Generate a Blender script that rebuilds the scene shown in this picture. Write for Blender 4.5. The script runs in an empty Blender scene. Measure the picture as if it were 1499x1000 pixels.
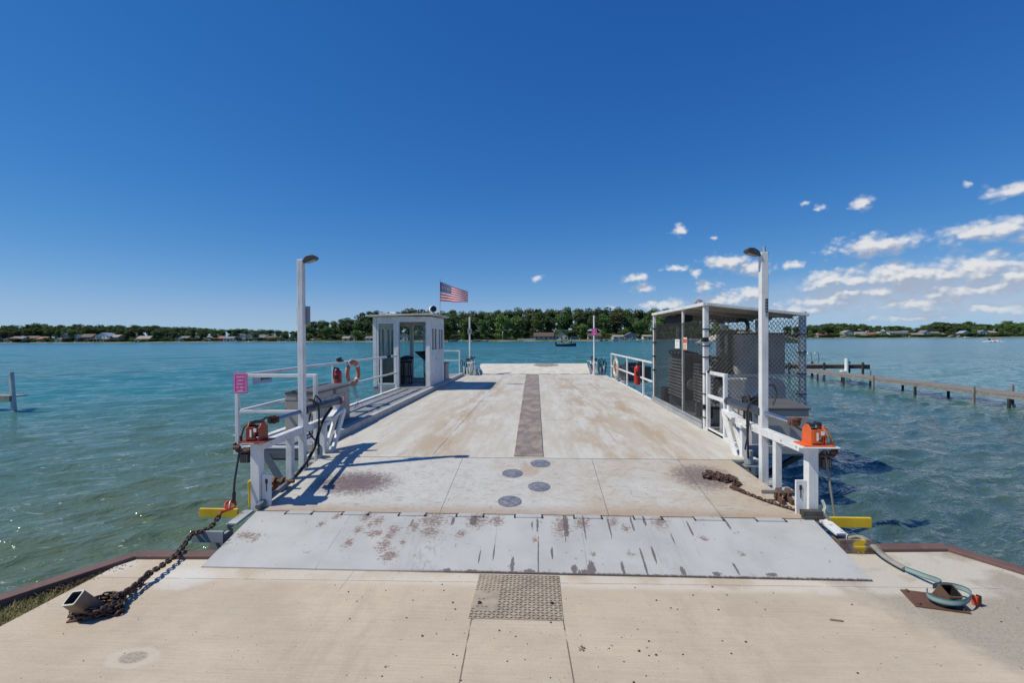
# Cable ferry at a lakeside concrete landing, clear summer day.
import bpy, math, random
import numpy as np
from math import sin, cos, pi, radians, atan2, asin, sqrt
from mathutils import Vector, Matrix

random.seed(11)
RNG = np.random.default_rng(5)
S = bpy.context.scene
COL = S.collection
V = Vector

# ------------------------------------------------------------------ survey camera
# The photo was surveyed as a level wide-angle shot: metres, ferry deck = z 0, ferry axis = +Y.
FPX = 700.0
PSI, RHO, TH = radians(3.15), radians(.3), radians(.434)
CAM = V((0, 0, 1.65))
_f = V((-sin(PSI) * cos(TH), cos(PSI) * cos(TH), -sin(TH)))
_r = V((cos(PSI), sin(PSI), 0))
_u = _r.cross(_f)
_r2 = _r * cos(RHO) - _u * sin(RHO)
_u2 = _u * cos(RHO) + _r * sin(RHO)


def ray(x, y):
    return _f * FPX + _r2 * (x - 749.5) - _u2 * (y - 500)


def on_z(x, y, z=0.0):          # surveyed point on a level surface
    d = ray(x, y)
    return CAM + d * ((z - CAM.z) / d.z)


def on_y(x, y, yy):             # surveyed point at a known distance
    d = ray(x, y)
    return CAM + d * (yy / d.y)


ZG = -.40      # landing concrete
ZW = -.85      # lake level

# ------------------------------------------------------------------ node helper


class G:
    def __init__(s, nt):
        s.nt = nt
        s._pos = None

    def n(s, t, **k):
        nd = s.nt.nodes.new(t)
        for a, b in k.items():
            setattr(nd, a, b)
        return nd

    def link(s, a, b):
        s.nt.links.new(a, b)

    def put(s, sock, v):
        if v is None:
            return
        if isinstance(v, bpy.types.NodeSocket):
            s.nt.links.new(v, sock)
        elif isinstance(v, (tuple, list, Vector)) and sock.type == 'RGBA':
            sock.default_value = (v[0], v[1], v[2], 1)
        else:
            sock.default_value = v

    def m(s, op, a, b=None, c=None, clamp=False):
        nd = s.n('ShaderNodeMath', operation=op, use_clamp=clamp)
        for i, v in enumerate((a, b, c)):
            s.put(nd.inputs[i], v)
        return nd.outputs[0]

    def vm(s, op, a, b=None, c=None):
        nd = s.n('ShaderNodeVectorMath', operation=op)
        for i, v in enumerate((a, b, c)):
            if v is not None:
                s.put(nd.inputs[i], v)
        return nd.outputs['Value'] if op in ('LENGTH', 'DOT_PRODUCT') else nd.outputs[0]

    def mix(s, fac, a, b, blend='MIX'):
        nd = s.n('ShaderNodeMix', data_type='RGBA', blend_type=blend)
        s.put(nd.inputs[0], fac)
        s.put(nd.inputs[6], a)
        s.put(nd.inputs[7], b)
        return nd.outputs[2]

    def pos(s):
        if s._pos is None:
            s._pos = s.n('ShaderNodeNewGeometry').outputs['Position']
        return s._pos

    def obj(s):
        return s.n('ShaderNodeTexCoord').outputs['Object']

    def xyz(s, v):
        nd = s.n('ShaderNodeSeparateXYZ')
        s.link(v, nd.inputs[0])
        return nd.outputs

    def scale(s, v, k):
        return s.vm('MULTIPLY', v, k)

    def noise(s, v, scale=5, detail=4, rough=.55, dist=0.0):
        nd = s.n('ShaderNodeTexNoise')
        s.put(nd.inputs['Vector'], v)
        nd.inputs['Scale'].default_value = scale
        nd.inputs['Detail'].default_value = detail
        nd.inputs['Roughness'].default_value = rough
        nd.inputs['Distortion'].default_value = dist
        return nd.outputs['Fac']

    def voro(s, v, scale=5, feature='F1', out='Distance'):
        nd = s.n('ShaderNodeTexVoronoi', feature=feature)
        s.put(nd.inputs['Vector'], v)
        nd.inputs['Scale'].default_value = scale
        return nd.outputs[out]

    def step(s, x, a, b):     # smooth 0..1 between a and b (a may exceed b)
        nd = s.n('ShaderNodeMapRange', interpolation_type='SMOOTHSTEP')
        s.put(nd.inputs[0], x)
        nd.inputs[1].default_value = min(a, b)
        nd.inputs[2].default_value = max(a, b)
        nd.inputs[3].default_value, nd.inputs[4].default_value = (0, 1) if a < b else (1, 0)
        return nd.outputs[0]

    def line(s, x, c, w):
        return s.step(s.m('ABSOLUTE', s.m('SUBTRACT', x, c)), w, w * .5)

    def blob(s, x, y, cx, cy, rx, ry):   # 1 in the middle, 0 at the rim
        a = s.m('MULTIPLY', s.m('SUBTRACT', x, cx), 1 / rx)
        b = s.m('MULTIPLY', s.m('SUBTRACT', y, cy), 1 / ry)
        q = s.m('ADD', s.m('MULTIPLY', a, a), s.m('MULTIPLY', b, b))
        return s.m('SUBTRACT', 1.0, q, clamp=True)

    def bump(s, h, strength=.3, dist=.01, normal=None):
        nd = s.n('ShaderNodeBump')
        nd.inputs['Strength'].default_value = strength
        nd.inputs['Distance'].default_value = dist
        s.put(nd.inputs['Height'], h)
        if normal is not None:
            s.link(normal, nd.inputs['Normal'])
        return nd.outputs[0]


def material(name):
    m = bpy.data.materials.new(name)
    m.use_nodes = True
    b = m.node_tree.nodes['Principled BSDF']
    return m, G(m.node_tree), b


def surf(b, g, col=None, rough=None, metal=None, normal=None, spec=None):
    g.put(b.inputs['Base Color'], col)
    g.put(b.inputs['Roughness'], rough)
    g.put(b.inputs['Metallic'], metal)
    g.put(b.inputs['Specular IOR Level'], spec)
    if normal is not None:
        g.link(normal, b.inputs['Normal'])


_mc = {}


def paint(name, col, rough=.45, rust=0.0, grime=.12, metal=0.0, rustcol=(.16, .06, .025), scale=1.0, streak=0.0):
    """Painted or bare surface with mottling, specks of rust and slight unevenness."""
    if name in _mc:
        return _mc[name]
    m, g, b = material(name)
    p = g.pos()
    n1 = g.noise(p, 3.1 * scale, 5, .6)
    n2 = g.noise(g.scale(p, (1, 1, .35)), 22 * scale, 4, .65)
    dark = tuple(c * (1 - 2.2 * grime) for c in col)
    c = g.mix(g.step(n1, .38, .68), col, dark)
    c = g.mix(g.m('MULTIPLY', g.step(n2, .5, .75), grime * 2.5), c, tuple(x * .55 for x in col))
    if streak > 0:
        sn = g.noise(g.scale(p, (34, 34, 1.6)), 1.0, 4, .6)
        c = g.mix(g.m('MULTIPLY', g.step(g.m('ADD', sn, g.m('MULTIPLY', n1, .25)), .70, .84), streak), c, (.34, .24, .16))
    if rust > 0:
        rn = g.m('ADD', g.noise(p, 9 * scale, 7, .72), g.m('MULTIPLY', n1, .35))
        if streak > 0:      # steel rusts first where it stands in spray, at the foot of the posts
            rn = g.m('ADD', rn, g.m('MULTIPLY', g.step(g.xyz(p)[2], .05, -.22), .10))
        r = g.step(rn, .97 - rust, 1.05 - rust)
        rc = g.mix(g.noise(p, 40, 3), rustcol, tuple(x * 1.5 for x in rustcol))
        c = g.mix(r, c, rc)
    surf(b, g, c, g.m('ADD', rough - .08, g.m('MULTIPLY', n2, .2)), metal, g.bump(n2, .12, .004))
    _mc[name] = m
    return m


M = {}
M['white'] = paint('white_paint', (.74, .74, .735), .42, .115, .08, streak=.35)
M['white_clean'] = paint('clean_white_paint', (.82, .82, .81), .4, 0, .03)
M['grey_paint'] = paint('grey_paint', (.36, .37, .38), .5, .12, .1)
M['hull'] = paint('hull_paint', (.42, .43, .43), .5, .2, .14)
M['slate'] = paint('dark_slate_paint', (.045, .055, .075), .35, .1, .1)
M['black'] = paint('black_rubber', (.016, .016, .018), .55, 0, .1)
M['black_steel'] = paint('black_steel', (.022, .022, .024), .4, .1, .1)
M['red'] = paint('red_enamel', (.52, .02, .02), .3, .12, .08)
M['winch_red'] = paint('worn_red_paint', (.36, .045, .022), .45, .2, .2, rustcol=(.10, .03, .02))
M['winch_orange'] = paint('bright_orange_paint', (.70, .12, .025), .42, .17, .14, rustcol=(.16, .06, .03))
M['hook'] = paint('red_orange_hook_paint', (.62, .07, .035), .35, .12, .1)
M['yellow'] = paint('yellow_paint', (.74, .50, .02), .5, .14, .1)
M['rust'] = paint('rusty_steel', (.13, .062, .040), .75, .3, .2, rustcol=(.085, .04, .026))
M['chain'] = paint('chain_steel', (.075, .052, .042), .6, .3, .2, rustcol=(.075, .035, .02), metal=.3)
M['cap'] = paint('weathered_cap_steel', (.15, .085, .075), .7, .2, .1, rustcol=(.17, .10, .07))
M['steel'] = paint('bare_steel', (.42, .40, .37), .32, .2, .1, metal=.85)
M['chrome'] = paint('chromed_rod', (.55, .6, .68), .18, 0, .03, metal=1.0)
M['galv'] = paint('galvanised_steel', (.48, .49, .5), .42, .12, .1, metal=.45)
M['box_tan'] = paint('tan_plastic', (.40, .365, .325), .6, 0, .06)
M['box_lid'] = paint('grey_plastic_lid', (.115, .112, .115), .55, 0, .08)
M['dark_mesh_frame'] = M['black']
M['orange_ring'] = paint('faded_orange_ring', (.50, .20, .12), .65, 0, .12)
M['ring_white'] = paint('ring_band', (.68, .66, .62), .6, 0, .08)
M['pink'] = paint('pink_sign', (.78, .10, .36), .45, 0, .04)
M['pink_light'] = paint('pale_pink_lettering', (.85, .55, .72), .5, 0, .03)
M['sign_grey'] = paint('sign_back', (.33, .34, .37), .45, 0, .06, metal=.3)
M['sign_white'] = paint('sign_white', (.78, .78, .76), .5, 0, .03)
M['sign_red'] = paint('sign_red', (.66, .09, .04), .5, 0, .05)
M['teal_web'] = paint('teal_webbing', (.035, .20, .235), .75, 0, .12)
M['web_pale'] = paint('pale_webbing', (.33, .37, .35), .8, 0, .12)
M['sleeve'] = paint('grey_sleeve', (.30, .28, .245), .85, 0, .2)
M['cabinet'] = paint('grey_cabinet', (.36, .36, .365), .5, .1, .12)
M['tank'] = paint('pale_grey_tank', (.62, .61, .61), .5, .08, .1)
M['engine'] = paint('black_engine', (.04, .041, .045), .45, .1, .2)
M['skin'] = paint('skin', (.45, .26, .18), .6, 0, .03)
M['dark_cloth'] = paint('dark_cloth', (.03, .03, .04), .8, 0, .1)
M['orange_cloth'] = paint('orange_cloth', (.7, .14, .04), .8, 0, .1)
M['brown_hair'] = paint('brown_hair', (.05, .03, .02), .8, 0, .1)
M['weathered_wood'] = paint('weathered_wood', (.29, .265, .235), .8, 0, .16)
M['dark_wood'] = paint('wet_dark_wood', (.06, .052, .045), .7, 0, .2)
M['foam_white'] = paint('churned_foam', (.75, .78, .8), .8, 0, .05)
M['canvas_beige'] = paint('beige_canvas', (.52, .46, .37), .8, 0, .1)


def glass_mat():
    m, g, b = material('window_glass')
    nt = m.node_tree
    tr = g.n('ShaderNodeBsdfTransparent')
    tr.inputs[0].default_value = (.93, .96, .96, 1)
    gl = g.n('ShaderNodeBsdfGlossy')
    gl.inputs['Roughness'].default_value = .02
    fr = g.n('ShaderNodeFresnel')
    fr.inputs[0].default_value = 1.5
    mx = g.n('ShaderNodeMixShader')
    g.link(fr.outputs[0], mx.inputs[0])
    g.link(tr.outputs[0], mx.inputs[1])
    g.link(gl.outputs[0], mx.inputs[2])
    g.link(mx.outputs[0], nt.nodes['Material Output'].inputs[0])
    return m


M['glass'] = glass_mat()


def screen_mat():
    m, g, b = material('woven_windscreen')
    p = g.pos()
    surf(b, g, (.018, .018, .02), .8)
    weave = g.noise(p, 260, 2)
    g.put(b.inputs['Alpha'], g.m('ADD', .20, g.m('MULTIPLY', weave, .2)))
    return m


M['screen'] = screen_mat()


def house_mat(name, col):
    return paint('house_' + name, col, .7, 0, .06, scale=.2)


# ------------------------------------------------------------------ deck materials
def deck_mat():
    m, g, b = material('worn_deck_paint')
    p = g.pos()
    x, y, z = g.xyz(p)
    big = g.noise(g.scale(p, (1, .42, 1)), .85, 5, .6, .4)
    mid = g.noise(g.scale(p, (1, .16, 1)), 3.6, 7, .68, .2)
    fine = g.noise(g.scale(p, (1, .8, 1)), 26, 5, .7)
    c = g.mix(g.step(mid, .3, .72), (.575, .55, .50), (.50, .47, .42))
    # two wheel tracks rubbed through to a rusty tan
    lane = None
    for cx, w in ((-1.55, .7), (1.05, .75), (1.95, .4)):
        l = g.step(g.m('ABSOLUTE', g.m('SUBTRACT', x, cx)), w, .05)
        lane = l if lane is None else g.m('MAXIMUM', lane, l)
    tan = g.m('MULTIPLY', g.m('ADD', .42, g.m('MULTIPLY', lane, .58)), g.step(g.m('ADD', big, g.m('MULTIPLY', g.m('SUBTRACT', mid, .5), 1.0)), .34, .66))
    c = g.mix(g.m('MULTIPLY', tan, .95), c, (.43, .335, .235))
    rusty = g.m('MULTIPLY', g.step(g.noise(g.scale(p, (1, .2, 1)), 7.5, 7, .75, .35), .565, .69), g.m('ADD', .35, g.m('MULTIPLY', lane, .4)))
    c = g.mix(rusty, c, (.31, .2, .125))
    c = g.mix(g.m('MULTIPLY', g.step(g.noise(p, 1.9, 4, .6, .8), .64, .74), .35), c, (.34, .36, .38))
    c = g.mix(g.m('MULTIPLY', g.step(fine, .52, .78), .4), c, (.30, .25, .2))
    chips = g.step(g.noise(g.scale(p, (1, .55, 1)), 46, 4, .7), .66, .70)
    c = g.mix(g.m('MULTIPLY', chips, .5), c, (.21, .16, .125))
    # scrape marks lying across the deck
    scr = g.step(g.noise(g.scale(p, (2.2, 26, 1)), 1.6, 3, .5), .655, .70)
    c = g.mix(g.m('MULTIPLY', scr, .5), c, (.22, .18, .15))
    # plate joints
    seam = g.line(x, -1.5, .007)
    for v in (-2.62, 1.22, 2.3):
        seam = g.m('MAXIMUM', seam, g.m('MULTIPLY', g.line(x, v, .006), .5))
    for v in (9.6, 12.4, 15.7, 18.6):
        seam = g.m('MAXIMUM', seam, g.m('MULTIPLY', g.line(y, v, .012), .7))
    seam = g.m('MULTIPLY', seam, g.step(g.noise(p, 1.1, 2), .40, .5))
    c = g.mix(seam, c, (.10, .08, .065))
    bmp = g.bump(g.m('ADD', fine, g.m('MULTIPLY', mid, 1.5)), .25, .006)
    surf(b, g, c, g.m('ADD', .52, g.m('MULTIPLY', fine, .25)), 0, bmp, .35)
    return m


def apron_mat():
    m, g, b = material('worn_apron_paint')
    p = g.pos()
    x, y, z = g.xyz(p)
    mid = g.noise(p, 3.4, 6, .65, .5)
    big = g.noise(p, 1.1, 4, .6, .3)
    fine = g.noise(p, 30, 5, .7)
    c = g.mix(g.step(mid, .3, .7), (.535, .52, .485), (.475, .455, .42))
    tan = g.step(g.m('ADD', g.m('MULTIPLY', x, .12), g.m('ADD', big, g.m('MULTIPLY', mid, .5))), .62, 1.15)
    c = g.mix(g.m('MULTIPLY', tan, .75), c, (.44, .34, .235))
    near = g.step(g.m('ADD', y, g.m('MULTIPLY', mid, .25)), 5.38, 5.1)
    c = g.mix(g.m('MULTIPLY', near, .7), c, (.36, .25, .165))
    # purple-brown bare patches, one each side
    spk = g.noise(p, 24, 7, .85)
    for bx, by, rx, ry, k in ((-2.25, 5.72, .66, .44, 1.0), (2.02, 6.0, .5, .5, .85)):
        d = g.m('ADD', g.blob(x, y, bx, by, rx, ry), g.m('MULTIPLY', g.m('SUBTRACT', spk, .5), 2.9))
        c = g.mix(g.m('MULTIPLY', g.step(d, .15, .95), k), c, (.155, .11, .115))
    d = g.m('ADD', g.blob(x, y, -.12, 6.15, .16, .32), g.m('MULTIPLY', g.m('SUBTRACT', mid, .5), 2.2))
    c = g.mix(g.m('MULTIPLY', g.step(d, .35, .8), .35), c, (.40, .24, .13))
    # weld stitches and scrapes
    st = g.step(g.noise(g.scale(p, (4.2, 40, 1)), 1.6, 2, .5), .625, .66)
    c = g.mix(g.m('MULTIPLY', st, .65), c, (.2, .15, .12))
    st2 = g.step(g.noise(g.scale(p, (40, 4.0, 1)), 1.2, 2, .5), .71, .74)
    c = g.mix(g.m('MULTIPLY', st2, .5), c, (.2, .17, .15))
    c = g.mix(g.m('MULTIPLY', g.step(fine, .52, .75), .42), c, (.26, .215, .175))
    c = g.mix(g.m('MULTIPLY', g.step(g.noise(p, 9, 6, .75, .4), .56, .68), .45), c, (.34, .26, .19))
    chips = g.step(g.noise(p, 52, 4, .7), .645, .68)
    c = g.mix(g.m('MULTIPLY', chips, .55), c, (.2, .155, .125))
    scr2 = g.step(g.noise(g.scale(p, (9, 2.2, 1)), 5.5, 5, .7, .4), .66, .70)
    c = g.mix(g.m('MULTIPLY', scr2, .4), c, (.25, .205, .17))
    seam = g.line(x, -1.05, .005)
    seam = g.m('MAXIMUM', seam, g.line(x, .72, .005))
    seam = g.m('MAXIMUM', seam, g.m('MULTIPLY', g.line(x, 1.87, .007), .8))
    c = g.mix(g.m('MULTIPLY', seam, .75), c, (.12, .095, .08))
    bmp = g.bump(g.m('ADD', fine, g.m('MULTIPLY', mid, 1.5)), .25, .006)
    surf(b, g, c, .55, 0, bmp, .35)
    return m


def ramp_mat():
    m, g, b = material('grey_ramp_paint')
    p = g.pos()
    x, y, z = g.xyz(p)
    mid = g.noise(p, 2.2, 5, .6, .3)
    fine = g.noise(p, 34, 5, .7)
    c = g.mix(g.step(mid, .3, .7), (.465, .458, .442), (.395, .388, .375))
    # brown spots where the paint has been rubbed off, and dark scrapes in the direction of travel
    P2 = g.scale(p, (1, 1, 0))

    def marks(lst):
        acc = None
        for u_, v_, a_, b_ in lst:
            zz_ = -.3
            for _ in range(8):
                q = on_z(u_, v_, zz_)
                zz_ = ZG + .006 + (-.205 - ZG - .006) * (q.y - 4.115) / (4.965 - 4.115)
            k_ = (1.65 - zz_) / (v_ - 495)
            sx_, sy_ = 1 / (a_ * k_ * 1.1), 1 / (b_ * k_ * q.y / (1.65 - zz_))
            ln = g.vm('LENGTH', g.vm('MULTIPLY_ADD', P2, (sx_, sy_, 0), (-q.x * sx_, -q.y * sy_, 0)))
            acc = ln if acc is None else g.m('MINIMUM', acc, ln)
        return acc
    spots = marks([(570, 815, 13, 7), (562, 800, 10, 8), (510, 796, 8, 5), (550, 782, 15, 4), (576, 778, 10, 6), (537, 757, 9, 5), (553, 764, 8, 5), (525, 777, 7, 4),
                   (633, 763, 22, 11), (630, 779, 16, 6), (607, 772, 8, 6), (568, 786, 8, 4), (542, 769, 5, 3), (675, 782, 8, 4), (700, 763, 15, 8), (727, 763, 12, 6),
                   (822, 772, 13, 10), (852, 767, 11, 7), (897, 765, 8, 5), (916, 775, 6, 4), (967, 765, 13, 6), (783, 791, 4, 3), (868, 813, 4, 3), (923, 812, 5, 4),
                   (363, 785, 24, 4), (330, 796, 9, 4), (372, 790, 8, 3), (1030, 790, 7, 3), (1085, 812, 5, 3), (470, 768, 6, 3), (492, 757, 7, 3), (590, 795, 5, 3)])
    brk = g.noise(g.scale(p, (.9, 1.5, 1)), 30, 6, .76, .1)
    d = g.step(g.m('ADD', g.m('ADD', .32, g.m('MULTIPLY', spots, .68)), g.m('MULTIPLY', g.m('SUBTRACT', brk, .5), 4.4)), .86, .62)
    c = g.mix(g.m('MULTIPLY', d, .88), c, g.mix(g.step(fine, .4, .62), (.25, .165, .125), (.17, .125, .115)))
    loose = g.step(g.m('ADD', g.noise(g.scale(p, (.9, 1.3, 1)), 17, 5, .7, .2), g.m('MULTIPLY', g.blob(x, y, -1.35, 4.68, 1.0, .42), .07)), .705, .735)
    c = g.mix(g.m('MULTIPLY', loose, .75), c, (.25, .175, .14))
    bars = marks([(750, 829, 3.2, 10), (788, 815, 1.1, 24), (841, 835, 4.5, 5), (866, 833, 5.5, 8), (858, 839, 11, 2.5), (912, 834, 2.6, 8), (943, 825, 1.6, 19), (826, 770, 1.3, 13),
                  (829, 770, 3.2, 11), (787, 769, 1.6, 7), (779, 770, 1.2, 4), (603, 766, 1.2, 4), (663, 763, 2.5, 4), (693, 763, 5, 5), (855, 771, 1.2, 12), (892, 772, 1.3, 10),
                  (925, 767, 1.5, 8), (943, 763, 2, 5), (723, 810, 1.2, 8), (808, 811, 1.8, 6), (957, 813, 1.8, 9), (655, 836, 5, 2), (690, 838, 9, 2), (775, 838, 8, 2.5),
                  (1000, 838, 3, 5), (1050, 842, 6, 2.5), (1078, 835, 1.8, 7), (1130, 843, 8, 2), (1010, 775, 1.5, 8), (1065, 768, 1.8, 5), (702, 816, 1, 7), (985, 790, 1, 6)])
    b2 = g.noise(g.scale(p, (2.4, .3, 1)), 42, 4, .65)
    d = g.step(g.m('ADD', bars, g.m('MULTIPLY', g.m('SUBTRACT', b2, .5), 2.0)), .98, .86)
    c = g.mix(g.m('MULTIPLY', d, .88), c, (.12, .095, .095))
    # faint tyre scuffs
    ty = g.m('MAXIMUM', g.step(g.m('ABSOLUTE', g.m('SUBTRACT', x, -1.2)), .26, .05), g.step(g.m('ABSOLUTE', g.m('SUBTRACT', x, 1.15)), .28, .05))
    c = g.mix(g.m('MULTIPLY', g.m('MULTIPLY', ty, g.step(g.noise(g.scale(p, (6, .8, 1)), 4, 5, .7), .44, .66)), .32), c, (.30, .275, .25))
    toe = g.step(g.m('ADD', y, g.m('MULTIPLY', g.m('SUBTRACT', fine, .5), .06)), 4.145, 4.125)
    c = g.mix(g.m('MULTIPLY', toe, g.step(x, -1.6, -.4)), c, (.12, .10, .095))
    tr = g.m('MULTIPLY', g.blob(x, y, -1.02, 4.4, .16, .5), g.step(g.noise(g.scale(p, (40, 18, 1)), 1, 2), .52, .6))
    c = g.mix(g.m('MULTIPLY', tr, .45), c, (.24, .23, .22))
    c = g.mix(g.m('MULTIPLY', g.step(g.noise(p, 17, 3, .6), .66, .72), .7), c, (.22, .2, .19))
    for v_ in (-1.98, -1.02, -.42, .42, 1.45):
        c = g.mix(g.m('MULTIPLY', g.m('MULTIPLY', g.line(x, v_, .005), .55), g.step(g.noise(p, 2.5, 2), .42, .55)), c, (.2, .19, .18))
    c = g.mix(g.m('MULTIPLY', g.step(fine, .6, .8), .2), c, (.25, .24, .23))
    surf(b, g, c, g.m('ADD', .45, g.m('MULTIPLY', fine, .2)), 0, g.bump(g.m('ADD', fine, mid), .2, .005), .4)
    return m


def strip_mat():
    m, g, b = material('bare_centre_plate')
    p = g.pos()
    n = g.noise(g.scale(p, (1, .5, 1)), 6, 6, .7, .3)
    n2 = g.noise(p, 40, 4, .7)
    c = g.mix(g.step(n, .32, .66), (.345, .275, .222), (.23, .175, .14))
    c = g.mix(g.m('MULTIPLY', g.step(g.noise(g.scale(p, (1, .6, 1)), 2.4, 6, .7, .4), .47, .6), .8), c, (.42, .34, .255))
    c = g.mix(g.m('MULTIPLY', g.step(g.noise(g.scale(p, (1, .4, 1)), 5, 6, .75), .58, .68), .7), c, (.20, .11, .065))
    c = g.mix(g.m('MULTIPLY', g.step(n2, .5, .75), .35), c, (.12, .1, .09))
    surf(b, g, c, .55, .15, g.bump(n2, .2, .004))
    return m


def concrete_mat():
    m, g, b = material('broomed_concrete')
    rm, ck = on_z(195, 963, ZG), on_z(262, 846, ZG)
    p = g.pos()
    x, y, z = g.xyz(p)
    big = g.noise(p, .8, 5, .6, .4)
    mid = g.noise(p, 4.2, 6, .65, .2)
    fine = g.noise(p, 55, 5, .75)
    c = g.mix(g.step(big, .3, .7), (.565, .465, .36), (.475, .39, .30))
    c = g.mix(g.m('MULTIPLY', g.step(mid, .42, .72), .5), c, (.43, .345, .27))
    # worn, exposed-aggregate part on the far side of the wheel path
    ex = g.step(g.m('ADD', g.m('SUBTRACT', x, g.m('MULTIPLY', g.m('SUBTRACT', 3.6, y), .55)), g.m('MULTIPLY', mid, .5)), 2.75, 3.15)
    agg = g.voro(p, 70)
    c = g.mix(g.m('MULTIPLY', ex, .8), c, g.mix(g.step(agg, .15, .5), (.20, .185, .155), (.335, .30, .25)))
    # broom lines across the slope
    br = g.noise(g.scale(p, (2.6, 105, 1)), 1.0, 4, .65)
    keep = g.step(y, 3.95, 3.7)
    c = g.mix(g.m('MULTIPLY', g.m('MULTIPLY', g.step(br, .42, .66), keep), .22), c, (.30, .25, .2))
    # grimy wheel paths and drag marks
    wp = g.m('MAXIMUM', g.step(g.m('ABSOLUTE', g.m('SUBTRACT', x, -1.35)), .62, .1), g.step(g.m('ABSOLUTE', g.m('SUBTRACT', x, 1.2)), .66, .1))
    c = g.mix(g.m('MULTIPLY', g.m('MULTIPLY', wp, g.step(g.noise(g.scale(p, (2.2, .5, 1)), 3.0, 6, .7, .3), .42, .68)), .34), c, (.345, .275, .215))
    c = g.mix(g.m('MULTIPLY', g.step(g.noise(g.scale(p, (1, 1.6, 1)), 12, 6, .75), .52, .72), .3), c, (.36, .30, .24))
    # pale band swept clean just below the ramp toe, chalky spill beside it
    band = g.m('MULTIPLY', g.step(g.m('ADD', y, g.m('MULTIPLY', mid, .12)), 3.93, 4.02), g.step(g.noise(p, 2.2, 3), .38, .55))
    c = g.mix(g.m('MULTIPLY', band, .55), c, (.62, .575, .51))
    d = g.m('ADD', g.blob(x, y, ck.x, ck.y, .4, .26), g.m('MULTIPLY', g.m('SUBTRACT', mid, .5), 1.6))
    c = g.mix(g.m('MULTIPLY', g.step(d, .2, 1.0), .5), c, (.66, .65, .64))
    # patched ring mark
    rr = g.m('SQRT', g.m('SUBTRACT', 1.0, g.blob(x, y, rm.x, rm.y, .19, .13)))
    c = g.mix(g.m('MULTIPLY', g.step(g.m('ABSOLUTE', g.m('SUBTRACT', g.m('ADD', rr, g.m('MULTIPLY', g.m('SUBTRACT', mid, .5), .6)), .66)), .3, .1), .55), c, (.56, .5, .42))
    c = g.mix(g.m('MULTIPLY', g.step(g.blob(x, y, rm.x, rm.y, .10, .07), .1, .5), .7), c, g.mix(g.step(fine, .4, .6), (.2, .17, .14), (.42, .37, .31)))
    # oil drips, pits
    c = g.mix(g.m('MULTIPLY', g.step(g.noise(p, 1.6, 5, .7, .6), .66, .78), .35), c, (.30, .22, .16))
    pits = g.step(g.noise(p, 34, 2, .5), .745, .77)
    c = g.mix(g.m('MULTIPLY', pits, .8), c, (.13, .105, .085))
    c = g.mix(g.m('MULTIPLY', g.step(fine, .50, .78), .5), c, (.27, .225, .18))
    # saw-cut joints running down the landing, one cross joint
    j = g.line(g.m('ADD', x, g.m('MULTIPLY', y, .03)), -.392, .006)
    j = g.m('MAXIMUM', j, g.line(g.m('ADD', x, g.m('MULTIPLY', y, .05)), .345, .006))
    j = g.m('MULTIPLY', j, g.step(y, 3.62, 3.58))
    j = g.m('MAXIMUM', j, g.m('MULTIPLY', g.line(g.m('ADD', y, g.m('MULTIPLY', x, -.02)), 3.985, .006), .6))
    j = g.m('MAXIMUM', j, g.m('MULTIPLY', g.line(x, -1.63, .004), g.m('MULTIPLY', g.step(y, 3.6, 3.8), .5)))
    j = g.m('MULTIPLY', j, g.step(g.noise(p, 5, 3), .3, .5))
    c = g.mix(g.m('MULTIPLY', j, .85), c, (.13, .105, .085))
    h = g.m('ADD', g.m('MULTIPLY', fine, .6), g.m('ADD', g.m('MULTIPLY', br, g.m('MULTIPLY', keep, .9)), g.m('MULTIPLY', mid, .8)))
    h = g.m('SUBTRACT', h, g.m('MULTIPLY', g.m('MAXIMUM', j, pits), 1.5))
    surf(b, g, c, .85, 0, g.bump(h, .45, .006), .25)
    return m


def walkway_mat():
    m, g, b = material('grey_nonslip_walkway')
    p = g.pos()
    x, y, z = g.xyz(p)
    n = g.noise(g.scale(p, (1, .4, 1)), 4, 5, .65)
    f = g.noise(p, 60, 3, .7)
    c = g.mix(g.step(n, .3, .7), (.27, .28, .30), (.19, .2, .215))
    c = g.mix(g.m('MULTIPLY', g.step(f, .5, .75), .35), c, (.12, .12, .125))
    ln = g.m('MAXIMUM', g.line(x, -3.72, .012), g.line(x, -4.02, .012))
    c = g.mix(g.m('MULTIPLY', ln, .7), c, (.06, .06, .065))
    surf(b, g, c, .75, 0, g.bump(f, .3, .004))
    return m


def kerb_mat():
    m, g, b = material('pale_kerb')
    p = g.pos()
    x, y, z = g.xyz(p)
    n = g.noise(g.scale(p, (1, .6, 2)), 6, 6, .7)
    c = g.mix(g.step(n, .3, .7), (.48, .475, .46), (.34, .33, .315))
    c = g.mix(g.m('MULTIPLY', g.step(g.noise(p, 14, 5, .75), .56, .7), .55), c, (.2, .14, .1))
    sw = g.m('PINGPONG', y, .62)
    c = g.mix(g.m('MULTIPLY', g.step(sw, .014, .006), .8), c, (.09, .08, .075))
    surf(b, g, c, .65, 0, g.bump(n, .25, .006))
    return m


def grass_ground_mat():
    m, g, b = material('turf_soil')
    p = g.pos()
    n = g.noise(p, 9, 5, .7)
    c = g.mix(g.step(n, .35, .65), (.105, .105, .03), (.13, .095, .055))
    surf(b, g, c, .95, 0, g.bump(g.noise(p, 40, 4), .5, .02))
    return m


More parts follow.
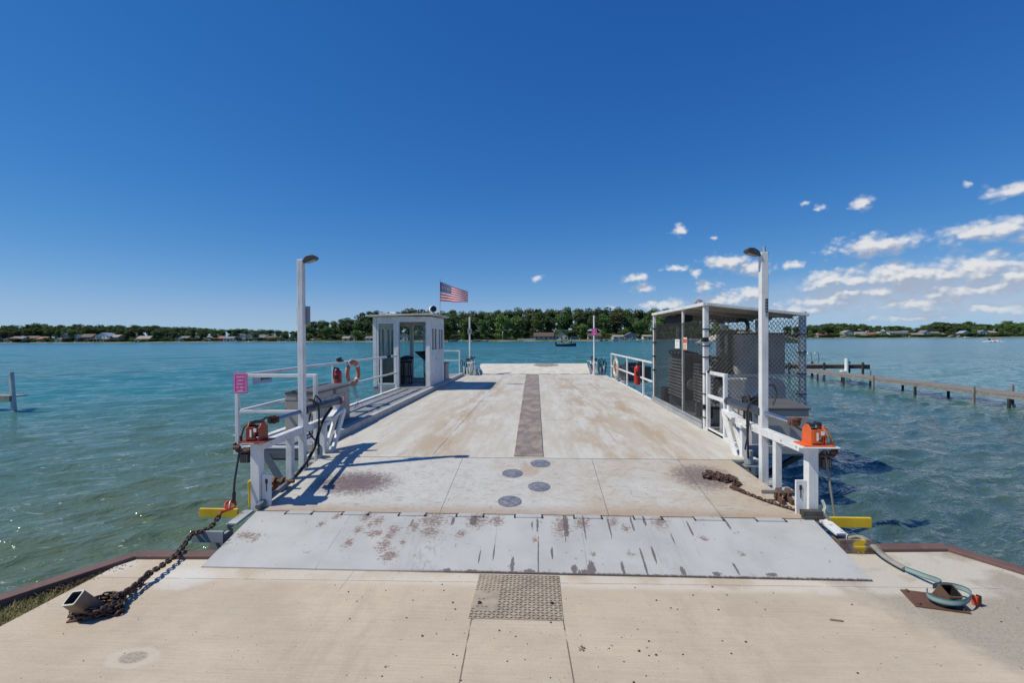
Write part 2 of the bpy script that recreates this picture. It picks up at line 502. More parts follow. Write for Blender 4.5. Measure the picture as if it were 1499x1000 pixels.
def shore_mat():
    m, g, b = material('lawn_and_sand_shore')
    p = g.pos()
    x, y, z = g.xyz(p)
    n = g.noise(p, .09, 5, .65)
    n2 = g.noise(p, .5, 4, .7)
    c = g.mix(g.step(n2, .35, .65), (.085, .115, .03), (.05, .075, .022))
    c = g.mix(g.step(g.m('ADD', n, g.m('MULTIPLY', z, -.25)), .58, .68), c, (.22, .19, .14))
    c = g.mix(g.step(g.m('ADD', z, g.m('MULTIPLY', n, 1.2)), .75, 1.15), c, (.022, .034, .012))
    surf(b, g, c, .95)
    return m


def water_mat():
    m, g, b = material('lake_water')
    p = g.pos()
    x, y, z = g.xyz(p)
    r = g.vm('LENGTH', g.vm('MULTIPLY', p, (1, 1, 0)))
    n = g.noise(g.scale(p, (.6, 1, 1)), .055, 4, .6, .5)
    n2 = g.noise(g.scale(p, (.5, 1.2, 1)), .32, 4, .6, .3)
    # sandy shallows by the landing, turquoise shelf, deeper water further out
    shelf = g.step(g.m('ADD', r, g.m('MULTIPLY', n, 26)), 16, 46)
    c = g.mix(shelf, (.10, .14, .088), (.04, .185, .18))
    c = g.mix(g.step(g.m('ADD', r, g.m('MULTIPLY', n, 120)), 90, 330), c, (.032, .19, .245))
    # darker water on the far side of the ferry berth
    dark_water = g.m('MULTIPLY', g.step(g.m('ADD', x, g.m('MULTIPLY', n2, 3)), 2.5, 6.0), g.step(r, 40, 14))
    c = g.mix(g.m('MULTIPLY', dark_water, .8), c, (.042, .082, .078))
    c = g.mix(g.m('MULTIPLY', g.step(n2, .52, .7), .45), c, (.105, .125, .07))
    # pale flecks scattered over the near water
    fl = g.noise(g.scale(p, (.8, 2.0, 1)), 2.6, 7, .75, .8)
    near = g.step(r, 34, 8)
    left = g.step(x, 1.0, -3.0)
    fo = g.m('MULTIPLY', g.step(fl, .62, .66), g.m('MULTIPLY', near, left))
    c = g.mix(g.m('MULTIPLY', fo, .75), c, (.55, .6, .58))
    cw = g.n('ShaderNodeCombineXYZ')
    g.link(g.vm('DOT_PRODUCT', p, (.60, -.80, 0)), cw.inputs[0])
    g.link(g.m('MULTIPLY', g.vm('DOT_PRODUCT', p, (.80, .60, 0)), .42), cw.inputs[1])
    wv = cw.outputs[0]
    h1 = g.noise(wv, 1.3, 3, .55, .35)
    h2 = g.noise(wv, 5.2, 3, .6, .3)
    h0 = g.noise(g.scale(p, (.5, 1.3, 1)), .28, 2, .5)
    far = g.step(r, 25, 110)
    def ridge(v):       # sharp little crests
        return g.m('SUBTRACT', 1.0, g.m('ABSOLUTE', g.m('SUBTRACT', g.m('MULTIPLY', v, 2.0), 1.0)))
    hh = g.m('ADD', g.m('MULTIPLY', ridge(h2), .26), g.m('ADD', g.m('MULTIPLY', ridge(h1), .8), g.m('MULTIPLY', h0, g.m('MULTIPLY', far, 3.0))))
    h3 = g.noise(wv, 15, 3, .6, .2)
    hh = g.m('ADD', hh, g.m('MULTIPLY', ridge(h3), .085))
    surf(b, g, c, g.m('ADD', .05, g.m('MULTIPLY', far, .10)), 0, g.bump(hh, 1.0, .165), .5)
    b.inputs['IOR'].default_value = 1.37
    return m


M['deck'] = deck_mat()
M['apron'] = apron_mat()
M['ramp'] = ramp_mat()
M['strip'] = strip_mat()
M['concrete'] = concrete_mat()
M['walkway'] = walkway_mat()
M['kerb'] = kerb_mat()
M['soil'] = grass_ground_mat()
M['shore'] = shore_mat()
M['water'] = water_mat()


def disc_mat():
    m, g, b = material('worn_blue_grey_cover')
    p = g.pos()
    n = g.noise(p, 18, 5, .7, .4)
    c = g.mix(g.step(n, .38, .66), (.165, .175, .225), (.33, .315, .31))
    surf(b, g, c, .5, .3, g.bump(n, .2, .004))
    return m


M['disc'] = disc_mat()


def grassblade_mat():
    m, g, b = material('grass_blades')
    p = g.pos()
    n = g.noise(p, 6, 4, .7)
    c = g.mix(g.step(n, .35, .65), (.17, .19, .045), (.30, .24, .11))
    surf(b, g, c, .8)
    return m


M['grass'] = grassblade_mat()


def leaf_mat(name, a, bcol):
    m, g, b = material('foliage_' + name)
    p = g.pos()
    rnd = g.n('ShaderNodeObjectInfo').outputs['Random']
    n = g.noise(p, .35, 3, .6)
    c = g.mix(g.step(n, .35, .65), a, bcol)
    hs = g.n('ShaderNodeHueSaturation')
    g.put(hs.inputs['Hue'], g.m('ADD', .485, g.m('MULTIPLY', rnd, .03)))
    g.put(hs.inputs['Value'], g.m('ADD', .75, g.m('MULTIPLY', rnd, .5)))
    hs.inputs['Saturation'].default_value = .95
    g.put(hs.inputs['Color'], c)
    surf(b, g, hs.outputs[0], .7, 0, None, .25)
    tl = g.n('ShaderNodeBsdfTranslucent')
    g.link(hs.outputs[0], tl.inputs[0])
    mx = g.n('ShaderNodeMixShader')
    mx.inputs[0].default_value = .18
    g.link(b.outputs[0], mx.inputs[1])
    g.link(tl.outputs[0], mx.inputs[2])
    g.link(mx.outputs[0], m.node_tree.nodes['Material Output'].inputs[0])
    return m


M['leaf_mid'] = leaf_mat('mid', (.085, .142, .038), (.115, .18, .048))
M['leaf_dark'] = leaf_mat('dark', (.06, .10, .036), (.085, .135, .044))
M['leaf_bright'] = leaf_mat('bright', (.115, .19, .04), (.145, .22, .05))
M['leaf_olive'] = leaf_mat('olive', (.085, .105, .038), (.115, .13, .048))
M['leaf_conifer'] = leaf_mat('conifer', (.022, .042, .024), (.034, .06, .03))
M['bark'] = paint('bark', (.085, .065, .05), .9, 0, .2)

# ------------------------------------------------------------------ mesh builder
WL = {}     # world location of every object's frame


class MB:
    def __init__(s):
        s.v, s.f, s.mi = [], [], []

    def add(s, vs, fs, mi=0):
        k = len(s.v)
        s.v += [tuple(v) for v in vs]
        s.f += [tuple(i + k for i in f) for f in fs]
        s.mi += [mi] * len(fs)
        return s

    def box(s, c, d, rz=0.0, mi=0, R=None):
        a, b, h = d[0] / 2, d[1] / 2, d[2] / 2
        vs = [V((x, y, z)) for z in (-h, h) for y in (-b, b) for x in (-a, a)]
        if R is None:
            R = Matrix.Rotation(rz, 3, 'Z')
        vs = [R @ v + V(c) for v in vs]
        return s.add(vs, [(0, 2, 3, 1), (4, 5, 7, 6), (0, 1, 5, 4), (2, 6, 7, 3), (0, 4, 6, 2), (1, 3, 7, 5)], mi)

    def lohi(s, lo, hi, mi=0):
        return s.box([(a + b) / 2 for a, b in zip(lo, hi)], [abs(b - a) for a, b in zip(lo, hi)], 0, mi)

    def beam(s, p, q, w, h=None, up=(0, 0, 1), mi=0):
        p, q = V(p), V(q)
        h = w if h is None else h
        d = (q - p)
        L = d.length
        d.normalize()
        u = V(up)
        if abs(d.dot(u)) > .98:
            u = V((0, 1, 0))
        x = d.cross(u).normalized()
        u = x.cross(d)
        R = Matrix((x, d, u)).transposed()
        return s.box((p + q) / 2, (w, L, h), 0, mi, R)

    def tube(s, pts, r, n=8, mi=0, caps=True, flat=1.0, up=None):
        pts = [V(p) for p in pts]
        rs = r if isinstance(r, (list, tuple)) else [r] * len(pts)
        rings = []
        prev = None
        for i, p in enumerate(pts):
            t = (pts[min(i + 1, len(pts) - 1)] - pts[max(i - 1, 0)])
            t = t.normalized() if t.length > 1e-9 else V((0, 0, 1))
            ref = V(up) if up is not None else (prev if prev is not None else (V((0, 0, 1)) if abs(t.z) < .9 else V((0, 1, 0))))
            a = ref - t * ref.dot(t)
            if a.length < 1e-6:
                a = t.orthogonal()
            a.normalize()
            prev = a
            b = t.cross(a)
            rings.append([p + a * (cos(2 * pi * k / n) * rs[i] * flat) + b * (sin(2 * pi * k / n) * rs[i]) for k in range(n)])
        vs = [v for rr in rings for v in rr]
        fs = []
        for i in range(len(pts) - 1):
            for k in range(n):
                fs.append((i * n + k, i * n + (k + 1) % n, (i + 1) * n + (k + 1) % n, (i + 1) * n + k))
        if caps:
            fs.append(tuple(reversed(range(n))))
            fs.append(tuple((len(pts) - 1) * n + k for k in range(n)))
        return s.add(vs, fs, mi)

    def cyl(s, p, q, r, n=12, mi=0):
        return s.tube([p, q], r, n, mi)

    def torus(s, c, R, r, axis='Z', n=24, k=10, M3=None, mi=0, a0=0.0, a1=2 * pi, flat=1.0):
        M3 = M3 if M3 is not None else {'Z': Matrix.Identity(3), 'X': Matrix.Rotation(pi / 2, 3, 'Y'), 'Y': Matrix.Rotation(pi / 2, 3, 'X')}[axis]
        full = abs(a1 - a0 - 2 * pi) < 1e-6
        m = n if full else n + 1
        vs = []
        for i in range(m):
            a = a0 + (a1 - a0) * i / n
            for j in range(k):
                b = 2 * pi * j / k
                vs.append(M3 @ V(((R + r * cos(b)) * cos(a), (R + r * cos(b)) * sin(a), r * sin(b) * flat)) + V(c))
        fs = []
        for i in range(n):
            i2 = (i + 1) % m
            for j in range(k):
                fs.append((i * k + j, i2 * k + j, i2 * k + (j + 1) % k, i * k + (j + 1) % k))
        return s.add(vs, fs, mi)

    def ball(s, c, r, n=10, m=7, mi=0, sc=(1, 1, 1)):
        vs = [V((0, 0, 1))]
        for i in range(1, m):
            for k in range(n):
                a, b = pi * i / m, 2 * pi * k / n
                vs.append(V((sin(a) * cos(b), sin(a) * sin(b), cos(a))))
        vs.append(V((0, 0, -1)))
        vs = [V((v.x * sc[0], v.y * sc[1], v.z * sc[2])) * r + V(c) for v in vs]
        fs = [(0, 1 + k, 1 + (k + 1) % n) for k in range(n)]
        for i in range(m - 2):
            for k in range(n):
                fs.append((1 + i * n + k, 1 + (i + 1) * n + k, 1 + (i + 1) * n + (k + 1) % n, 1 + i * n + (k + 1) % n))
        L = len(vs) - 1
        fs += [(L, 1 + (m - 2) * n + (k + 1) % n, 1 + (m - 2) * n + k) for k in range(n)]
        return s.add(vs, fs, mi)

    def prism(s, poly, z0, z1, mi=0):     # polygon in XY (ccw), heights may be callables
        n = len(poly)
        f0 = z0 if callable(z0) else (lambda x, y: z0)
        f1 = z1 if callable(z1) else (lambda x, y: z1)
        vs = [V((x, y, f0(x, y))) for x, y in poly] + [V((x, y, f1(x, y))) for x, y in poly]
        fs = [tuple(reversed(range(n))), tuple(range(n, 2 * n))]
        fs += [(i, (i + 1) % n, n + (i + 1) % n, n + i) for i in range(n)]
        return s.add(vs, fs, mi)

    def extrude(s, prof, p0, ax_u, ax_v, ax_w, w, mi=0):   # profile (u,v) pushed along w
        n = len(prof)
        p0, ax_u, ax_v, ax_w = V(p0), V(ax_u), V(ax_v), V(ax_w)
        a = [p0 + ax_u * u + ax_v * v for u, v in prof]
        vs = a + [q + ax_w * w for q in a]
        fs = [tuple(reversed(range(n))), tuple(range(n, 2 * n))]
        fs += [(i, (i + 1) % n, n + (i + 1) % n, n + i) for i in range(n)]
        return s.add(vs, fs, mi)

    def lathe(s, prof, c, M3=None, n=16, mi=0):      # (r, z) profile
        M3 = M3 or Matrix.Identity(3)
        vs = []
        for r_, z_ in prof:
            for k in range(n):
                a = 2 * pi * k / n
                vs.append(M3 @ V((r_ * cos(a), r_ * sin(a), z_)) + V(c))
        fs = []
        for i in range(len(prof) - 1):
            for k in range(n):
                fs.append((i * n + k, i * n + (k + 1) % n, (i + 1) * n + (k + 1) % n, (i + 1) * n + k))
        fs.append(tuple(reversed(range(n))))
        fs.append(tuple((len(prof) - 1) * n + k for k in range(n)))
        return s.add(vs, fs, mi)

    def build(s, name, mat, parent=None, loc=None, bevel=0.0, smooth=False, label=None):
        arr = np.array(s.v, dtype=float)
        if parent is not None:
            w = WL[parent.name]
        elif loc is not None:
            w = V(loc)
        else:
            lo, hi = arr.min(0), arr.max(0)
            w = V(((lo[0] + hi[0]) / 2, (lo[1] + hi[1]) / 2, lo[2]))
        me = bpy.data.meshes.new(name)
        me.from_pydata((arr - np.array(w)).tolist(), [], s.f)
        mats = mat if isinstance(mat, (list, tuple)) else [mat]
        for m_ in mats:
            me.materials.append(m_)
        if len(mats) > 1:
            me.polygons.foreach_set('material_index', s.mi)
        if smooth:
            me.polygons.foreach_set('use_smooth', [True] * len(me.polygons))
        me.update()
        o = bpy.data.objects.new(name, me)
        COL.objects.link(o)
        if parent is not None:
            o.parent = parent
        else:
            o.location = w
        WL[o.name] = V(w)
        if bevel:
            bm = o.modifiers.new('bevel', 'BEVEL')
            bm.width = bevel
            bm.segments = 2
            bm.limit_method = 'ANGLE'
        if smooth and not bevel:
            try:
                me.set_sharp_from_angle(angle=radians(42))
            except Exception:
                pass
        if label:
            o['label'] = label
        return o


def tag(o, label, cat, group=None, kind=None):
    o['label'] = label
    o['category'] = cat
    if group:
        o['group'] = group
    if kind:
        o['kind'] = kind
    return o


def thing(name, label, cat, loc, group=None):
    o = bpy.data.objects.new(name, None)
    o.empty_display_size = .2
    COL.objects.link(o)
    o.location = loc
    WL[o.name] = V(loc)
    return tag(o, label, cat, group)


def structure(o):
    o['kind'] = 'structure'
    return o


def spline(pts, n=8):
    """Catmull-Rom through points."""
    P = [V(p) for p in pts]
    P = [P[0] * 2 - P[1]] + P + [P[-1] * 2 - P[-2]]
    out = []
    for i in range(1, len(P) - 2):
        for k in range(n):
            t = k / n
            a, b, c, d = P[i - 1], P[i], P[i + 1], P[i + 2]
            out.append(.5 * ((2 * b) + (c - a) * t + (2 * a - 5 * b + 4 * c - d) * t * t + (3 * b - a - 3 * c + d) * t ** 3))
    out.append(P[-2])
    return out


def chain_links(mb, pts, L=.05, r=.0075, w=.017, twist=0.0, mi=0):
    """Oval links, alternately turned a quarter, laid along a path."""
    P = [V(p) for p in pts]
    cum = [0.0]
    for a, b in zip(P, P[1:]):
        cum.append(cum[-1] + (b - a).length)
    pitch = L - 2.4 * r
    n = max(1, int(cum[-1] / pitch))

    def atl(d):
        for i in range(len(P) - 1):
            if cum[i + 1] >= d:
                t = (d - cum[i]) / max(1e-9, cum[i + 1] - cum[i])
                return P[i].lerp(P[i + 1], t), (P[i + 1] - P[i]).normalized()
        return P[-1].copy(), (P[-1] - P[-2]).normalized()
    for i in range(n):
        c, t = atl((i + .5) * pitch)
        a = V((0, 0, 1)) - t * t.z
        a = a.normalized() if a.length > 1e-4 else t.orthogonal().normalized()
        ang = twist + (pi / 4 if i % 2 else -pi / 4) + random.uniform(-.3, .3)
        a = Matrix.Rotation(ang, 3, t) @ a
        loop = []
        h = L / 2 - w
        for k in range(12):
            q = 2 * pi * k / 12
            loop.append(c + t * (cos(q) * w + (h if cos(q) > 0 else -h)) + a * (sin(q) * w * .92))
        loop.append(loop[0])
        loop.append(loop[1])
        mb.tube(loop, r, 5, mi, caps=False)
    return mb


# ------------------------------------------------------------------ world: sky with clouds
SUN_EL = radians(54)
SUN_AZ = atan2(-.964, -.267)       # clockwise from +Y


SKY_K = .095


def make_world():
    w = bpy.data.worlds.new('World')
    S.world = w
    w.use_nodes = True
    g = G(w.node_tree)
    bg = w.node_tree.nodes['Background']
    sky = g.n('ShaderNodeTexSky', sky_type='NISHITA')
    sky.sun_disc = False
    sky.sun_elevation = SUN_EL
    sky.sun_rotation = SUN_AZ % (2 * pi)
    sky.altitude = 200
    sky.air_density = .7
    sky.dust_density = 0
    sky.ozone_density = 6
    d = g.n('ShaderNodeTexCoord').outputs['Generated']
    x, y, z = g.xyz(g.vm('NORMALIZE', d))
    az = g.m('ARCTAN2', x, y)
    el = g.m('ARCSINE', z)
    hs = g.n('ShaderNodeHueSaturation')
    hs.inputs['Hue'].default_value = .5
    hs.inputs['Saturation'].default_value = 1.2
    hs.inputs['Value'].default_value = 1.0
    g.link(sky.outputs[0], hs.inputs['Color'])
    # polarised, saturated summer blue: grade each channel of the sky model
    sp = g.n('ShaderNodeSeparateColor')
    g.link(hs.outputs[0], sp.inputs[0])
    cc = g.n('ShaderNodeCombineColor')
    for i, (gain, gam) in enumerate(((1.36, 1.07), (.93, .845), (.96, .63))):
        v = g.m('POWER', g.m('MULTIPLY', g.m('MAXIMUM', sp.outputs[i], 1e-4), SKY_K), gam)
        v = g.m('MULTIPLY', v, gain)
        cap = (.34, .57, .84)[i]       # the band along the horizon stays blue
        v = g.m('DIVIDE', v, g.m('POWER', g.m('ADD', 1.0, g.m('POWER', g.m('DIVIDE', v, cap), 4.0)), .25))
        g.link(g.m('MULTIPLY', v, 1 / SKY_K), cc.inputs[i])
    base = cc.outputs[0]
    cmb = g.n('ShaderNodeCombineXYZ')
    g.link(az, cmb.inputs[0])
    g.link(el, cmb.inputs[1])
    P0 = cmb.outputs[0]
    wob = g.n('ShaderNodeTexNoise')
    wob.inputs['Scale'].default_value = 26
    wob.inputs['Detail'].default_value = 5
    wob.inputs['Roughness'].default_value = .6
    g.link(P0, wob.inputs['Vector'])
    warp = g.vm('MULTIPLY', g.vm('SUBTRACT', wob.outputs['Color'], (.5, .5, .5)), (.045, .022, 0))
    P = g.vm('ADD', P0, warp)
    # (px x, px y, half width, half height, faintness)
    clouds = [(1476, 279, 66, 15, .12), (1262, 297, 20, 14, .22), (1203, 306, 16, 8, .28), (1176, 298, 12, 7, .42), (1412, 273, 12, 8, .4),
              (1448, 338, 100, 19, 0), (1540, 332, 80, 24, 0), (1278, 361, 78, 20, .03), (1330, 352, 40, 12, .2), (993, 338, 15, 10, .12), (1045, 347, 14, 5, .4),
              (784, 407, 13, 5, .2), (930, 408, 24, 8, .06), (942, 422, 20, 10, .02), (985, 393, 30, 7, .3), (1024, 400, 17, 8, .08),
              (1034, 418, 20, 12, .08), (1070, 384, 44, 15, .03), (1100, 392, 42, 14, .03), (1160, 389, 16, 9, .05), (1225, 412, 76, 17, .0),
              (1320, 405, 120, 26, .0), (1430, 395, 105, 27, .0), (1490, 404, 60, 20, .0), (1070, 441, 52, 16, .0), (1100, 431, 24, 12, .0),
              (1215, 441, 70, 15, .0), (1240, 428, 46, 11, .04), (1345, 444, 90, 16, .0), (1430, 424, 100, 16, .02), (970, 446, 44, 10, .1),
              (895, 449, 15, 5, .3), (1180, 455, 90, 10, .06), (1450, 452, 100, 11, .05), (1330, 466, 150, 7, .2), (1290, 425, 70, 14, .05),
              (1580, 400, 120, 30, .0), (1700, 360, 130, 34, .05), (1760, 300, 90, 20, .1), (1640, 440, 130, 16, .1), (1370, 425, 170, 34, .33), (1210, 447, 130, 20, .33)]

    def field(Q):
        acc = None
        for cx, cy, hw, hh, ft in clouds:
            r_ = ray(cx, cy).normalized()
            a0, e0 = atan2(r_.x, r_.y), asin(r_.z)
            r1, r2 = ray(cx + hw, cy).normalized(), ray(cx, cy - hh).normalized()
            sx = 1 / max(1e-4, abs(atan2(r1.x, r1.y) - a0))
            sy = 1 / max(1e-4, abs(asin(r2.z) - e0))
            ln = g.vm('LENGTH', g.vm('MULTIPLY_ADD', Q, (sx, sy, 0), (-a0 * sx, -e0 * sy, 0)))
            if ft:
                ln = g.m('ADD', ln, ft)
            acc = ln if acc is None else g.m('SMOOTH_MIN', acc, ln, .25)
        return acc
    f0 = field(P)
    up = g.vm('ADD', P, (-.008, .016, 0))
    f1 = field(up)
    nz = g.noise(g.scale(P0, (1, 1.5, 1)), 48, 8, .62, .15)
    nz_up = g.noise(g.scale(g.vm('ADD', P0, (-.004, .006, 0)), (1, 1.5, 1)), 48, 8, .62, .15)
    def puffs(Q, n_):
        q = g.vm('ADD', g.scale(Q, (1, 1.45, 1)), g.scale(g.vm('SUBTRACT', wob.outputs['Color'], (.5, .5, .5)), (.012, .012, 0)))
        v = g.m('ADD', g.m('MULTIPLY', g.m('SUBTRACT', g.voro(q, 40), .42), .72), g.m('MULTIPLY', g.m('SUBTRACT', g.voro(q, 95), .42), .4))
        return g.m('ADD', v, g.m('MULTIPLY', g.m('SUBTRACT', n_, .5), 1.05))
    d0 = g.m('ADD', f0, puffs(P0, nz))
    d1 = g.m('ADD', f1, puffs(g.vm('ADD', P0, (-.004, .007, 0)), nz_up))
    dens = g.step(d0, 1.28, .30)
    lit = g.step(g.m('SUBTRACT', d1, d0), -.22, .66)
    ccol = g.mix(lit, (3.9, 4.5, 5.7), (8.2, 8.2, 8.3))
    thick = g.m('MULTIPLY', dens, .93)
    low = g.step(el, .0, .10)
    thick = g.m('MULTIPLY', thick, g.m('ADD', .55, g.m('MULTIPLY', low, .45)))
    # thin veil joining the banks low over the far shore
    ra, rb = ray(1400, 432).normalized(), ray(1400, 380).normalized()
    va, ve = atan2(ra.x, ra.y), asin(ra.z)
    vs_ = 1 / (asin(rb.z) - ve)
    veil = g.vm('LENGTH', g.vm('MULTIPLY_ADD', P, (2.6, vs_, 0), (-va * 2.6, -ve * vs_, 0)))
    veil = g.m('MULTIPLY', g.step(g.m('ADD', veil, g.m('MULTIPLY', g.m('SUBTRACT', wob.outputs[0], .5), .9)), 1.15, .1), .42)
    c = g.mix(veil, base, (5.6, 6.2, 7.0))
    c = g.mix(thick, c, ccol)
    g.link(c, bg.inputs[0])
    bg.inputs[1].default_value = SKY_K
    w.cycles.sampling_method = 'MANUAL'
    w.cycles.sample_map_resolution = 512


make_world()
sun = bpy.data.lights.new('sun', 'SUN')
sun.energy = 4.2
sun.angle = radians(.53)
sun.color = (1.0, .953, .80)
so = bpy.data.objects.new('sun', sun)
COL.objects.link(so)
sd = V((sin(SUN_AZ) * cos(SUN_EL), cos(SUN_AZ) * cos(SUN_EL), sin(SUN_EL)))
so.rotation_euler = sd.to_track_quat('Z', 'Y').to_euler()
so.location = (-20, -5, 30)

# ------------------------------------------------------------------ camera
cd = bpy.data.cameras.new('camera')
cd.sensor_width = 36
cd.lens = 36 * FPX / 1499
cd.clip_end = 6000
cd.clip_start = .05
cam = bpy.data.objects.new('camera', cd)
COL.objects.link(cam)
cam.matrix_world = Matrix.Translation(CAM) @ Matrix((_r2, _u2, -_f)).transposed().to_4x4()
S.camera = cam
S.view_settings.view_transform = 'Standard'
S.view_settings.look = 'None'
S.view_settings.exposure = 0
S.view_settings.gamma = 1
S.cycles.max_bounces = 8
S.cycles.transparent_max_bounces = 24
S.cycles.use_denoising = True


# ------------------------------------------------------------------ water
def make_water():
    na, nr = 660, 820
    ang = np.linspace(radians(-84), radians(84), na) + PSI * -1
    rad = 2.2 * (900 / 2.2) ** (np.arange(nr) / (nr - 1))
    A, R = np.meshgrid(ang, rad)
    X, Y = np.sin(A) * R, np.cos(A) * R
    cell = R * (math.log(900 / 2.2) / nr)
    Z = np.zeros_like(X)
    rg = np.random.default_rng(3)
    lam = np.concatenate([np.geomspace(.26, 2.6, 34), np.array([3.4, 5., 8.])])
    for L in lam:
        for rep in range(2):
            th = rg.normal(radians(-52), radians(19))
            kx, ky = cos(th) * 2 * pi / L, sin(th) * 2 * pi / L
            ph = rg.uniform(0, 2 * pi)
            amp = .0078 * L ** .55 * rg.uniform(.6, 1.3)
            att = np.clip((L / cell - 2.5) / 3, 0, 1)
            s_ = np.sin(kx * X + ky * Y + ph + .6 * np.sin(.11 * X + .07 * Y + ph * 3))
            Z += amp * att * (s_ + .25 * (np.abs(s_) ** 2 - .5))
    gust = .75 + .35 * np.sin(.13 * X + .4) * np.sin(.09 * Y + 1.0)
    calm = np.where(X > 2.5, .8, 1.0)
    Z = ZW + Z * gust * calm
    vs = np.stack([X.ravel(), Y.ravel(), Z.ravel()], 1)
    i = np.arange(nr - 1)[:, None] * na + np.arange(na - 1)[None, :]
    fs = np.stack([i, i + 1, i + na + 1, i + na], -1).reshape(-1, 4)
    # calm floor of the same lake beyond the modelled ripples
    nv = len(vs)
    e = 3500
    vs = np.concatenate([vs, np.array([(-e, -600, ZW - .42), (e, -600, ZW - .42), (e, e, ZW - .42), (-e, e, ZW - .42)])])
    fs = np.concatenate([fs[:, ::-1], np.array([[nv, nv + 1, nv + 2, nv + 3]])])
    me = bpy.data.meshes.new('water')
    me.vertices.add(len(vs))
    me.vertices.foreach_set('co', vs.ravel())
    me.loops.add(fs.size)
    me.polygons.add(len(fs))
    me.loops.foreach_set('vertex_index', fs.ravel().astype(np.int32))
    me.polygons.foreach_set('loop_start', np.arange(0, fs.size, 4, dtype=np.int32))
    me.polygons.foreach_set('loop_total', np.full(len(fs), 4, dtype=np.int32))
    me.update(calc_edges=True)
    me.polygons.foreach_set('use_smooth', [True] * len(fs))
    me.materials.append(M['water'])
    o = bpy.data.objects.new('water', me)
    COL.objects.link(o)
    structure(o)


make_water()

# ------------------------------------------------------------------ landing
capL = [on_z(-260, 968, ZG), on_z(0, 880, ZG), on_z(200, 815, ZG), on_z(318, 815, ZG)]
capR = [on_z(1230, 805, ZG), on_z(1385, 804, ZG), on_z(1499, 839, ZG), on_z(1800, 935, ZG)]
edgeL = [on_z(-60, 952, ZG), on_z(0, 918, ZG), on_z(172, 828, ZG)]
poly = [(p.x, p.y) for p in edgeL] + [(capL[2].x + .05, capL[2].y - .02), (capL[3].x, capL[3].y - .02), (capR[0].x, capR[0].y - .02)]
poly += [(p.x - .03, p.y - .03) for p in capR[1:]] + [(9.5, 1.5), (9.5, -8), (-9.5, -8), (-9.5, 1.6), (edgeL[0].x - .6, edgeL[0].y - .5)]
poly = poly[::-1]
area = sum(a[0] * b[1] - b[0] * a[1] for a, b in zip(poly, poly[1:] + poly[:1]))
if area < 0:
    poly = poly[::-1]
mb = MB().prism(poly, ZG - .9, ZG)
structure(mb.build('pavement', M['concrete'], loc=(0, 0, ZG)))


def cap_beam(pts, name, label, top=.03):
    m_ = MB()
    for i in range(len(pts) - 1):
        p, q = V(pts[i]), V(pts[i + 1])
        d = (q - p).normalized()
        nrm = V((-d.y, d.x, 0))
        a = p - d * (.0 if i == 0 else -.0)
        m_.beam(a + V((0, 0, top - .045)), q + d * .012 + V((0, 0, top - .045)) + V((0, 0, .0012 * i)), .13, .09)
        m_.beam(a + nrm * .045 + V((0, 0, -.5)), q + nrm * .045 + V((0, 0, -.5)), .02 + .002 * i, .98)
    o = m_.build(name, M['cap'], bevel=.006)
    tag(o, label, 'sea wall')
    return o


cap_beam(capL, 'sea_wall', 'brown steel sea wall cap along the grass strip beside the chained bollard')
cap_beam(capR, 'sea_wall', 'brown steel sea wall cap beyond the bollard with the teal strap')

# turf strip between cap and concrete
tp = [(p.x + .02, p.y - .05) for p in capL[:3]]
te = [(p.x, p.y) for p in edgeL[::-1]]
tpoly = tp + te
a2 = sum(a[0] * b[1] - b[0] * a[1] for a, b in zip(tpoly, tpoly[1:] + tpoly[:1]))
if a2 < 0:
    tpoly = tpoly[::-1]
structure(MB().prism(tpoly, ZG - .9, ZG - .035).build('ground', M['soil'], loc=(0, 0, ZG)))


def inside(px_, py_, poly_):
    c_ = False
    for (x1, y1), (x2, y2) in zip(poly_, poly_[1:] + poly_[:1]):
        if (y1 > py_) != (y2 > py_) and px_ < (x2 - x1) * (py_ - y1) / (y2 - y1) + x1:
            c_ = not c_
    return c_


mb = MB()
xs, ys = [p[0] for p in tpoly], [p[1] for p in tpoly]
k = 0
while k < 5200:
    x_, y_ = random.uniform(min(xs), max(xs)), random.uniform(min(ys), max(ys))
    if not inside(x_, y_, tpoly):
        k += .25
        continue
    k += 1
    a_ = random.uniform(0, 2 * pi)
    h_ = random.uniform(.012, .04) * (1.5 if random.random() < .12 else 1)
    w_ = random.uniform(.0025, .005)
    b_ = V((x_, y_, ZG - .037))
    l_ = V((cos(a_), sin(a_), 0))
    s_ = V((-sin(a_), cos(a_), 0)) * w_
    tip = b_ + l_ * h_ * random.uniform(.3, 1.3) + V((0, 0, h_))
    mb.add([b_ - s_, b_ + s_, tip], [(0, 1, 2)])
tag(mb.build('grass', M['grass']), 'strip of short dry grass along the sea wall cap', 'grass', kind='stuff')

# dead weed stalks along the cap
mb = MB()
for i in range(170):
    t = random.betavariate(3, 2)
    p = capL[1].lerp(capL[2], t) + V((.07, -.06, -.03)) + V((random.uniform(-.03, .06), random.uniform(-.07, 0), 0))
    a_ = random.uniform(0, 2 * pi)
    L_ = random.uniform(.03, .10)
    mb.tube([p, p + V((cos(a_) * L_ * .5, sin(a_) * L_ * .5, .02)), p + V((cos(a_) * L_, sin(a_) * L_, random.uniform(.01, .045)))], .0022, 4)
tag(mb.build('dry_weeds', paint('dead_stalks', (.12, .075, .045), .9, 0, .2)), 'tangle of dead brown weeds against the sea wall cap', 'weeds', kind='stuff')

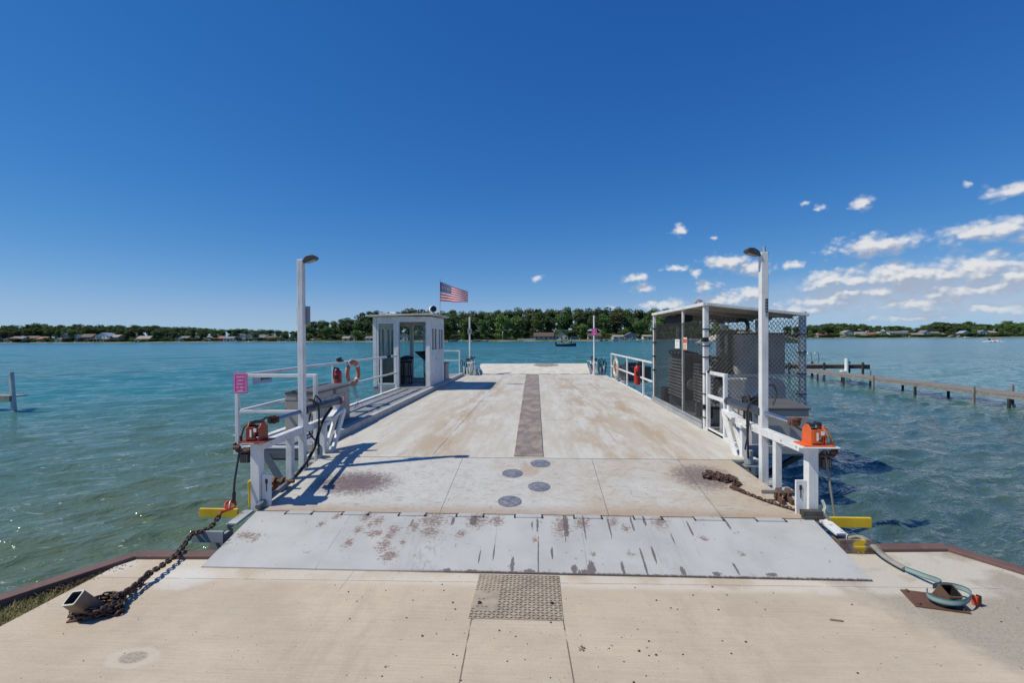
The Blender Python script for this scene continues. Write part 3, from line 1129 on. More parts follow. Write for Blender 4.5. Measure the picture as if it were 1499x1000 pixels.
# loose grit on the concrete
mb = MB()
for i in range(300):
    x_, y_ = random.uniform(-3.4, 3.6), 4.05 - random.random() ** .8 * 1.75
    if random.random() < .5:
        x_ = random.gauss(.1, .9)
    r_ = random.choice((.002, .003, .003, .004, .004, .005, .007, .009)) * random.uniform(.7, 1.1)
    mb.ball((x_, y_, ZG + r_ * .35), r_, 6, 4, 0 if random.random() < .75 else 1, (1, random.uniform(.6, 1), .65))
tag(mb.build('pebbles', [paint('dark_grit', (.07, .055, .045), .9, 0, .2), paint('pale_grit', (.5, .42, .33), .9, 0, .2)]),
    'loose grit and small stones scattered over the concrete landing', 'pebbles', kind='stuff')

# tread plate let into the concrete
pc = [on_z(697, 846, ZG), on_z(818, 848, ZG), on_z(822, 912, ZG), on_z(687, 912, ZG)]
x0, x1 = -.52, .17
y0, y1 = 3.45, 4.10
mb = MB().lohi((x0, y0, ZG - .01), (x1, y1, ZG + .005))
nxx, nyy = 21, 19
for i in range(nxx):
    for j in range(nyy):
        cx_, cy_ = x0 + (i + .5) * (x1 - x0) / nxx, y0 + (j + .5) * (y1 - y0) / nyy
        w_ = (.95 if j < 3 or i > 5 else .4) * random.uniform(.75, 1.05)
        if i < 6 and 3 <= j < 11 and random.random() < .75:
            continue
        a_ = radians(33) if (i + j) % 2 else radians(-33)
        l_, t_ = .019 * (.5 + .5 * w_), .0066 * w_
        ca, sa = cos(a_), sin(a_)
        pts_ = [(-l_, 0), (0, -t_), (l_, 0), (0, t_)]
        b_ = [V((cx_ + u * ca - v * sa, cy_ + u * sa + v * ca, ZG + .0052)) for u, v in pts_]
        tp_ = [V((cx_ + .8 * (u * ca - v * sa), cy_ + .8 * (u * sa + v * ca), ZG + .0085)) for u, v in pts_]
        mb.add(b_ + tp_, [(4, 5, 6, 7), (0, 1, 5, 4), (1, 2, 6, 5), (2, 3, 7, 6), (3, 0, 4, 7)], 1)
for cx_, cy_ in ((x0 + .06, y0 + .2), (x1 - .075, y0 + .22)):
    mb.lathe([(.014, 0), (.015, .007), (.008, .010)], (cx_, cy_, ZG + .005), None, 10, 2)
m_, g_, b_ = material('dusty_tread_plate')
n_ = g_.noise(g_.pos(), 8, 5, .65, .4)
surf(b_, g_, g_.mix(g_.step(n_, .35, .65), (.44, .36, .27), (.33, .265, .205)), .7, .1, g_.bump(g_.noise(g_.pos(), 90, 3), .3, .002))
tag(mb.build('tread_plate', [m_, paint('rubbed_tread', (.115, .095, .08), .5, .2, .1, metal=.2), M['black_steel']]),
    'rusty diamond tread plate set in the concrete below the ramp toe', 'tread plate')

# flattened leaf and a bit of litter
p = on_z(1223, 909, ZG)
mb = MB()
for i in range(7):
    mb.ball((p.x + i * .011 - .03, p.y - i * .002, ZG + .006), .011, 6, 4, 0, (1.2, .7, .5))
tag(mb.build('twig', paint('grey_twig', (.2, .16, .13), .9, 0, .1), smooth=True), 'short grey-brown twig lying on the bare concrete', 'twig')
p = on_z(851, 951, ZG)
mb = MB()
for i in range(5):
    a_ = i * 1.25
    mb.add([p + V((0, 0, .008)), p + V((cos(a_) * .03, sin(a_) * .03, .004)), p + V((cos(a_ + .5) * .022, sin(a_ + .5) * .022, .012))], [(0, 1, 2)])
tag(mb.build('dead_leaf', paint('dead_leaf', (.11, .08, .06), .9, 0, .1)), 'small curled dead leaf on the concrete below the tread plate', 'leaf')

# ------------------------------------------------------------------ ferry
XL, XR = -3.3, 2.95
YN, YF = 6.55, 21.6
ferry = thing('ferry', 'flat white steel car ferry with open deck, its bow ramp lowered on the concrete', 'ferry', (-.17, 14, ZW))


def apz(y):      # apron slope
    return -.004 - .196 * (YN - y) / (YN - 4.99)


mb = MB().lohi((XL + .05, YN + .02, -1.4), (XR - .05, YF - .02, -.03))
mb.prism([(-2.98, 5.02), (2.7, 5.02), (2.52, YN + .01), (-2.98, YN + .01)], -1.35, lambda x, y: apz(y) - .03)
mb.prism([(-2.9, YF - .03), (2.5, YF - .03), (2.5, YF + 1.5), (-2.9, YF + 1.5)], -1.35, lambda x, y: -.06 - .1 * (y - YF))
mb.lohi((XL + .3, 6.1, -1.2), (XL - .1, 6.54, -.22))
mb.lohi((2.5, 5.5, -1.2), (3.12, 6.54, -.24))
hull = mb.build('hull', M['hull'], ferry)
deck = MB().lohi((XL, YN, -.03), (XR, YF, 0)).build('deck', M['deck'], ferry)
MB().prism([(-.345, YN + .06), (.058, YN + .06), (-.01, YF - .05), (-.56, YF - .05)], .0, .016).build('centre_plate', M['strip'], ferry, bevel=.003)
apron = MB().prism([(-3.06, 4.99), (2.80, 4.99), (2.57, YN - .006), (-3.05, YN - .006)], lambda x, y: apz(y) - .028, lambda x, y: apz(y)).build('apron', M['apron'], ferry)
for (dx, dy) in ((746, 734.5), (789, 713), (750, 693.5), (791, 679)):
    z = -.1
    for _ in range(8):
        p = on_z(dx, dy, z)
        z = apz(p.y)
    sl = .196 / (YN - 4.99)
    R3 = Matrix.Rotation(math.atan(sl), 3, 'X')
    MB().lathe([(.132, 0), (.132, .003), (.125, .005), (.06, .005), (.055, .007), (.0, .007)], (p.x, p.y, z + .0015), R3, 28).build('cover_disc', M['disc'], apron)

# bow ramp
zh, zf = -.205, ZG + .006
yh, yf = 4.965, 4.115


def rampz(y):
    return zf + (zh - zf) * (y - yf) / (yh - yf)


ramp = MB().prism([(-3.03, yf), (2.77, yf + .012), (2.76, yh), (-3.03, yh)], lambda x, y: rampz(y) - .012, lambda x, y: rampz(y) + .006).build('ramp', M['ramp'], ferry)
mb = MB()
for i in range(9):
    xc = -2.55 + i * .61
    mb.prism([(xc - .13, yh - .05), (xc + .13, yh - .05), (xc + .13, yh + .06), (xc - .13, yh + .06)], lambda x, y: apz(yh) - .02, lambda x, y: apz(yh) + .004)
    mb.lohi((xc - .15, yh - .055, apz(yh) - .05), (xc - .135, yh + .05, apz(yh) + .004), 1)
    mb.lohi((xc + .135, yh - .055, apz(yh) - .05), (xc + .15, yh + .05, apz(yh) + .004), 1)
mb.cyl((-3.0, yh + .005, apz(yh) - .022), (2.75, yh + .005, apz(yh) - .022), .014, 8, 1)
mb.build('hinge', [M['ramp'], M['black_steel']], ferry, bevel=.002)
for sx, xo in ((-1, -3.12), (1, 2.86)):
    mb = MB()
    mb.beam((xo, yh + .02, zh + .0), (xo + sx * .02, yf + .60, rampz(yf + .60) + .015), .10, .025)
    mb.beam((xo + sx * .055, yh + .02, zh - .03), (xo + sx * .075, yf + .60, rampz(yf + .60) - .02), .016, .075)
    mb.build('ramp_edge', M['white' if sx > 0 else 'hull'], ferry, bevel=.003)

# stern ramp, lifted
mb = MB().prism([(-2.8, YF + .03), (2.32, YF + .03), (2.30, YF + 1.25), (-2.76, YF + 1.25)], lambda x, y: -.02 + .42 * (y - YF) / 1.25 - .03, lambda x, y: .0 + .42 * (y - YF) / 1.25)
m_, g_, b_ = material('cream_ramp_paint')
p_ = g_.pos()
n_ = g_.noise(g_.scale(p_, (1, 1, .4)), 3, 6, .65)
c_ = g_.mix(g_.step(n_, .35, .7), (.62, .585, .53), (.52, .48, .42))
xx, yy, zz = g_.xyz(p_)
c_ = g_.mix(g_.m('MULTIPLY', g_.step(g_.m('ADD', g_.noise(g_.scale(p_, (9, 1, 1.5)), 1.5, 4, .6), g_.blob(xx, zz, .35, .36, .9, .12)), 1.0, 1.2), .8), c_, (.2, .16, .13))
c_ = g_.mix(g_.m('MULTIPLY', g_.step(g_.noise(p_, 9, 5, .7), .58, .72), .3), c_, (.35, .25, .17))
surf(b_, g_, c_, .6)
mb.build('stern_ramp', m_, ferry)
for i in range(6):
    xc = -2.4 + i * .9
    MB().lohi((xc - .2, YF - .06, -.004), (xc + .2, YF + .04, .02)).build('stern_hinge', M['strip'], ferry, bevel=.003)

# port walkway and kerb
WX = -4.36
mb = MB().lohi((WX, 6.7, .02), (XL - .1, 14.95, .085)).lohi((WX, 14.95, .02), (XL - .1, 20.95, .085))
mb.build('walkway', M['walkway'], ferry)
mb = MB().lohi((XL - .1, 6.75, -.02), (XL + .02, 20.95, .125))
mb.build('kerb', M['kerb'], ferry, bevel=.012)
mb = MB().lohi((WX - .05, 6.67, -.02), (WX + .06, 14.7, .12))
mb.build('edge_beam', M['white'], ferry, bevel=.006)
MB().lohi((WX + .06, 6.66, -.07), (XL - .1, 6.7, .075)).build('front_beam', paint('shaded_beam_face', (.13, .15, .18), .5, .1, .12), ferry, bevel=.004)  # blue-grey colour carries the shade on the walkway's front face
MB().lohi((WX + .06, 6.655, .078), (XL - .1, 6.705, .105)).build('lip', M['white'], ferry)
MB().beam((-3.95, 6.68, .0), (-3.28, 6.05, -.33), .07, .07).build('outrigger', M['slate'], ferry)
for y_ in (7.6, 9.6, 12):
    MB().beam((-4.3, y_, .0), (-3.3, y_, -.75), .07, .07).build('outrigger', M['slate'], ferry)
MB().lohi((-4.3, 6.70, -.10), (-3.3, 6.78, -.02)).build('cross_beam', M['slate'], ferry)
# starboard side platform carrying the engine cage and box
mb = MB().lohi((XR - .02, 8.6, -.14), (4.78, 12.55, -.02)).lohi((XR - .019, 7.35, -.138), (4.2, 8.599, -.021))
mb.lohi((XR + .01, 7.3, -.10), (4.18, 7.349, .02))
mb.build('side_platform', M['grey_paint'], ferry, bevel=.004)
MB().lohi((XR - .005, 7.36, -.05), (XR + .045, 8.66, .05)).build('edge_strip', M['white'], ferry, bevel=.004)
MB().lohi((XR - .006, 12.5, -.05), (XR + .05, 19.5, .02)).build('edge_strip', M['white'], ferry, bevel=.004)
for y_ in (7.6, 9, 10.5, 12.2):
    MB().beam((4.1 if y_ < 8 else 4.7, y_, -.14), (3.0, y_, -.8), .07, .07).build('outrigger', M['slate'], ferry)
# yellow guide arms at hinge height, berthing plates lower down
pl = on_y(318, 751, 5.12)
mb = MB().box((pl.x + .02, 5.12, pl.z), (.44, .03, .095))
mb.build('guide_arm', M['yellow'], ferry, bevel=.003, label='yellow steel guide arm beside the red hook')
pr = on_y(1249, 765, 4.97)
mb = MB().box((pr.x - .04, 4.97, pr.z), (.42, .03, .10))
mb.build('guide_arm', M['yellow'], ferry, bevel=.003, label='yellow steel guide arm behind the grey strap')
pl = on_y(303, 786, 4.62)
mb = MB().box((pl.x + .01, 4.62, pl.z), (.33, .022, .115)).box((pl.x + .16, 4.69, pl.z - .02), (.03, .16, .09))
mb.lohi((pl.x - .02, 4.68, pl.z - .16), (pl.x + .2, 4.86, pl.z - .06))
mb.build('berthing_plate', M['grey_paint'], ferry, bevel=.003, label='bare grey berthing plate under the taut chain')
pr = on_y(1253, 800, 4.66)
m_, g_, b_ = material('rusty_plate_with_yellow')
p_ = g_.pos()
n_ = g_.noise(p_, 12, 6, .72, .3)
c_ = g_.mix(g_.step(n_, .35, .65), (.13, .07, .045), (.22, .19, .18))
xx, yy, zz = g_.xyz(p_)
d_ = g_.m('ADD', g_.blob(xx, zz, pr.x + .03, pr.z + .01, .085, .10), g_.m('MULTIPLY', g_.m('SUBTRACT', g_.noise(p_, 18, 5, .75), .5), 2.2))
c_ = g_.mix(g_.step(d_, .45, .62), c_, (.62, .42, .02))
surf(b_, g_, c_, .7, 0, g_.bump(n_, .3, .005))
mb = MB().box((pr.x, 4.66, pr.z), (.31, .025, .125)).box((pr.x + .06, 4.655, pr.z - .005), (.19, .03, .02)).box((pr.x - .1, 4.75, pr.z - .02), (.05, .16, .09))
mb.build('berthing_plate', m_, ferry, bevel=.003, label='rusty berthing plate with flaking yellow paint')


# hinge lugs beside the ramp
def lugs(x, y, z, mat, lab, sx, pin):
    mb_ = MB()
    for k_ in (0, 1):
        xx_ = x + k_ * .10 * sx
        prof = [(-.09, -.02), (.09, -.02), (.085, .06), (.045, .125), (-.01, .13), (-.045, .09), (-.03, .05), (-.09, .03)]
        mb_.extrude(prof, (xx_, y, z), (0, 1, 0), (0, 0, 1), (1, 0, 0), .035)
    mb_.cyl((x - .16 * sx, y + .01, z + .085), (x + .2 * sx, y + .01, z + .085), .022, 10, 1)
    return mb_.build('hinge_lug', [mat, pin], ferry, bevel=.004, label=lab)


lugs(2.60, 5.36, apz(5.4) + .01, M['rust'], 'rusty hooked hinge lugs with steel pin', 1, M['steel'])
lugs(-3.06, 5.5, apz(5.5) + .01, paint('dark_rust', (.065, .035, .03), .7, .4, .2), 'dark rusty hinge lugs beside the black hose', -1, M['rust'])
pb = on_y(1196, 753, 5.02)
mb = MB().box((2.76, 5.0, -.145), (.20, .07, .055)).box((2.76, 4.985, -.19), (.19, .06, .04))
mb.build('serrated_step', paint('serrated_black_plate', (.085, .078, .072), .6, .16, .35, scale=2.5), ferry, bevel=.004)

# ------------------------------------------------------------------ ramp lift frames
XLF, XRF = -3.10, 2.81


def lift_frame(sx, far, label):
    X = XLF if sx < 0 else XRF
    if far:
        X += (.02 if sx < 0 else -.32)

    def yy(t):
        return 28.15 - t if far else t
    o = -1 if sx < 0 else 1           # outboard direction
    root = thing('ramp_lift', label, 'lift frame', (X, yy(6.1), -.2), 'frames that raise the ramps')
    zb = -.24
    MB().lohi((X - .05, yy(5.10) - .05, zb), (X + .05, yy(5.10) + .05, .49)).build('post', M['white'], root, bevel=.006)
    MB().lohi((X - .038, yy(5.80) - .038, zb), (X + .038, yy(5.80) + .038, .415)).build('post', M['white'], root, bevel=.006)
    mb_ = MB().lohi((X - .042, yy(6.72) - .042, zb), (X + .042, yy(6.72) + .042, .44))
    mb_.lohi((X - .075, yy(6.72) - .075, .40), (X + .075, yy(6.72) + .075, .455))
    mb_.build('post', M['white'], root, bevel=.006)
    mb_ = MB().beam((X, yy(5.04), .462), (X, yy(7.15), .462), .085, .09)
    for yb_ in (5.3, 5.62, 6.35, 6.55):
        mb_.cyl((X - o * .0425, yy(yb_), .462), (X - o * .052, yy(yb_), .462), .011, 6, 1)
    mb_.build('beam', [M['white'], M['galv']], root, bevel=.004)
    mb_ = MB()
    for dx in (-.045, .06):
        mb_.beam((X + dx - o * .03, yy(7.26), .56), (X + dx - o * .03, yy(6.80), -.03), .035, .09, (0, 1, 0))
    mb_.beam((X - o * .02, yy(7.26), .56), (X - o * .02, yy(6.90), .49), .16, .04)
    mb_.lohi((X - .05, yy(5.95) - .05, zb - .03), (X + .07, yy(6.92) + .05, zb))
    mb_.build('brace', M['white'], root, bevel=.004)
    # perforated gusset inboard of the corner post
    mb_ = MB()
    mb_.lohi((X - o * .055, yy(5.10) - .012, -.19), (X - o * .155, yy(5.10) + .012, .16))
    mb_.box((X - o * .11, yy(5.10) - .0135, .085), (.026, .012, .05), 0, 1)
    mb_.box((X - o * .11, yy(5.10) - .0135, .02), (.008, .012, .09), 0, 1)
    mb_.build('gusset', [M['white'], M['black_steel']], root, bevel=.003)
    # top plate for the winch
    MB().lohi((X - .13 - .03 * o, yy(5.10) - .13, .513), (X + .13 + .09 * o, yy(5.10) + .13, .527)).build('winch_plate', M['grey_paint'] if sx < 0 else M['white'], root, bevel=.003)
    mb_ = MB().lohi((X + o * .06, yy(5.10) - .05, .41), (X + o * .20, yy(5.10) + .05, .43))
    mb_.beam((X + o * .20, yy(5.10), .40), (X + o * .26, yy(5.10), .50), .03)
    mb_.cyl((X + o * .17, yy(5.10) - .04, .46), (X + o * .24, yy(5.10) - .04, .46), .024, 10)
    mb_.torus((X + o * .21, yy(5.10) - .02, .45), .038, .007, 'X', 14, 5)
    mb_.build('sheave', M['rust'], root, bevel=.003)
    # hydraulic cylinder lying over the beam
    zc = .705
    cyl = MB().cyl((X - o * .0, yy(7.22), zc - .01), (X, yy(6.18), zc), .056, 18)
    cyl.cyl((X, yy(6.2), zc), (X, yy(6.15), zc), .066, 18).cyl((X, yy(7.26), zc - .012), (X, yy(7.20), zc - .01), .064, 18)
    cy = cyl.build('cylinder', M['slate'], root, smooth=True)
    MB().cyl((X, yy(6.15), zc), (X, yy(5.48), zc + .0), .026, 14).build('rod', M['chrome'] if sx > 0 else paint('blue_rod', (.10, .17, .36), .3, 0, .1, metal=.4), cy, smooth=True)
    mb_ = MB().box((X, yy(5.43), zc), (.09, .10, .075)).cyl((X - .06, yy(5.42), zc), (X + .06, yy(5.42), zc), .024, 10)
    mb_.box((X + .02, yy(5.38), zc + .045), (.05, .06, .03))
    mb_.build('clevis', M['rust'], cy, bevel=.004)
    MB().lohi((X - .03, yy(6.16), .50), (X + .03, yy(6.22), zc - .05)).build('saddle', M['white'], root)
    MB().lohi((X - .04, yy(7.14), .50), (X + .04, yy(7.2), zc - .06)).build('saddle', M['white'], root)
    # hydraulic hoses
    hp = spline([(X + .05, yy(6.45), zc + .05), (X + .07 * o, yy(6.42), zc + .12), (X - .08 * o, yy(6.4), zc + .02), (X - .09 * o, yy(6.38), .25), (X - .03 * o, yy(6.5), -.02), (X + .06 * o, yy(6.62), -.22)], 8)
    MB().tube(hp, .013, 7).build('hose', M['black'], root, smooth=True)
    hp = spline([(X - .02, yy(6.7), zc + .05), (X - .05, yy(6.62), zc + .13), (X - .02, yy(6.5), zc + .1), (X - .07, yy(6.42), .4), (X - .05 * o, yy(6.55), .1), (X + .1 * o, yy(6.7), -.2)], 8)
    MB().tube(hp, .011, 7).build('hose', M['black'], root, smooth=True)
    # hydraulic valve pot behind the lamp post
    mb_ = MB().cyl((X - o * .03, yy(6.5), .14), (X - o * .03, yy(6.5), -.04), .055, 12)
    mb_.lohi((X - .09, yy(6.55), -.07), (X + .09, yy(6.43), -.05))
    mb_.build('valve', M['grey_paint'], root, smooth=False)
    return root


lift_frame(-1, False, 'white ramp lift frame under the worn red winch, next to the tan box')
lift_frame(1, False, 'white ramp lift frame under the bright orange winch')
FL = lift_frame(-1, True, 'distant white ramp lift frame by the pole with the grey sign')
FR = lift_frame(1, True, 'distant white ramp lift frame by the pole with the pink sign')
# hose loops on the stern frames
for X, o in ((-3.04, -1), (2.58, 1)):
    for k_ in range(5):
        y_ = 21.35 + random.uniform(0, .4)
        hp = spline([(X + o * .1 * k_ * .6, y_, -.05), (X + o * (.1 + .06 * k_), y_ + .05, .35), (X + o * (.05 + .09 * k_), y_, .62 + .05 * (k_ % 3)), (X + o * (.18 + .08 * k_), y_ + .1, .4), (X + o * (.12 + .07 * k_), y_, -.05)], 7)
        MB().tube(hp, .014, 6).build('hose', M['black'], FL if o < 0 else FR, smooth=True)
    mb = MB()
    for k_ in range(3):
        mb.lohi((X + o * (.02 + .14 * k_) - .03, 21.28, -.1), (X + o * (.02 + .14 * k_) + .03, 21.34, .28 + .05 * k_))
    mb.build('manifold', M['white'], FL if o < 0 else FR, bevel=.004)

# long black hose with a grey sleeve running down from the port cylinder
hp = spline([(-3.08, 6.95, .62), (-3.02, 6.5, .47), (-3.005, 6.25, .2), (-2.99, 5.95, .04), (-2.985, 5.68, -.04), (-2.99, 5.35, -.09), (-3.03, 4.98, -.165)], 8)
t = thing('air_hose', 'thick black hose with a grey tail running down to the ramp hinge', 'hose', hp[-1])
MB().tube(hp[:34], .022, 9).build('rubber_hose', M['black'], t, smooth=True)
MB().tube(hp[33:], .030, 9).build('sleeve', paint('blue_grey_sleeve', (.17, .19, .21), .6, 0, .2), t, smooth=True)
# yellow lever beside the port corner post
t = MB().tube(spline([(-3.20, 5.12, -.2), (-3.20, 5.11, .02), (-3.195, 5.10, .07), (-3.15, 5.10, .10)], 5), .016, 8)
t = tag(t.build('stop_lever', M['yellow'], smooth=True), 'yellow bent steel lever against the corner post under the red winch', 'lever')


# ------------------------------------------------------------------ winches
def winch(X, Y, Z, mat, label, o):
    r = thing('winch', label, 'winch', (X, Y, Z))
    MB().lohi((X - .15, Y - .11, Z), (X + .15, Y + .11, Z + .014)).build('base_plate', mat, r, bevel=.003)
    for dx in (-.068, .068):
        prof = [(-.09, .012), (.09, .012), (.085, .16)] + [(.06 * cos(a), .16 + .055 * sin(a)) for a in np.linspace(.35, pi - .35, 6)] + [(-.085, .16)]
        MB().extrude(prof, (X + dx - .006, Y, Z), (0, 1, 0), (0, 0, 1), (1, 0, 0), .014).build('side_cheek', mat, r, bevel=.003)
    MB().lohi((X - .06, Y - .093, Z + .03), (X + .035, Y - .082, Z + .17)).build('front_shield', mat, r, bevel=.004)
    d = MB().cyl((X - .06, Y, Z + .11), (X + .06, Y, Z + .11), .05, 14)
    for k_ in range(6):
        d.torus((X - .045 + k_ * .018, Y, Z + .11), .056, .010, 'X', 14, 5)
    d.build('drum', M['chain'], r, smooth=True)
    mb_ = MB().lohi((X + .018, Y - .098, Z + .115), (X + .05, Y - .0945, Z + .155))
    mb_.lohi((X - .025, Y - .0965, Z + .06), (X - .005, Y - .0945, Z + .14))
    mb_.build('decal', M['sign_white'], r)
    mb_ = MB().tube([(X - o * -.075, Y - .02, Z + .19), (X + o * .12, Y - .04, Z + .16), (X + o * .14, Y - .06, Z + .07)], .010, 7)
    mb_.cyl((X + o * .14, Y - .07, Z + .07), (X + o * .14, Y - .07, Z - .01), .016, 8)
    mb_.build('handle', M['chain'] if o < 0 else paint('brass_handle', (.35, .2, .09), .5, .3, .1), r, smooth=True)
    MB().lohi((X - .05, Y - .05, Z + .19), (X - .015, Y + .05, Z + .225)).build('ratchet', M['black_steel'], r, bevel=.003)
    MB().lohi((X + .02, Y - .03, Z + .20), (X + .06, Y + .05, Z + .235)).build('brake', M['black_steel'], r, bevel=.003)
    MB().torus((X + .02, Y - .095, Z + .07), .016, .005, 'Y', 12, 5).build('ring', M['black_steel'], r)
    return r


winch(XLF, 5.10, .528, M['winch_red'], 'worn dark red hand winch on the corner post beside the pink sign', -1)
winch(XRF + .03, 5.10, .528, M['winch_orange'], 'bright orange hand winch on the corner post', 1)


# floodlights hanging under the winch brackets
def flood(X, Y, Z, label):
    r = thing('flood_light', label, 'flood light', (X, Y, Z), 'flood lights under the winches')
    MB().lohi((X - .055, Y - .05, Z), (X + .055, Y + .05, Z + .11)).build('housing', M['black'], r, bevel=.012)
    m_ = MB().lohi((X - .045, Y - .056, Z + .012), (X + .045, Y - .051, Z + .098))
    for k_ in range(5):
        m_.lohi((X - .045 + k_ * .0215, Y - .060, Z + .012), (X - .041 + k_ * .0215, Y - .0562, Z + .098), 1)
    m_.build('lens', [paint('dull_lens', (.22, .21, .19), .3, 0, .1), M['black_steel']], r)
    m_ = MB().tube([(X - .04, Y, Z + .105), (X - .03, Y, Z + .16), (X + .03, Y, Z + .16), (X + .04, Y, Z + .105)], .009, 6)
    m_.build('bracket', M['black_steel'], r)


flood(XLF - .15, 5.15, .28, 'small black flood light hanging below the worn red winch')
flood(XRF + .16, 5.15, .28, 'small black flood light hanging below the bright orange winch')

# cable from the port winch to the rod clevis
mb = MB().tube(spline([(XLF + .03, 5.14, .74), (XLF + .02, 5.24, .76), (XLF, 5.38, .73)], 6), .012, 7)
for k_ in range(5):
    mb.torus((XLF + random.uniform(-.02, .02), 5.38 + random.uniform(-.03, .03), .72 + random.uniform(-.02, .02)), .028, .007, random.choice('XYZ'), 10, 5)
tag(mb.build('lashing', M['black'], smooth=True), 'black cable lashing knotted between the red winch and the blue rod', 'cable')

# ------------------------------------------------------------------ port mooring: cable, hook, chain, bollard
pH = on_y(341, 736, 4.98)
pP = on_y(291, 781, 4.60)
pJ = on_z(216, 842, ZG + .07)
bolL = on_z(143, 896, ZG)
mb = MB().tube(spline([(XLF - .17, 5.06, .46), (XLF - .18, 5.03, .3), pH + V((.02, .0, .22)), pH + V((.01, 0, .04))], 6), .011, 7)
mb.tube([pH + V((.015, 0, .11)), pH + V((.01, 0, .03))], .018, 8)
tag(mb.build('winch_cable', M['black_steel'], smooth=True), 'black steel cable dropping from the red winch to the red hook', 'cable')
ra = (pP - pH).normalized()
side = ra.cross(V((0, 1, 0))).normalized()
hk = thing('hook', 'red orange steel hook joining the winch cable to the rusty chain', 'hook', pH)
lp = []
for a_ in np.linspace(-.2, 1.75 * pi, 22):
    lp.append(pH + ra * (.035 - .05 * cos(a_)) + side * (.046 * sin(a_)))
lp2 = [pH + ra * t_ + side * s_ for t_, s_ in ((.085, .03), (.12, .008), (.16, -.005))]
MB().tube(lp + lp2, .0135, 8).build('hook_body', M['hook'], hk, smooth=True)
MB().tube([pH + ra * .1 + side * .012, pH + ra * .15 + side * -.02, pH + ra * .17], .012, 7).build('latch', M['hook'], hk, smooth=True)
MB().torus(pH + V((.008, 0, .02)), .022, .008, 'X', 14, 6).build('shackle', M['chain'], hk, smooth=True)

path = spline([pH + ra * .15, pP.lerp(pH, .33) + V((0, 0, -.045)), pP + V((.02, -.02, .02)), pP + V((-.05, -.03, 0)), pP.lerp(pJ, .5) + V((0, 0, -.03)), pJ], 8)
mb = chain_links(MB(), path, .062, .0085, .0205)
b0 = bolL + V((.09, .03, .09))
path = spline([pJ + V((-.01, 0, 0)), pJ.lerp(b0, .5) + V((0, .02, -.02)), b0], 8)
chain_links(mb, path, .062, .0085, .0205, .4)
path = spline([pJ + V((.0, -.01, -.02)), pJ + V((-.03, -.07, -.055)), bolL.lerp(pJ, .45) + V((.06, -.05, .012)), bolL + V((.2, -.02, .014)), bolL + V((.1, -.05, .03))], 8)
chain_links(mb, path, .062, .0085, .0205, .2)
mb.torus(pJ, .026, .011, 'X', 14, 7)
for k_ in range(5):
    pts = []
    ph = random.uniform(0, 2 * pi)
    for i in range(13):
        a_ = ph + i * 2 * pi / 13 * (.75 if k_ > 3 else 1)
        rr = .115 + .014 * sin(3 * a_ + k_) + .012 * (k_ % 3)
        pts.append(bolL + V((cos(a_) * rr * 1.08, sin(a_) * rr * .92, .016 + .012 * k_ + .008 * sin(2 * a_ + k_))))
    chain_links(mb, pts, .056, .0075, .0185, random.uniform(0, 1))
tag(mb.build('mooring_chain', M['chain'], smooth=True), 'rusty chain from the red hook, wrapped round the bright square bollard', 'chain')


def bollard(base, lean, yaw, size, length, wall, mats, label, plate):
    r = thing('bollard', label, 'bollard', base)
    ax = V(lean).normalized()
    u_ = V((cos(yaw), sin(yaw), 0))
    u_ = (u_ - ax * u_.dot(ax)).normalized()
    v_ = ax.cross(u_)
    h = size / 2
    mb_ = MB()
    p0 = V(base) + V((0, 0, -.02))

    def ring(c, hh):
        rr = hh * .28
        out = []
        for sx_, sy_, a0_ in ((1, 1, 0), (-1, 1, pi / 2), (-1, -1, pi), (1, -1, 1.5 * pi)):
            for k2 in range(4):
                a2_ = a0_ + k2 * pi / 6
                out.append(c + u_ * (sx_ * (hh - rr) + rr * cos(a2_)) + v_ * (sy_ * (hh - rr) + rr * sin(a2_)))
        return out
    n = 16
    top = p0 + ax * length
    A, B, C_, D = ring(p0, h), ring(top, h), ring(top, h - wall), ring(p0, h - wall)
    vs = A + B + C_ + D
    fs = [(i, (i + 1) % n, n + (i + 1) % n, n + i) for i in range(n)]
    mb_.add(vs, fs, 0)
    mb_.add(vs, [(n + i, n + (i + 1) % n, 2 * n + (i + 1) % n, 2 * n + i) for i in range(n)], 1)
    mb_.add(vs, [(2 * n + i, 2 * n + (i + 1) % n, 3 * n + (i + 1) % n, 3 * n + i) for i in range(n)], 2)
    mb_.build('tube', mats, r, smooth=True)
    pm = MB()
    pm.box(V(base) + V(plate[0]), plate[1], plate[2])
    pm.build('foot_plate', M['rust'], r, bevel=.003)
    for dx, dy in ((-.4, -.38), (.4, .38), (-.4, .38), (.4, -.38)):
        q = V((dx * plate[1][0], dy * plate[1][1], 0))
        q.rotate(Matrix.Rotation(plate[2], 3, 'Z'))
        MB().lathe([(.013, 0), (.013, .014), (.007, .018)], V(base) + V(plate[0]) + q + V((0, 0, plate[1][2] / 2)), None, 8).build('bolt', M['rust'], r)
    return r


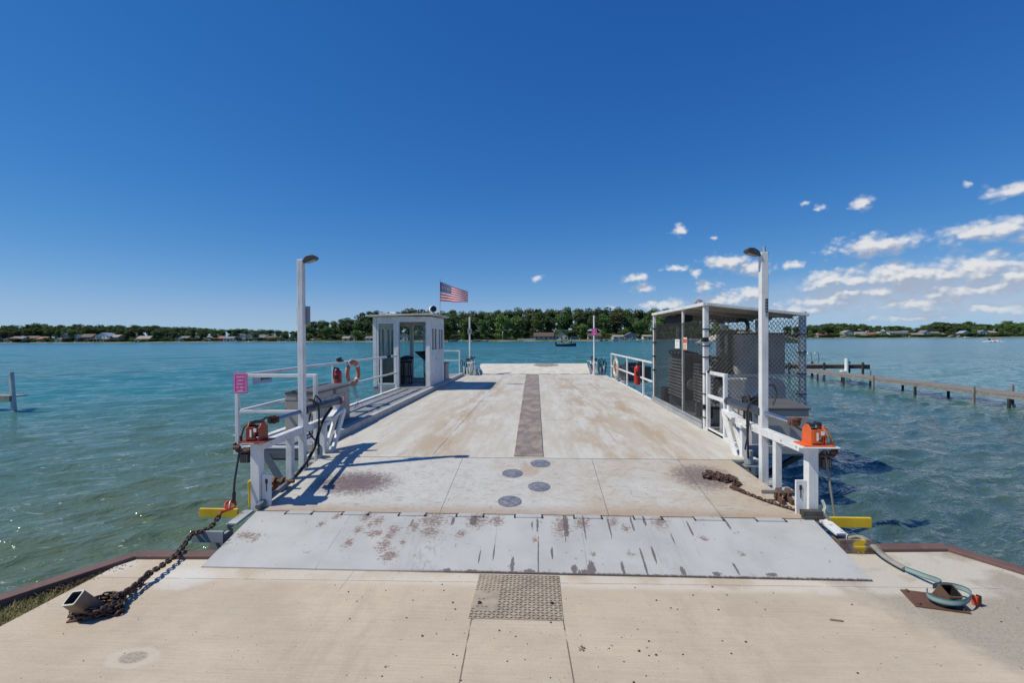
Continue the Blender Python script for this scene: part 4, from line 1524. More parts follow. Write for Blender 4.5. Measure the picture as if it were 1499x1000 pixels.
bollard(bolL, (-.20, -.56, .80), radians(1), .112, .25, .011, [paint('worn_bright_tube', (.20, .13, .09), .5, .16, .15), paint('cut_bright_rim', (.50, .48, .45), .35, 0, .05), paint('tube_inside', (.07, .065, .06), .7, .2, .2)],
        'bright cut-off square steel bollard wrapped in rusty chain', ((0, 0, .006), (.27, .24, .012), .3))
bolR = on_z(1375, 883, ZG)
m_, g_, b_ = material('rusty_tube_with_yellow')
p_ = g_.pos()
n_ = g_.noise(p_, 9, 6, .7, .3)
c_ = g_.mix(g_.step(n_, .35, .65), (.115, .065, .042), (.17, .105, .075))
c_ = g_.mix(g_.step(g_.noise(p_, 7.5, 5, .7, .6), .645, .675), c_, (.62, .38, .05))
surf(b_, g_, c_, .65, .15, g_.bump(n_, .25, .005))
bollard(bolR, (.10, -.46, .88), radians(4), .112, .18, .010, [m_, M['rust'], M['black_steel']],
        'rusty square bollard with yellow paint flecks and a teal strap round it', ((-.03, .01, .006), (.34, .25, .012), radians(-14)))

# starboard mooring strap
p0 = V((2.87, 4.98, -.13))
P1 = on_y(1232, 786, 4.92)
P2 = on_y(1262, 790, 4.78)
P3 = on_y(1296, 817, 4.50)
P4 = on_z(1325, 833, ZG + .035)
P5 = on_z(1378, 853, ZG + .075)
st = thing('mooring_strap', 'teal webbing strap in a grey sleeve, looped round the rusty bollard', 'strap', P4)
sp = spline([p0, P1 + V((0, 0, .0)), P2 + V((0, 0, .02)), P3 + V((0, 0, .01)), P4], 8)
MB().tube(sp, .034, 10, 0, True, .45, (0, 0, 1)).build('sleeve', M['sleeve'], st, smooth=True)
MB().tube(spline([V((2.88, 5.03, -.02)), V((2.89, 5.0, -.08)), p0, P1.lerp(p0, .6) + V((0, 0, .0))], 5), .028, 8, 0, True, .3, (1, 0, 0)).build('webbing', M['web_pale'], st, smooth=True)


def ribbon(pts, w, th, mats, name, parent, up=(0, 0, 1), edge=True):
    mb_ = MB()
    P = [V(p) for p in pts]
    n = len(P)
    vs = []
    for i, p in enumerate(P):
        u_ = V(up(i) if callable(up) else up)
        t_ = (P[min(i + 1, n - 1)] - P[max(i - 1, 0)]).normalized()
        u_ = (u_ - t_ * u_.dot(t_)).normalized()
        s_ = t_.cross(u_)
        vs += [p + u_ * w * .5 + s_ * th, p + u_ * w * .3 + s_ * th, p - u_ * w * .3 + s_ * th, p - u_ * w * .5 + s_ * th,
               p - u_ * w * .5 - s_ * th, p - u_ * w * .3 - s_ * th, p + u_ * w * .3 - s_ * th, p + u_ * w * .5 - s_ * th]
    for i in range(n - 1):
        for k_ in range(8):
            mid = k_ in (1, 5)
            mb_.add([vs[i * 8 + k_], vs[i * 8 + (k_ + 1) % 8], vs[i * 8 + 8 + (k_ + 1) % 8], vs[i * 8 + 8 + k_]], [(0, 1, 2, 3)], 1 if mid else 0)
    return mb_.build(name, mats, parent, smooth=False)


cR = bolR + V((.035, -.005, .0))
loop = []
for i in range(25):
    a_ = radians(115) - i / 24 * radians(330)
    rr = .135 + .02 * sin(a_ * 2)
    loop.append(cR + V((cos(a_) * rr * 1.15 + .03, sin(a_) * rr * .9, .075 + .012 * cos(a_))))
pts = spline([P4 + V((0, 0, .0)), P4.lerp(P5, .5) + V((0, 0, .0)), P5] + loop[1:], 4)
ribbon(pts, .042, .0022, [M['teal_web'], M['web_pale']], 'webbing', st)
MB().box(cR + V((.205, -.02, .04)), (.02, .04, .065), .3).build('label_tab', M['hook'], st)
MB().box(cR + V((.222, -.03, .04)), (.012, .03, .085), .5).build('strap_end', M['black'], st)
# starboard winch rope to the berthing plate
pr0, pr1 = on_y(1205, 640, 5.1), on_y(1225, 778, 4.98)
tag(MB().tube(spline([V((XRF + .09, 5.04, .70)), V((XRF + .12, 5.0, .62)), pr0, pr0.lerp(pr1, .5), pr1], 5), .0105, 7).build('winch_rope', paint('grey_rope', (.22, .2, .18), .8, 0, .2), smooth=True),
    'grey rope hanging from the bright orange winch to the yellow guide arm', 'rope')

# heap of chain on the apron
def apt(x, y):
    z = -.1
    for _ in range(8):
        p_ = on_z(x, y, z)
        z = apz(p_.y)
    return p_


mb = MB()
for k_ in range(7):
    pts = []
    for i in range(9):
        q = apt(1032 + i * 5.6 + random.uniform(-3, 3), 698 + random.uniform(-3, 5) + (i * .9 if i > 3 else 0))
        pts.append(q + V((0, 0, .016 + random.uniform(0, .03))))
    chain_links(mb, spline(pts, 2), .055, .0075, .018, random.uniform(0, 2))
for k_ in range(2):
    pts = [apt(*q) + V((random.uniform(-.02, .02), 0, .016)) for q in ((1070, 704), (1083, 710), (1072, 716), (1090, 721))]
    chain_links(mb, spline(pts, 4), .055, .0075, .018, 1)
pts = [apt(*q) + V((0, 0, .014)) for q in ((1078, 706), (1074, 714), (1084, 721), (1100, 727), (1120, 735), (1142, 742), (1158, 747), (1174, 752))]
chain_links(mb, spline(pts, 6), .055, .0075, .018, .5)
tag(mb.build('loose_chain', paint('brown_chain', (.10, .055, .046), .7, .3, .2, rustcol=(.085, .045, .032), metal=.2), smooth=True), 'slack rusty chain heaped on the bow apron with its tail along the edge', 'chain')


# ------------------------------------------------------------------ lamp posts and stern poles
def lamp_post(X, Y, w, ztop, side, label):
    r = thing('lamp_post', label, 'lamp post', (X, Y, -.25))
    MB().lohi((X - w / 2, Y - w / 2, -.25), (X + w / 2, Y + w / 2, ztop)).build('pole', M['white'], r, bevel=.008)
    # drooping wedge shaped luminaire
    prof = [(0, -.018), (.03, -.03), (.165, .005), (.168, .03), (.13, .062), (.07, .066), (.015, .035)]
    h = MB()
    h.extrude(prof, (X + side * (w / 2 + .01), Y - .062, ztop - .02), (side, 0, .12), (-.12 * side * side, 0, 1), (0, 1, 0), .124)
    hd = h.build('lamp_head', paint('bronze_lamp', (.06, .058, .058), .4, 0, .1), r, bevel=.012)
    lz = MB().beam((X + side * (w / 2 + .05), Y, ztop - .040), (X + side * (w / 2 + .155), Y, ztop - .008), .095, .01, (0, 0, 1))
    lz.build('lens', paint('frosted_lens', (.36, .32, .27), .3, 0, .05), hd)
    MB().beam((X + side * (w / 2 - .01), Y, ztop - .03), (X + side * (w / 2 + .05), Y, ztop - .012), .05, .035).build('arm', M['black_steel'], r, bevel=.003)
    return r


LPL = lamp_post(-3.083, 6.08, .078, 2.685, 1, 'white square lamp post beside the tan storage box, small grey plate on its back')
LPR = lamp_post(2.81, 6.14, .088, 2.70, -1, 'white square lamp post in front of the engine cage, black sticker on it')
MB().cyl((2.83, 6.16, 2.70), (2.83, 6.16, 2.78), .018, 10).lohi((2.80, 6.12, 2.68), (2.87, 6.20, 2.705)).build('photocell', M['galv'], LPR)
mb = MB().lohi((2.812, 6.0925, 1.95), (2.844, 6.0955, 2.12))
for k_ in range(4):
    mb.lohi((2.820, 6.091, 1.965 + k_ * .038), (2.836, 6.0923, 1.985 + k_ * .038), 1)
mb.lohi((2.812, 6.092, 1.90), (2.844, 6.0955, 1.948), 1)
mb.build('sticker', [paint('black_vinyl', (.02, .022, .024), .4, 0, .05), M['sign_grey']], LPR)
mb = MB().lohi((-3.17, 6.13, 1.83), (-2.99, 6.135, 2.08))
tag(mb.build('sign_plate', M['sign_grey'], bevel=.002), 'plain grey back of a sign fixed behind the lamp post', 'sign')

X = on_y(688, 549, 21.3).x
r = thing('marker_pole', 'thin white pole with a small grey sign at the far end of the deck', 'pole', (X, 21.3, -.05))
MB().cyl((X, 21.3, -.1), (X, 21.3, 2.60), .038, 10).build('pole', M['white'], r, smooth=True)
MB().cyl((X, 21.3, 2.60), (X, 21.3, 2.66), .03, 8).build('cap', M['rust'], r)
zc = on_y(688, 485, 21.3).z
mb = MB().lohi((X - .085, 21.23, zc - .12), (X + .085, 21.245, zc + .12))
mb.lohi((X - .04, 21.225, zc - .05), (X + .04, 21.2295, zc + .06), 1)
tag(mb.build('sign', [M['galv'], paint('grey_marks', (.15, .16, .2), .5, 0, 0)]), 'small grey sign on the thin pole by the flag', 'sign')
X = on_y(870, 549, 20.95).x
r = thing('marker_pole', 'thin white pole with a pink sign at the far end of the deck', 'pole', (X, 20.95, -.05))
MB().cyl((X, 20.95, -.1), (X, 20.95, 2.60), .038, 10).build('pole', M['white'], r, smooth=True)
zc = on_y(870, 486, 20.9).z
mb = MB().lohi((X - .115, 20.87, zc - .155), (X + .115, 20.885, zc + .155))
for k_ in range(4):
    mb.lohi((X - .06, 20.865, zc - .11 + k_ * .065), (X + .05, 20.8695, zc - .085 + k_ * .065), 1)
tag(mb.build('sign', [M['pink'], M['pink_light']]), 'pink sign on the thin pole near the far railing', 'sign')

# ------------------------------------------------------------------ railings
def rail_run(name, label, pts, posts, ztop, zmid, zbase, w=.05, base=0.0, extra=None, loc=None):
    r = thing(name, label, 'railing', loc or (pts[0][0], pts[0][1], zbase))
    for a_, b_ in zip(pts, pts[1:]):
        a_, b_ = V((a_[0], a_[1], 0)), V((b_[0], b_[1], 0))
        d_ = (b_ - a_).normalized() * .0
        MB().beam(a_ + V((0, 0, ztop)), b_ + V((0, 0, ztop)), w, w).build('top_rail', M['white'], r, bevel=.006)
        MB().beam(a_ + V((0, 0, zmid)), b_ + V((0, 0, zmid)), w * .9, w * .9).build('mid_rail', M['white'], r, bevel=.006)
    for x_, y_, *h_ in posts:
        top = h_[0] if h_ else ztop + w * .45
        MB().lohi((x_ - w * .53, y_ - w * .53, zbase), (x_ + w * .53, y_ + w * .53, top)).build('post', M['white'], r, bevel=.006)
    return r


PR = rail_run('railing', 'white railing round the walkway carrying the pink sign and life ring', [(-3.20, 6.7), (-4.36, 6.7), (-4.36, 14.45)],
              [(-4.36, 6.7), (-3.20, 6.7), (-4.36, 9.95), (-4.36, 13.05), (-4.36, 14.45, 1.26)], 1.12, .60, .02)
rail_run('railing', 'short white railing closing the walkway beyond the cabin', [(-4.36, 20.9), (-3.47, 20.9)], [(-3.47, 20.9), (-4.36, 20.9)], 1.09, .66, .06)
rail_run('railing', 'white railing along the deck edge with extinguisher and faded life ring', [(2.93, 12.5), (2.93, 19.4)],
         [(2.93, 13.55), (2.93, 16.0), (2.93, 18.35), (2.93, 19.4)], .99, .5, -.25)
r = thing('railing', 'white gate-like railing panel between engine cage and storage box', 'railing', (2.97, 8.0, .0))
for y_ in (7.78, 8.55):
    MB().lohi((2.97 - .03, y_ - .03, .0), (2.97 + .03, y_ + .03, 1.06)).build('post', M['white'], r, bevel=.006)
for z_ in (1.03, .62, .035):
    MB().beam((2.97, 7.81, z_), (2.97, 8.52, z_), .05, .055).build('rail', M['white'], r, bevel=.005)
MB().cyl((3.12, 8.3, -.02), (3.12, 8.3, .62), .045, 12).build('pipe', M['galv'], r, smooth=True)
MB().cyl((3.2, 8.75, 1.02), (2.93, 8.42, 1.045), .03, 8).build('latch', M['black'], r)

# pink rule sign on the first railing post: five lines of wording too small to read
x0, x1, z0, z1, ys = -4.375, -4.17, .875, 1.165, 6.635
mb = MB()
pr_ = []
rr = .02
for cx_, cz_, a0_ in ((x1 - rr, z1 - rr, 0), (x0 + rr, z1 - rr, pi / 2), (x0 + rr, z0 + rr, pi), (x1 - rr, z0 + rr, 1.5 * pi)):
    for k_ in range(5):
        a_ = a0_ + k_ * pi / 8
        pr_.append((cx_ + rr * cos(a_), cz_ + rr * sin(a_)))
mb.extrude(pr_, (0, ys, 0), (1, 0, 0), (0, 0, 1), (0, 1, 0), .006)
for a_, b_ in (((x0 + .013, z0 + .014), (x0 + .019, z1 - .014)), ((x1 - .019, z0 + .014), (x1 - .013, z1 - .014)), ((x0 + .018, z0 + .013), (x1 - .018, z0 + .019)), ((x0 + .018, z1 - .019), (x1 - .018, z1 - .013))):
    mb.lohi((a_[0], ys - .0025, a_[1]), (b_[0], ys - .0002, b_[1]), 1)
xc = (x0 + x1) / 2
for i, (w_, words_) in enumerate(((.115, (.6, .34)), (.075, (1,)), (.095, (1,)), (.105, (.36, .5)), (.07, (1,)))):
    z_ = z1 - .058 - i * .05
    xx = xc - w_ / 2
    for ww in words_:
        x2 = xx
        while x2 < xx + ww * w_ - .006:
            l_ = random.choice((.008, .010, .012))
            mb.lohi((x2, ys - .0025, z_ - .011 - random.choice((0, 0, .004))), (x2 + l_ - .003, ys - .0002, z_ + .010 + random.choice((0, 0, .005))), 1)
            x2 += l_
        xx += ww * w_ + .01
tag(mb.build('sign', [M['pink'], M['pink_light']]), 'pink sign with white border and lettering on the first walkway railing post', 'sign')
# name board hung from the long rail
mb = MB().lohi((-4.40, 7.12, .95), (-4.392, 7.66, 1.075))
for k_ in range(6):
    mb.lohi((-4.392, 7.34 + k_ * .05, 1.0), (-4.389, 7.375 + k_ * .05, 1.05), 1)
tag(mb.build('name_board', [paint('pale_blue_board', (.38, .47, .58), .5, 0, .05), M['black']]), 'pale blue board with dark lettering hung under the walkway railing', 'board')
# black clip lamp on the rail
mb = MB().lohi((-4.40, 10.2, 1.145), (-4.32, 10.4, 1.19)).cyl((-4.36, 10.15, 1.2), (-4.36, 10.35, 1.22), .025, 8)
tag(mb.build('clamp', M['black'], bevel=.004), 'small black clamp on the walkway rail above the extinguisher', 'clamp')
mb = MB().lohi((-4.41, 13.5, 1.09), (-4.33, 13.85, 1.17))
tag(mb.build('cable_box', M['black'], bevel=.01), 'small black box strapped to the rail by the cabin', 'box')


# ------------------------------------------------------------------ life rings and extinguishers
def life_ring(c, yaw, R, label, mat):
    r = thing('life_ring', label, 'life ring', c)
    M3 = Matrix.Rotation(yaw, 3, 'Z') @ Matrix.Rotation(pi / 2, 3, 'Y')
    MB().torus(c, R, .058, M3=M3, n=36, k=12, flat=.8).build('ring', mat, r, smooth=True)
    for q in range(4):
        a_ = q * pi / 2 + pi / 4
        MB().torus(c, R, .061, M3=M3, n=5, k=12, flat=.82, a0=a_ - .12, a1=a_ + .12).build('band', M['ring_white'], r, smooth=True)
    pts = []
    for q in range(33):
        a_ = q * 2 * pi / 32 + pi / 4
        pts.append(M3 @ V(((R + .066 + .02 * abs(sin(2 * (a_ - pi / 4)))) * cos(a_), (R + .066 + .02 * abs(sin(2 * (a_ - pi / 4)))) * sin(a_), 0)) + V(c))
    MB().tube(pts, .007, 5).build('grab_line', M['ring_white'], r, smooth=True)
    return r


ringc = V((-4.28, 10.82, .86))
life_ring(ringc, radians(-8), .245, 'orange life ring hanging on the walkway railing past the tan box', M['orange_ring'])
mb = MB()
for k_ in range(6):
    a_ = random.uniform(-.15, .15)
    mb.tube(spline([ringc + V((.03, a_, -.26)), ringc + V((.05 + .05 * random.random(), a_ - .1, -.45)), ringc + V((.12, a_ - .05, -.62)), ringc + V((.2 + .1 * random.random(), a_ - .2 - .1 * k_, -.74))], 6), .0045, 4)
tag(mb.build('throw_line', paint('pale_rope', (.42, .44, .42), .8, 0, .1), smooth=True), 'thin pale throw line dangling below the orange life ring', 'rope')
life_ring(V((2.87, 17.9, .50)), radians(4), .30, 'faded pale life ring on the far deck-edge railing', paint('bleached_ring', (.60, .42, .33), .65, 0, .14))


def extinguisher(c, h, R, label, hose):
    r = thing('fire_extinguisher', label, 'fire extinguisher', c)
    x_, y_, z_ = c
    MB().lathe([(R * .9, 0), (R, .01), (R, h * .72), (R * .86, h * .81), (R * .4, h * .88), (R * .36, h * .92)], c, None, 18).build('cylinder', M['red'], r, smooth=True)
    m2 = MB().cyl((x_, y_, z_ + h * .91), (x_, y_, z_ + h * .97), R * .38, 10)
    m2.beam((x_, y_ + R * .2, z_ + h * .98), (x_, y_ - R * 1.1, z_ + h * 1.0), R * .3, .012)
    m2.beam((x_, y_ + R * .2, z_ + h * .96), (x_, y_ - R * 1.0, z_ + h * .93), R * .3, .012)
    m2.build('valve', M['black_steel'], r)
    MB().tube(spline([(x_ + R * .2 * hose, y_, z_ + h * .95), (x_ + R * 1.1 * hose, y_, z_ + h * .98), (x_ + R * 1.3 * hose, y_, z_ + h * .7), (x_ + R * 1.15 * hose, y_ - .01, z_ + h * .4)], 6), .014, 7).build('hose', M['black'], r, smooth=True)
    m2 = MB().torus((x_, y_, z_ + h * .35), R + .003, .006, 'Z', 18, 5)
    m2.lohi((x_ - R * .55, y_ - R - .002, z_ + h * .42), (x_ + R * .55, y_ - R * .8, z_ + h * .62))
    m2.build('strap', M['black'], r)
    return r


extinguisher((-4.235, 9.9, .62), .42, .075, 'red fire extinguisher on the walkway railing post above the tan box', -1)
extinguisher((2.84, 13.95, .28), .62, .085, 'tall red fire extinguisher on the deck-edge railing by the cage', 1)
# outboard power pack beyond the far railing
c = on_y(911, 541, 17.6)
r = thing('power_pack', 'black machine box on a bracket outside the deck-edge railing', 'machine', (3.5, 17.6, .05))
MB().lohi((3.05, 17.0, .12), (3.95, 18.3, .62)).build('casing', M['engine'], r, bevel=.03)
mb = MB().lohi((3.15, 17.2, .62), (3.5, 17.7, .74)).cyl((3.7, 17.6, .62), (3.7, 17.6, .78), .1, 12)
mb.build('engine_head', M['black_steel'], r, bevel=.01)
MB().beam((2.95, 17.3, .06), (3.9, 17.3, .06), .08, .08).beam((2.95, 18.0, .06), (3.9, 18.0, .06), .08, .08).build('bracket', M['white'], r)


# ------------------------------------------------------------------ storage boxes
def deck_box(lo, hi, lid_over, lid_t, label, cat='storage box', along='y', bmat=None):
    r = thing('storage_box', label, cat, ((lo[0] + hi[0]) / 2, (lo[1] + hi[1]) / 2, lo[2]))
    zl = hi[2] - lid_t
    b_ = MB().lohi(lo, (hi[0], hi[1], zl))
    n = 5
    for i in range(n):       # moulded ribs
        if along == 'y':
            y_ = lo[1] + (i + .5) * (hi[1] - lo[1]) / n
            b_.lohi((hi[0] - .002, y_ - .11, lo[2] + .05), (hi[0] + .008, y_ + .11, zl - .09))
        else:
            x_ = lo[0] + (i + .5) * (hi[0] - lo[0]) / n
            b_.lohi((x_ - .10, lo[1] - .008, lo[2] + .05), (x_ + .10, lo[1] + .002, zl - .10))
    b_.build('body', bmat or M['box_tan'], r, bevel=.012)
    o_ = lid_over
    l_ = MB()
    if along == 'y':
        prof = [(lo[0] - o_, zl + .003), (hi[0] + o_, zl + .003), (hi[0] + o_, zl + lid_t * .8), (hi[0] - .06, zl + lid_t * 1.25), (lo[0] + .06, zl + lid_t * 1.25), (lo[0] - o_, zl + lid_t * .8)]
        l_.extrude(prof, (0, lo[1] - o_, 0), (1, 0, 0), (0, 0, 1), (0, 1, 0), hi[1] - lo[1] + 2 * o_)
    else:
        prof = [(lo[1] - o_, zl + .003), (hi[1] + o_, zl + .003), (hi[1] + o_, zl + lid_t * 1.9), (lo[1] + .08, zl + lid_t * 1.25), (lo[1] - o_, zl + lid_t * .8)]
        l_.extrude(prof, (lo[0] - o_, 0, 0), (0, 1, 0), (0, 0, 1), (1, 0, 0), hi[0] - lo[0] + 2 * o_)
    l_.build('lid', M['box_lid'], r, bevel=.008)
    bd = MB()
    if along == 'y':
        bd.lohi((lo[0] - .003, lo[1] - .003, zl - .115), (hi[0] + .003, hi[1] + .003, zl - .105))
        yc_ = (lo[1] + hi[1]) / 2
        bd.lohi((hi[0] + .002, yc_ - .05, zl - .08), (hi[0] + .014, yc_ + .05, zl + .01))
    else:
        bd.lohi((lo[0] - .003, lo[1] - .0035, zl - .098), (hi[0] + .003, hi[1] + .003, zl - .09))
    bd.build('latch', M['box_lid'], r)
    return r


deck_box((-4.26, 7.82, .09), (-3.71, 9.21, .765), .012, .04, 'tan storage box with grey lid on the walkway below the fire extinguisher')
deck_box((3.20, 7.66, -.02), (4.19, 8.34, .55), .02, .05, 'tan storage box with dark lid in front of the engine cage', along='x')
r = thing('storage_box', 'narrow tan locker standing on the walkway just past the cabin', 'storage box', (-3.75, 17.5, .09))
MB().lohi((-4.0, 17.25, .09), (-3.38, 17.9, .72)).build('body', M['box_tan'], r, bevel=.01)
MB().lohi((-4.02, 17.23, .723), (-3.36, 17.92, .76)).build('lid', M['box_lid'], r, bevel=.006)
# pink tag on the port cylinder end
mb = MB().lohi((-3.115, 7.275, .62), (-3.02, 7.28, .745)).lohi((-3.11, 7.281, .48), (-3.03, 7.285, .605))
tag(mb.build('warning_tag', paint('pale_pink_tag', (.72, .42, .5), .6, 0, .08)), 'pale pink warning tags tied to the end of the dark cylinder', 'tag')

# hand levers and hoses over the starboard box
r = thing('control_levers', 'chrome hydraulic hand levers with black hoses beside the dark box lid', 'levers', (3.3, 7.45, .02))
MB().lohi((3.22, 7.42, .02), (3.32, 7.52, .62)).build('stand', M['grey_paint'], r, bevel=.005)
MB().lohi((3.16, 7.38, .60), (3.42, 7.56, .74)).cyl((3.42, 7.47, .70), (3.42, 7.47, .93), .05, 10).build('valve_block', M['black_steel'], r, bevel=.006)
for k_ in range(2):
    MB().tube([(3.19 + .1 * k_, 7.45, .70), (3.24 + .1 * k_, 7.42, .76), (3.38 + .08 * k_, 7.36, .94 - .07 * k_)], .010, 8).build('lever', M['chrome'], r, smooth=True)
    MB().tube(spline([(3.2 + .1 * k_, 7.4, .72), (3.08 + .09 * k_, 7.3, .66), (3.05 + .1 * k_, 7.28, .45), (3.1 + .08 * k_, 7.3, .22)], 7), .014, 7).build('hose', M['black'], r, smooth=True)
MB().tube(spline([(3.40, 7.5, .74), (3.52, 7.45, .92), (3.58, 7.4, .80), (3.5, 7.35, .62)], 8), .011, 7).build('hose', M['black'], r, smooth=True)
MB().tube(spline([(3.02, 6.15, .66), (3.12, 5.95, .55), (3.16, 5.6, .50), (3.05, 5.25, .62)], 8), .013, 7).build('hose', M['black'], r, smooth=True)

# ------------------------------------------------------------------ pilot cabin
CX0, CX1, CY0, CY1, CZ0, CZ1 = -5.22, -3.40, 14.86, 17.1, .10, 2.34
cab = thing('pilot_cabin', 'small white wheelhouse with flat roof and open doorway on the walkway', 'cabin', ((CX0 + CX1) / 2, (CY0 + CY1) / 2, CZ0))
MB().lohi((CX0, CY0, CZ0 - .16), (CX1, CY1, CZ0 + .012)).build('floor', M['grey_paint'], cab)
T = .06


def wall_with_holes(along, const, a0, a1, z0_, z1_, holes, t, name, mat):
    """Panel in a vertical plane with rectangular openings (a0,a1,z0,z1), tiled from butted boxes."""
    mb_ = MB()
    xs_ = sorted({a0, a1, *[h[0] for h in holes], *[h[1] for h in holes]})
    zs_ = sorted({z0_, z1_, *[h[2] for h in holes], *[h[3] for h in holes]})
    for i in range(len(xs_) - 1):
        for j in range(len(zs_) - 1):
            xc_, zc_ = (xs_[i] + xs_[i + 1]) / 2, (zs_[j] + zs_[j + 1]) / 2
            if any(h[0] < xc_ < h[1] and h[2] < zc_ < h[3] for h in holes):
                continue
            if along == 'x':
                mb_.lohi((xs_[i], const, zs_[j]), (xs_[i + 1], const + t, zs_[j + 1]))
            else:
                mb_.lohi((const, xs_[i], zs_[j]), (const + t, xs_[i + 1], zs_[j + 1]))
    o_ = mb_.build(name, mat, cab)
    for h in holes:
        fr = MB()
        fw = .035
        for (p0_, p1_, q0, q1) in ((h[0], h[1], h[2], h[2] + fw), (h[0], h[1], h[3] - fw, h[3]), (h[0], h[0] + fw, h[2] + fw, h[3] - fw), (h[1] - fw, h[1], h[2] + fw, h[3] - fw)):
            if along == 'x':
                fr.lohi((p0_, const - .012, q0), (p1_, const + t + .012, q1))
            else:
                fr.lohi((const - .012, p0_, q0), (const + t + .012, p1_, q1))
        if len(h) > 4 and h[4]:
            xm = (h[0] + h[1]) / 2
            if along == 'x':
                fr.lohi((xm - .02, const - .008, h[2] + fw), (xm + .02, const + t + .008, h[3] - fw))
            else:
                fr.lohi((const - .008, xm - .02, h[2] + fw), (const + t + .008, xm + .02, h[3] - fw))
        w_ = fr.build('window', M['white_clean'], cab)
        gl = MB()
        if along == 'x':
            gl.lohi((h[0] + fw, const + t * .45, h[2] + fw), (h[1] - fw, const + t * .55, h[3] - fw))
        else:
            gl.lohi((const + t * .45, h[0] + fw, h[2] + fw), (const + t * .55, h[1] - fw, h[3] - fw))
        gl.build('pane', M['glass'], w_)
    return o_


wall_with_holes('y', CX1 - T, CY0 + .13, CY1, CZ0 + .02, CZ1, [(15.1, 15.95, 1.24, 2.0, 1), (16.12, 16.95, 1.24, 2.0, 1)], T, 'side_wall', M['white'])
wall_with_holes('y', CX0, CY0 + .13, CY1, CZ0 + .02, CZ1, [(15.1, 15.9, .95, 2.0, 1), (16.05, 16.95, .95, 2.0, 1)], T, 'side_wall', M['white'])
wall_with_holes('x', CY1 - T, CX0 + T, CX1 - T, CZ0 + .02, CZ1, [(-5.10, -4.60, .9, 2.12), (-4.54, -4.03, .2, 2.15), (-3.97, -3.50, .9, 2.12)], T, 'back_wall', M['white'])
# front: glazed panel to port, doorway to starboard
wall_with_holes('x', CY0, CX0 + .13, -4.50, CZ0 + .02, CZ1, [(CX0 + .14, -4.52, CZ0 + .1, 2.16)], T, 'front_panel', M['white'])
for x_, w_ in ((CX0, .12), (-4.50, .10), (CX1 - .12, .12)):
    MB().lohi((x_, CY0 - .012, CZ0 + .02), (x_ + w_, CY0 + .13, CZ1)).build('corner_post', M['white'], cab, bevel=.006)
MB().lohi((-4.40, CY0, 2.17), (CX1 - .12, CY0 + T, CZ1)).build('lintel', M['white'], cab)
mb = MB().lohi((-4.40, CY0 + .01, 2.12), (-4.37, CY0 + .06, 2.17)).lohi((-4.40, CY0 + .01, .14), (-4.37, CY0 + .06, 2.12)).lohi((CX1 - .15, CY0 + .01, .14), (CX1 - .12, CY0 + .06, 2.17))
mb.build('door_frame', M['galv'], cab)
# sliding door leaf pushed open inside
mb = MB()
for a_, b_ in (((-3.56, .16), (-3.525, 2.1)), ((-4.02, .16), (-3.985, 2.1)), ((-3.985, .16), (-3.56, .22)), ((-3.985, 2.04), (-3.56, 2.1)), ((-3.985, 1.0), (-3.56, 1.05))):
    mb.lohi((a_[0], 16.55, a_[1]), (b_[0], 16.59, b_[1]))
dl = mb.build('inner_door', M['galv'], cab)
MB().lohi((-3.985, 16.565, 1.05), (-3.56, 16.575, 2.04)).build('pane', M['glass'], dl)
MB().lohi((-3.985, 16.56, .22), (-3.56, 16.58, .45)).build('kick_panel', M['white'], dl)
rf = MB().prism([(CX0 - .16, CY0 - .2), (CX1 + .16, CY0 - .2), (CX1 + .16, CY1 + .25), (CX0 - .16, CY1 + .25)], lambda x, y: CZ1 + .002 + .02 * (x + 5.22), lambda x, y: CZ1 + .05 + .022 * (x + 5.22))
rf.build('roof', paint('roof_paint', (.55, .55, .54), .6, .2, .1), cab, bevel=.008)
MB().lohi((CX0 + .06, CY0 + .06, CZ1 - .01), (CX1 - .06, CY1 - .06, CZ1 - .001)).build('ceiling', M['white_clean'], cab)
# helm desk and shelves inside
mb = MB().lohi((CX0 + .09, CY0 + .35, CZ0 + .02), (CX0 + .5, CY1 - .4, .92)).lohi((CX0 + .07, CY0 + .3, .92), (CX0 + .55, CY1 - .35, .95))
mb.build('helm_desk', paint('worn_desk', (.17, .155, .14), .6, 0, .15), cab, bevel=.006)
mb = MB().beam((-3.55, 15.6, .95), (-3.95, 15.95, 1.2), .5, .04).lohi((-3.75, 15.9, .12), (-3.68, 15.97, 1.0))
mb.build('control_panel', M['black_steel'], cab)
# stool with a black bag on it
r = thing('stool', 'tall black bar stool standing in the wheelhouse doorway', 'stool', (-4.40, 15.7, .115))
MB().lathe([(.0, .72), (.19, .72), (.2, .75), (.18, .79), (0, .80)], (-4.40, 15.7, .115), None, 16).build('seat', M['black'], r, smooth=True)
for dx, dy in ((-.15, -.15), (.15, -.15), (-.15, .15), (.15, .15)):
    MB().tube([(-4.40 + dx * .7, 15.7 + dy * .7, .84), (-4.40 + dx, 15.7 + dy, .117)], .016, 7).build('leg', M['black_steel'], r, smooth=True)
MB().torus((-4.40, 15.7, .38), .19, .010, 'Z', 16, 5).build('foot_ring', M['black_steel'], r)
mb = MB().ball((-4.36, 15.66, 1.005), .095, 12, 8, 0, (1.7, 1.0, .8)).ball((-4.50, 15.66, .99), .07, 10, 7, 0, (1.3, 1, .8)).ball((-4.21, 15.66, 1.0), .07, 10, 7, 0, (1.2, 1, .75))
tag(mb.build('bag', M['dark_cloth'], smooth=True), 'black bundled bag lying on the wheelhouse stool', 'bag')
mb = MB().lohi((-3.72, 15.9, 1.24), (-3.52, 16.0, 1.5)).lohi((-3.64, 15.93, 1.20), (-3.60, 15.97, 1.25))
tag(mb.build('screen', M['black'], bevel=.01), 'black chart display standing on the wheelhouse control panel', 'screen')

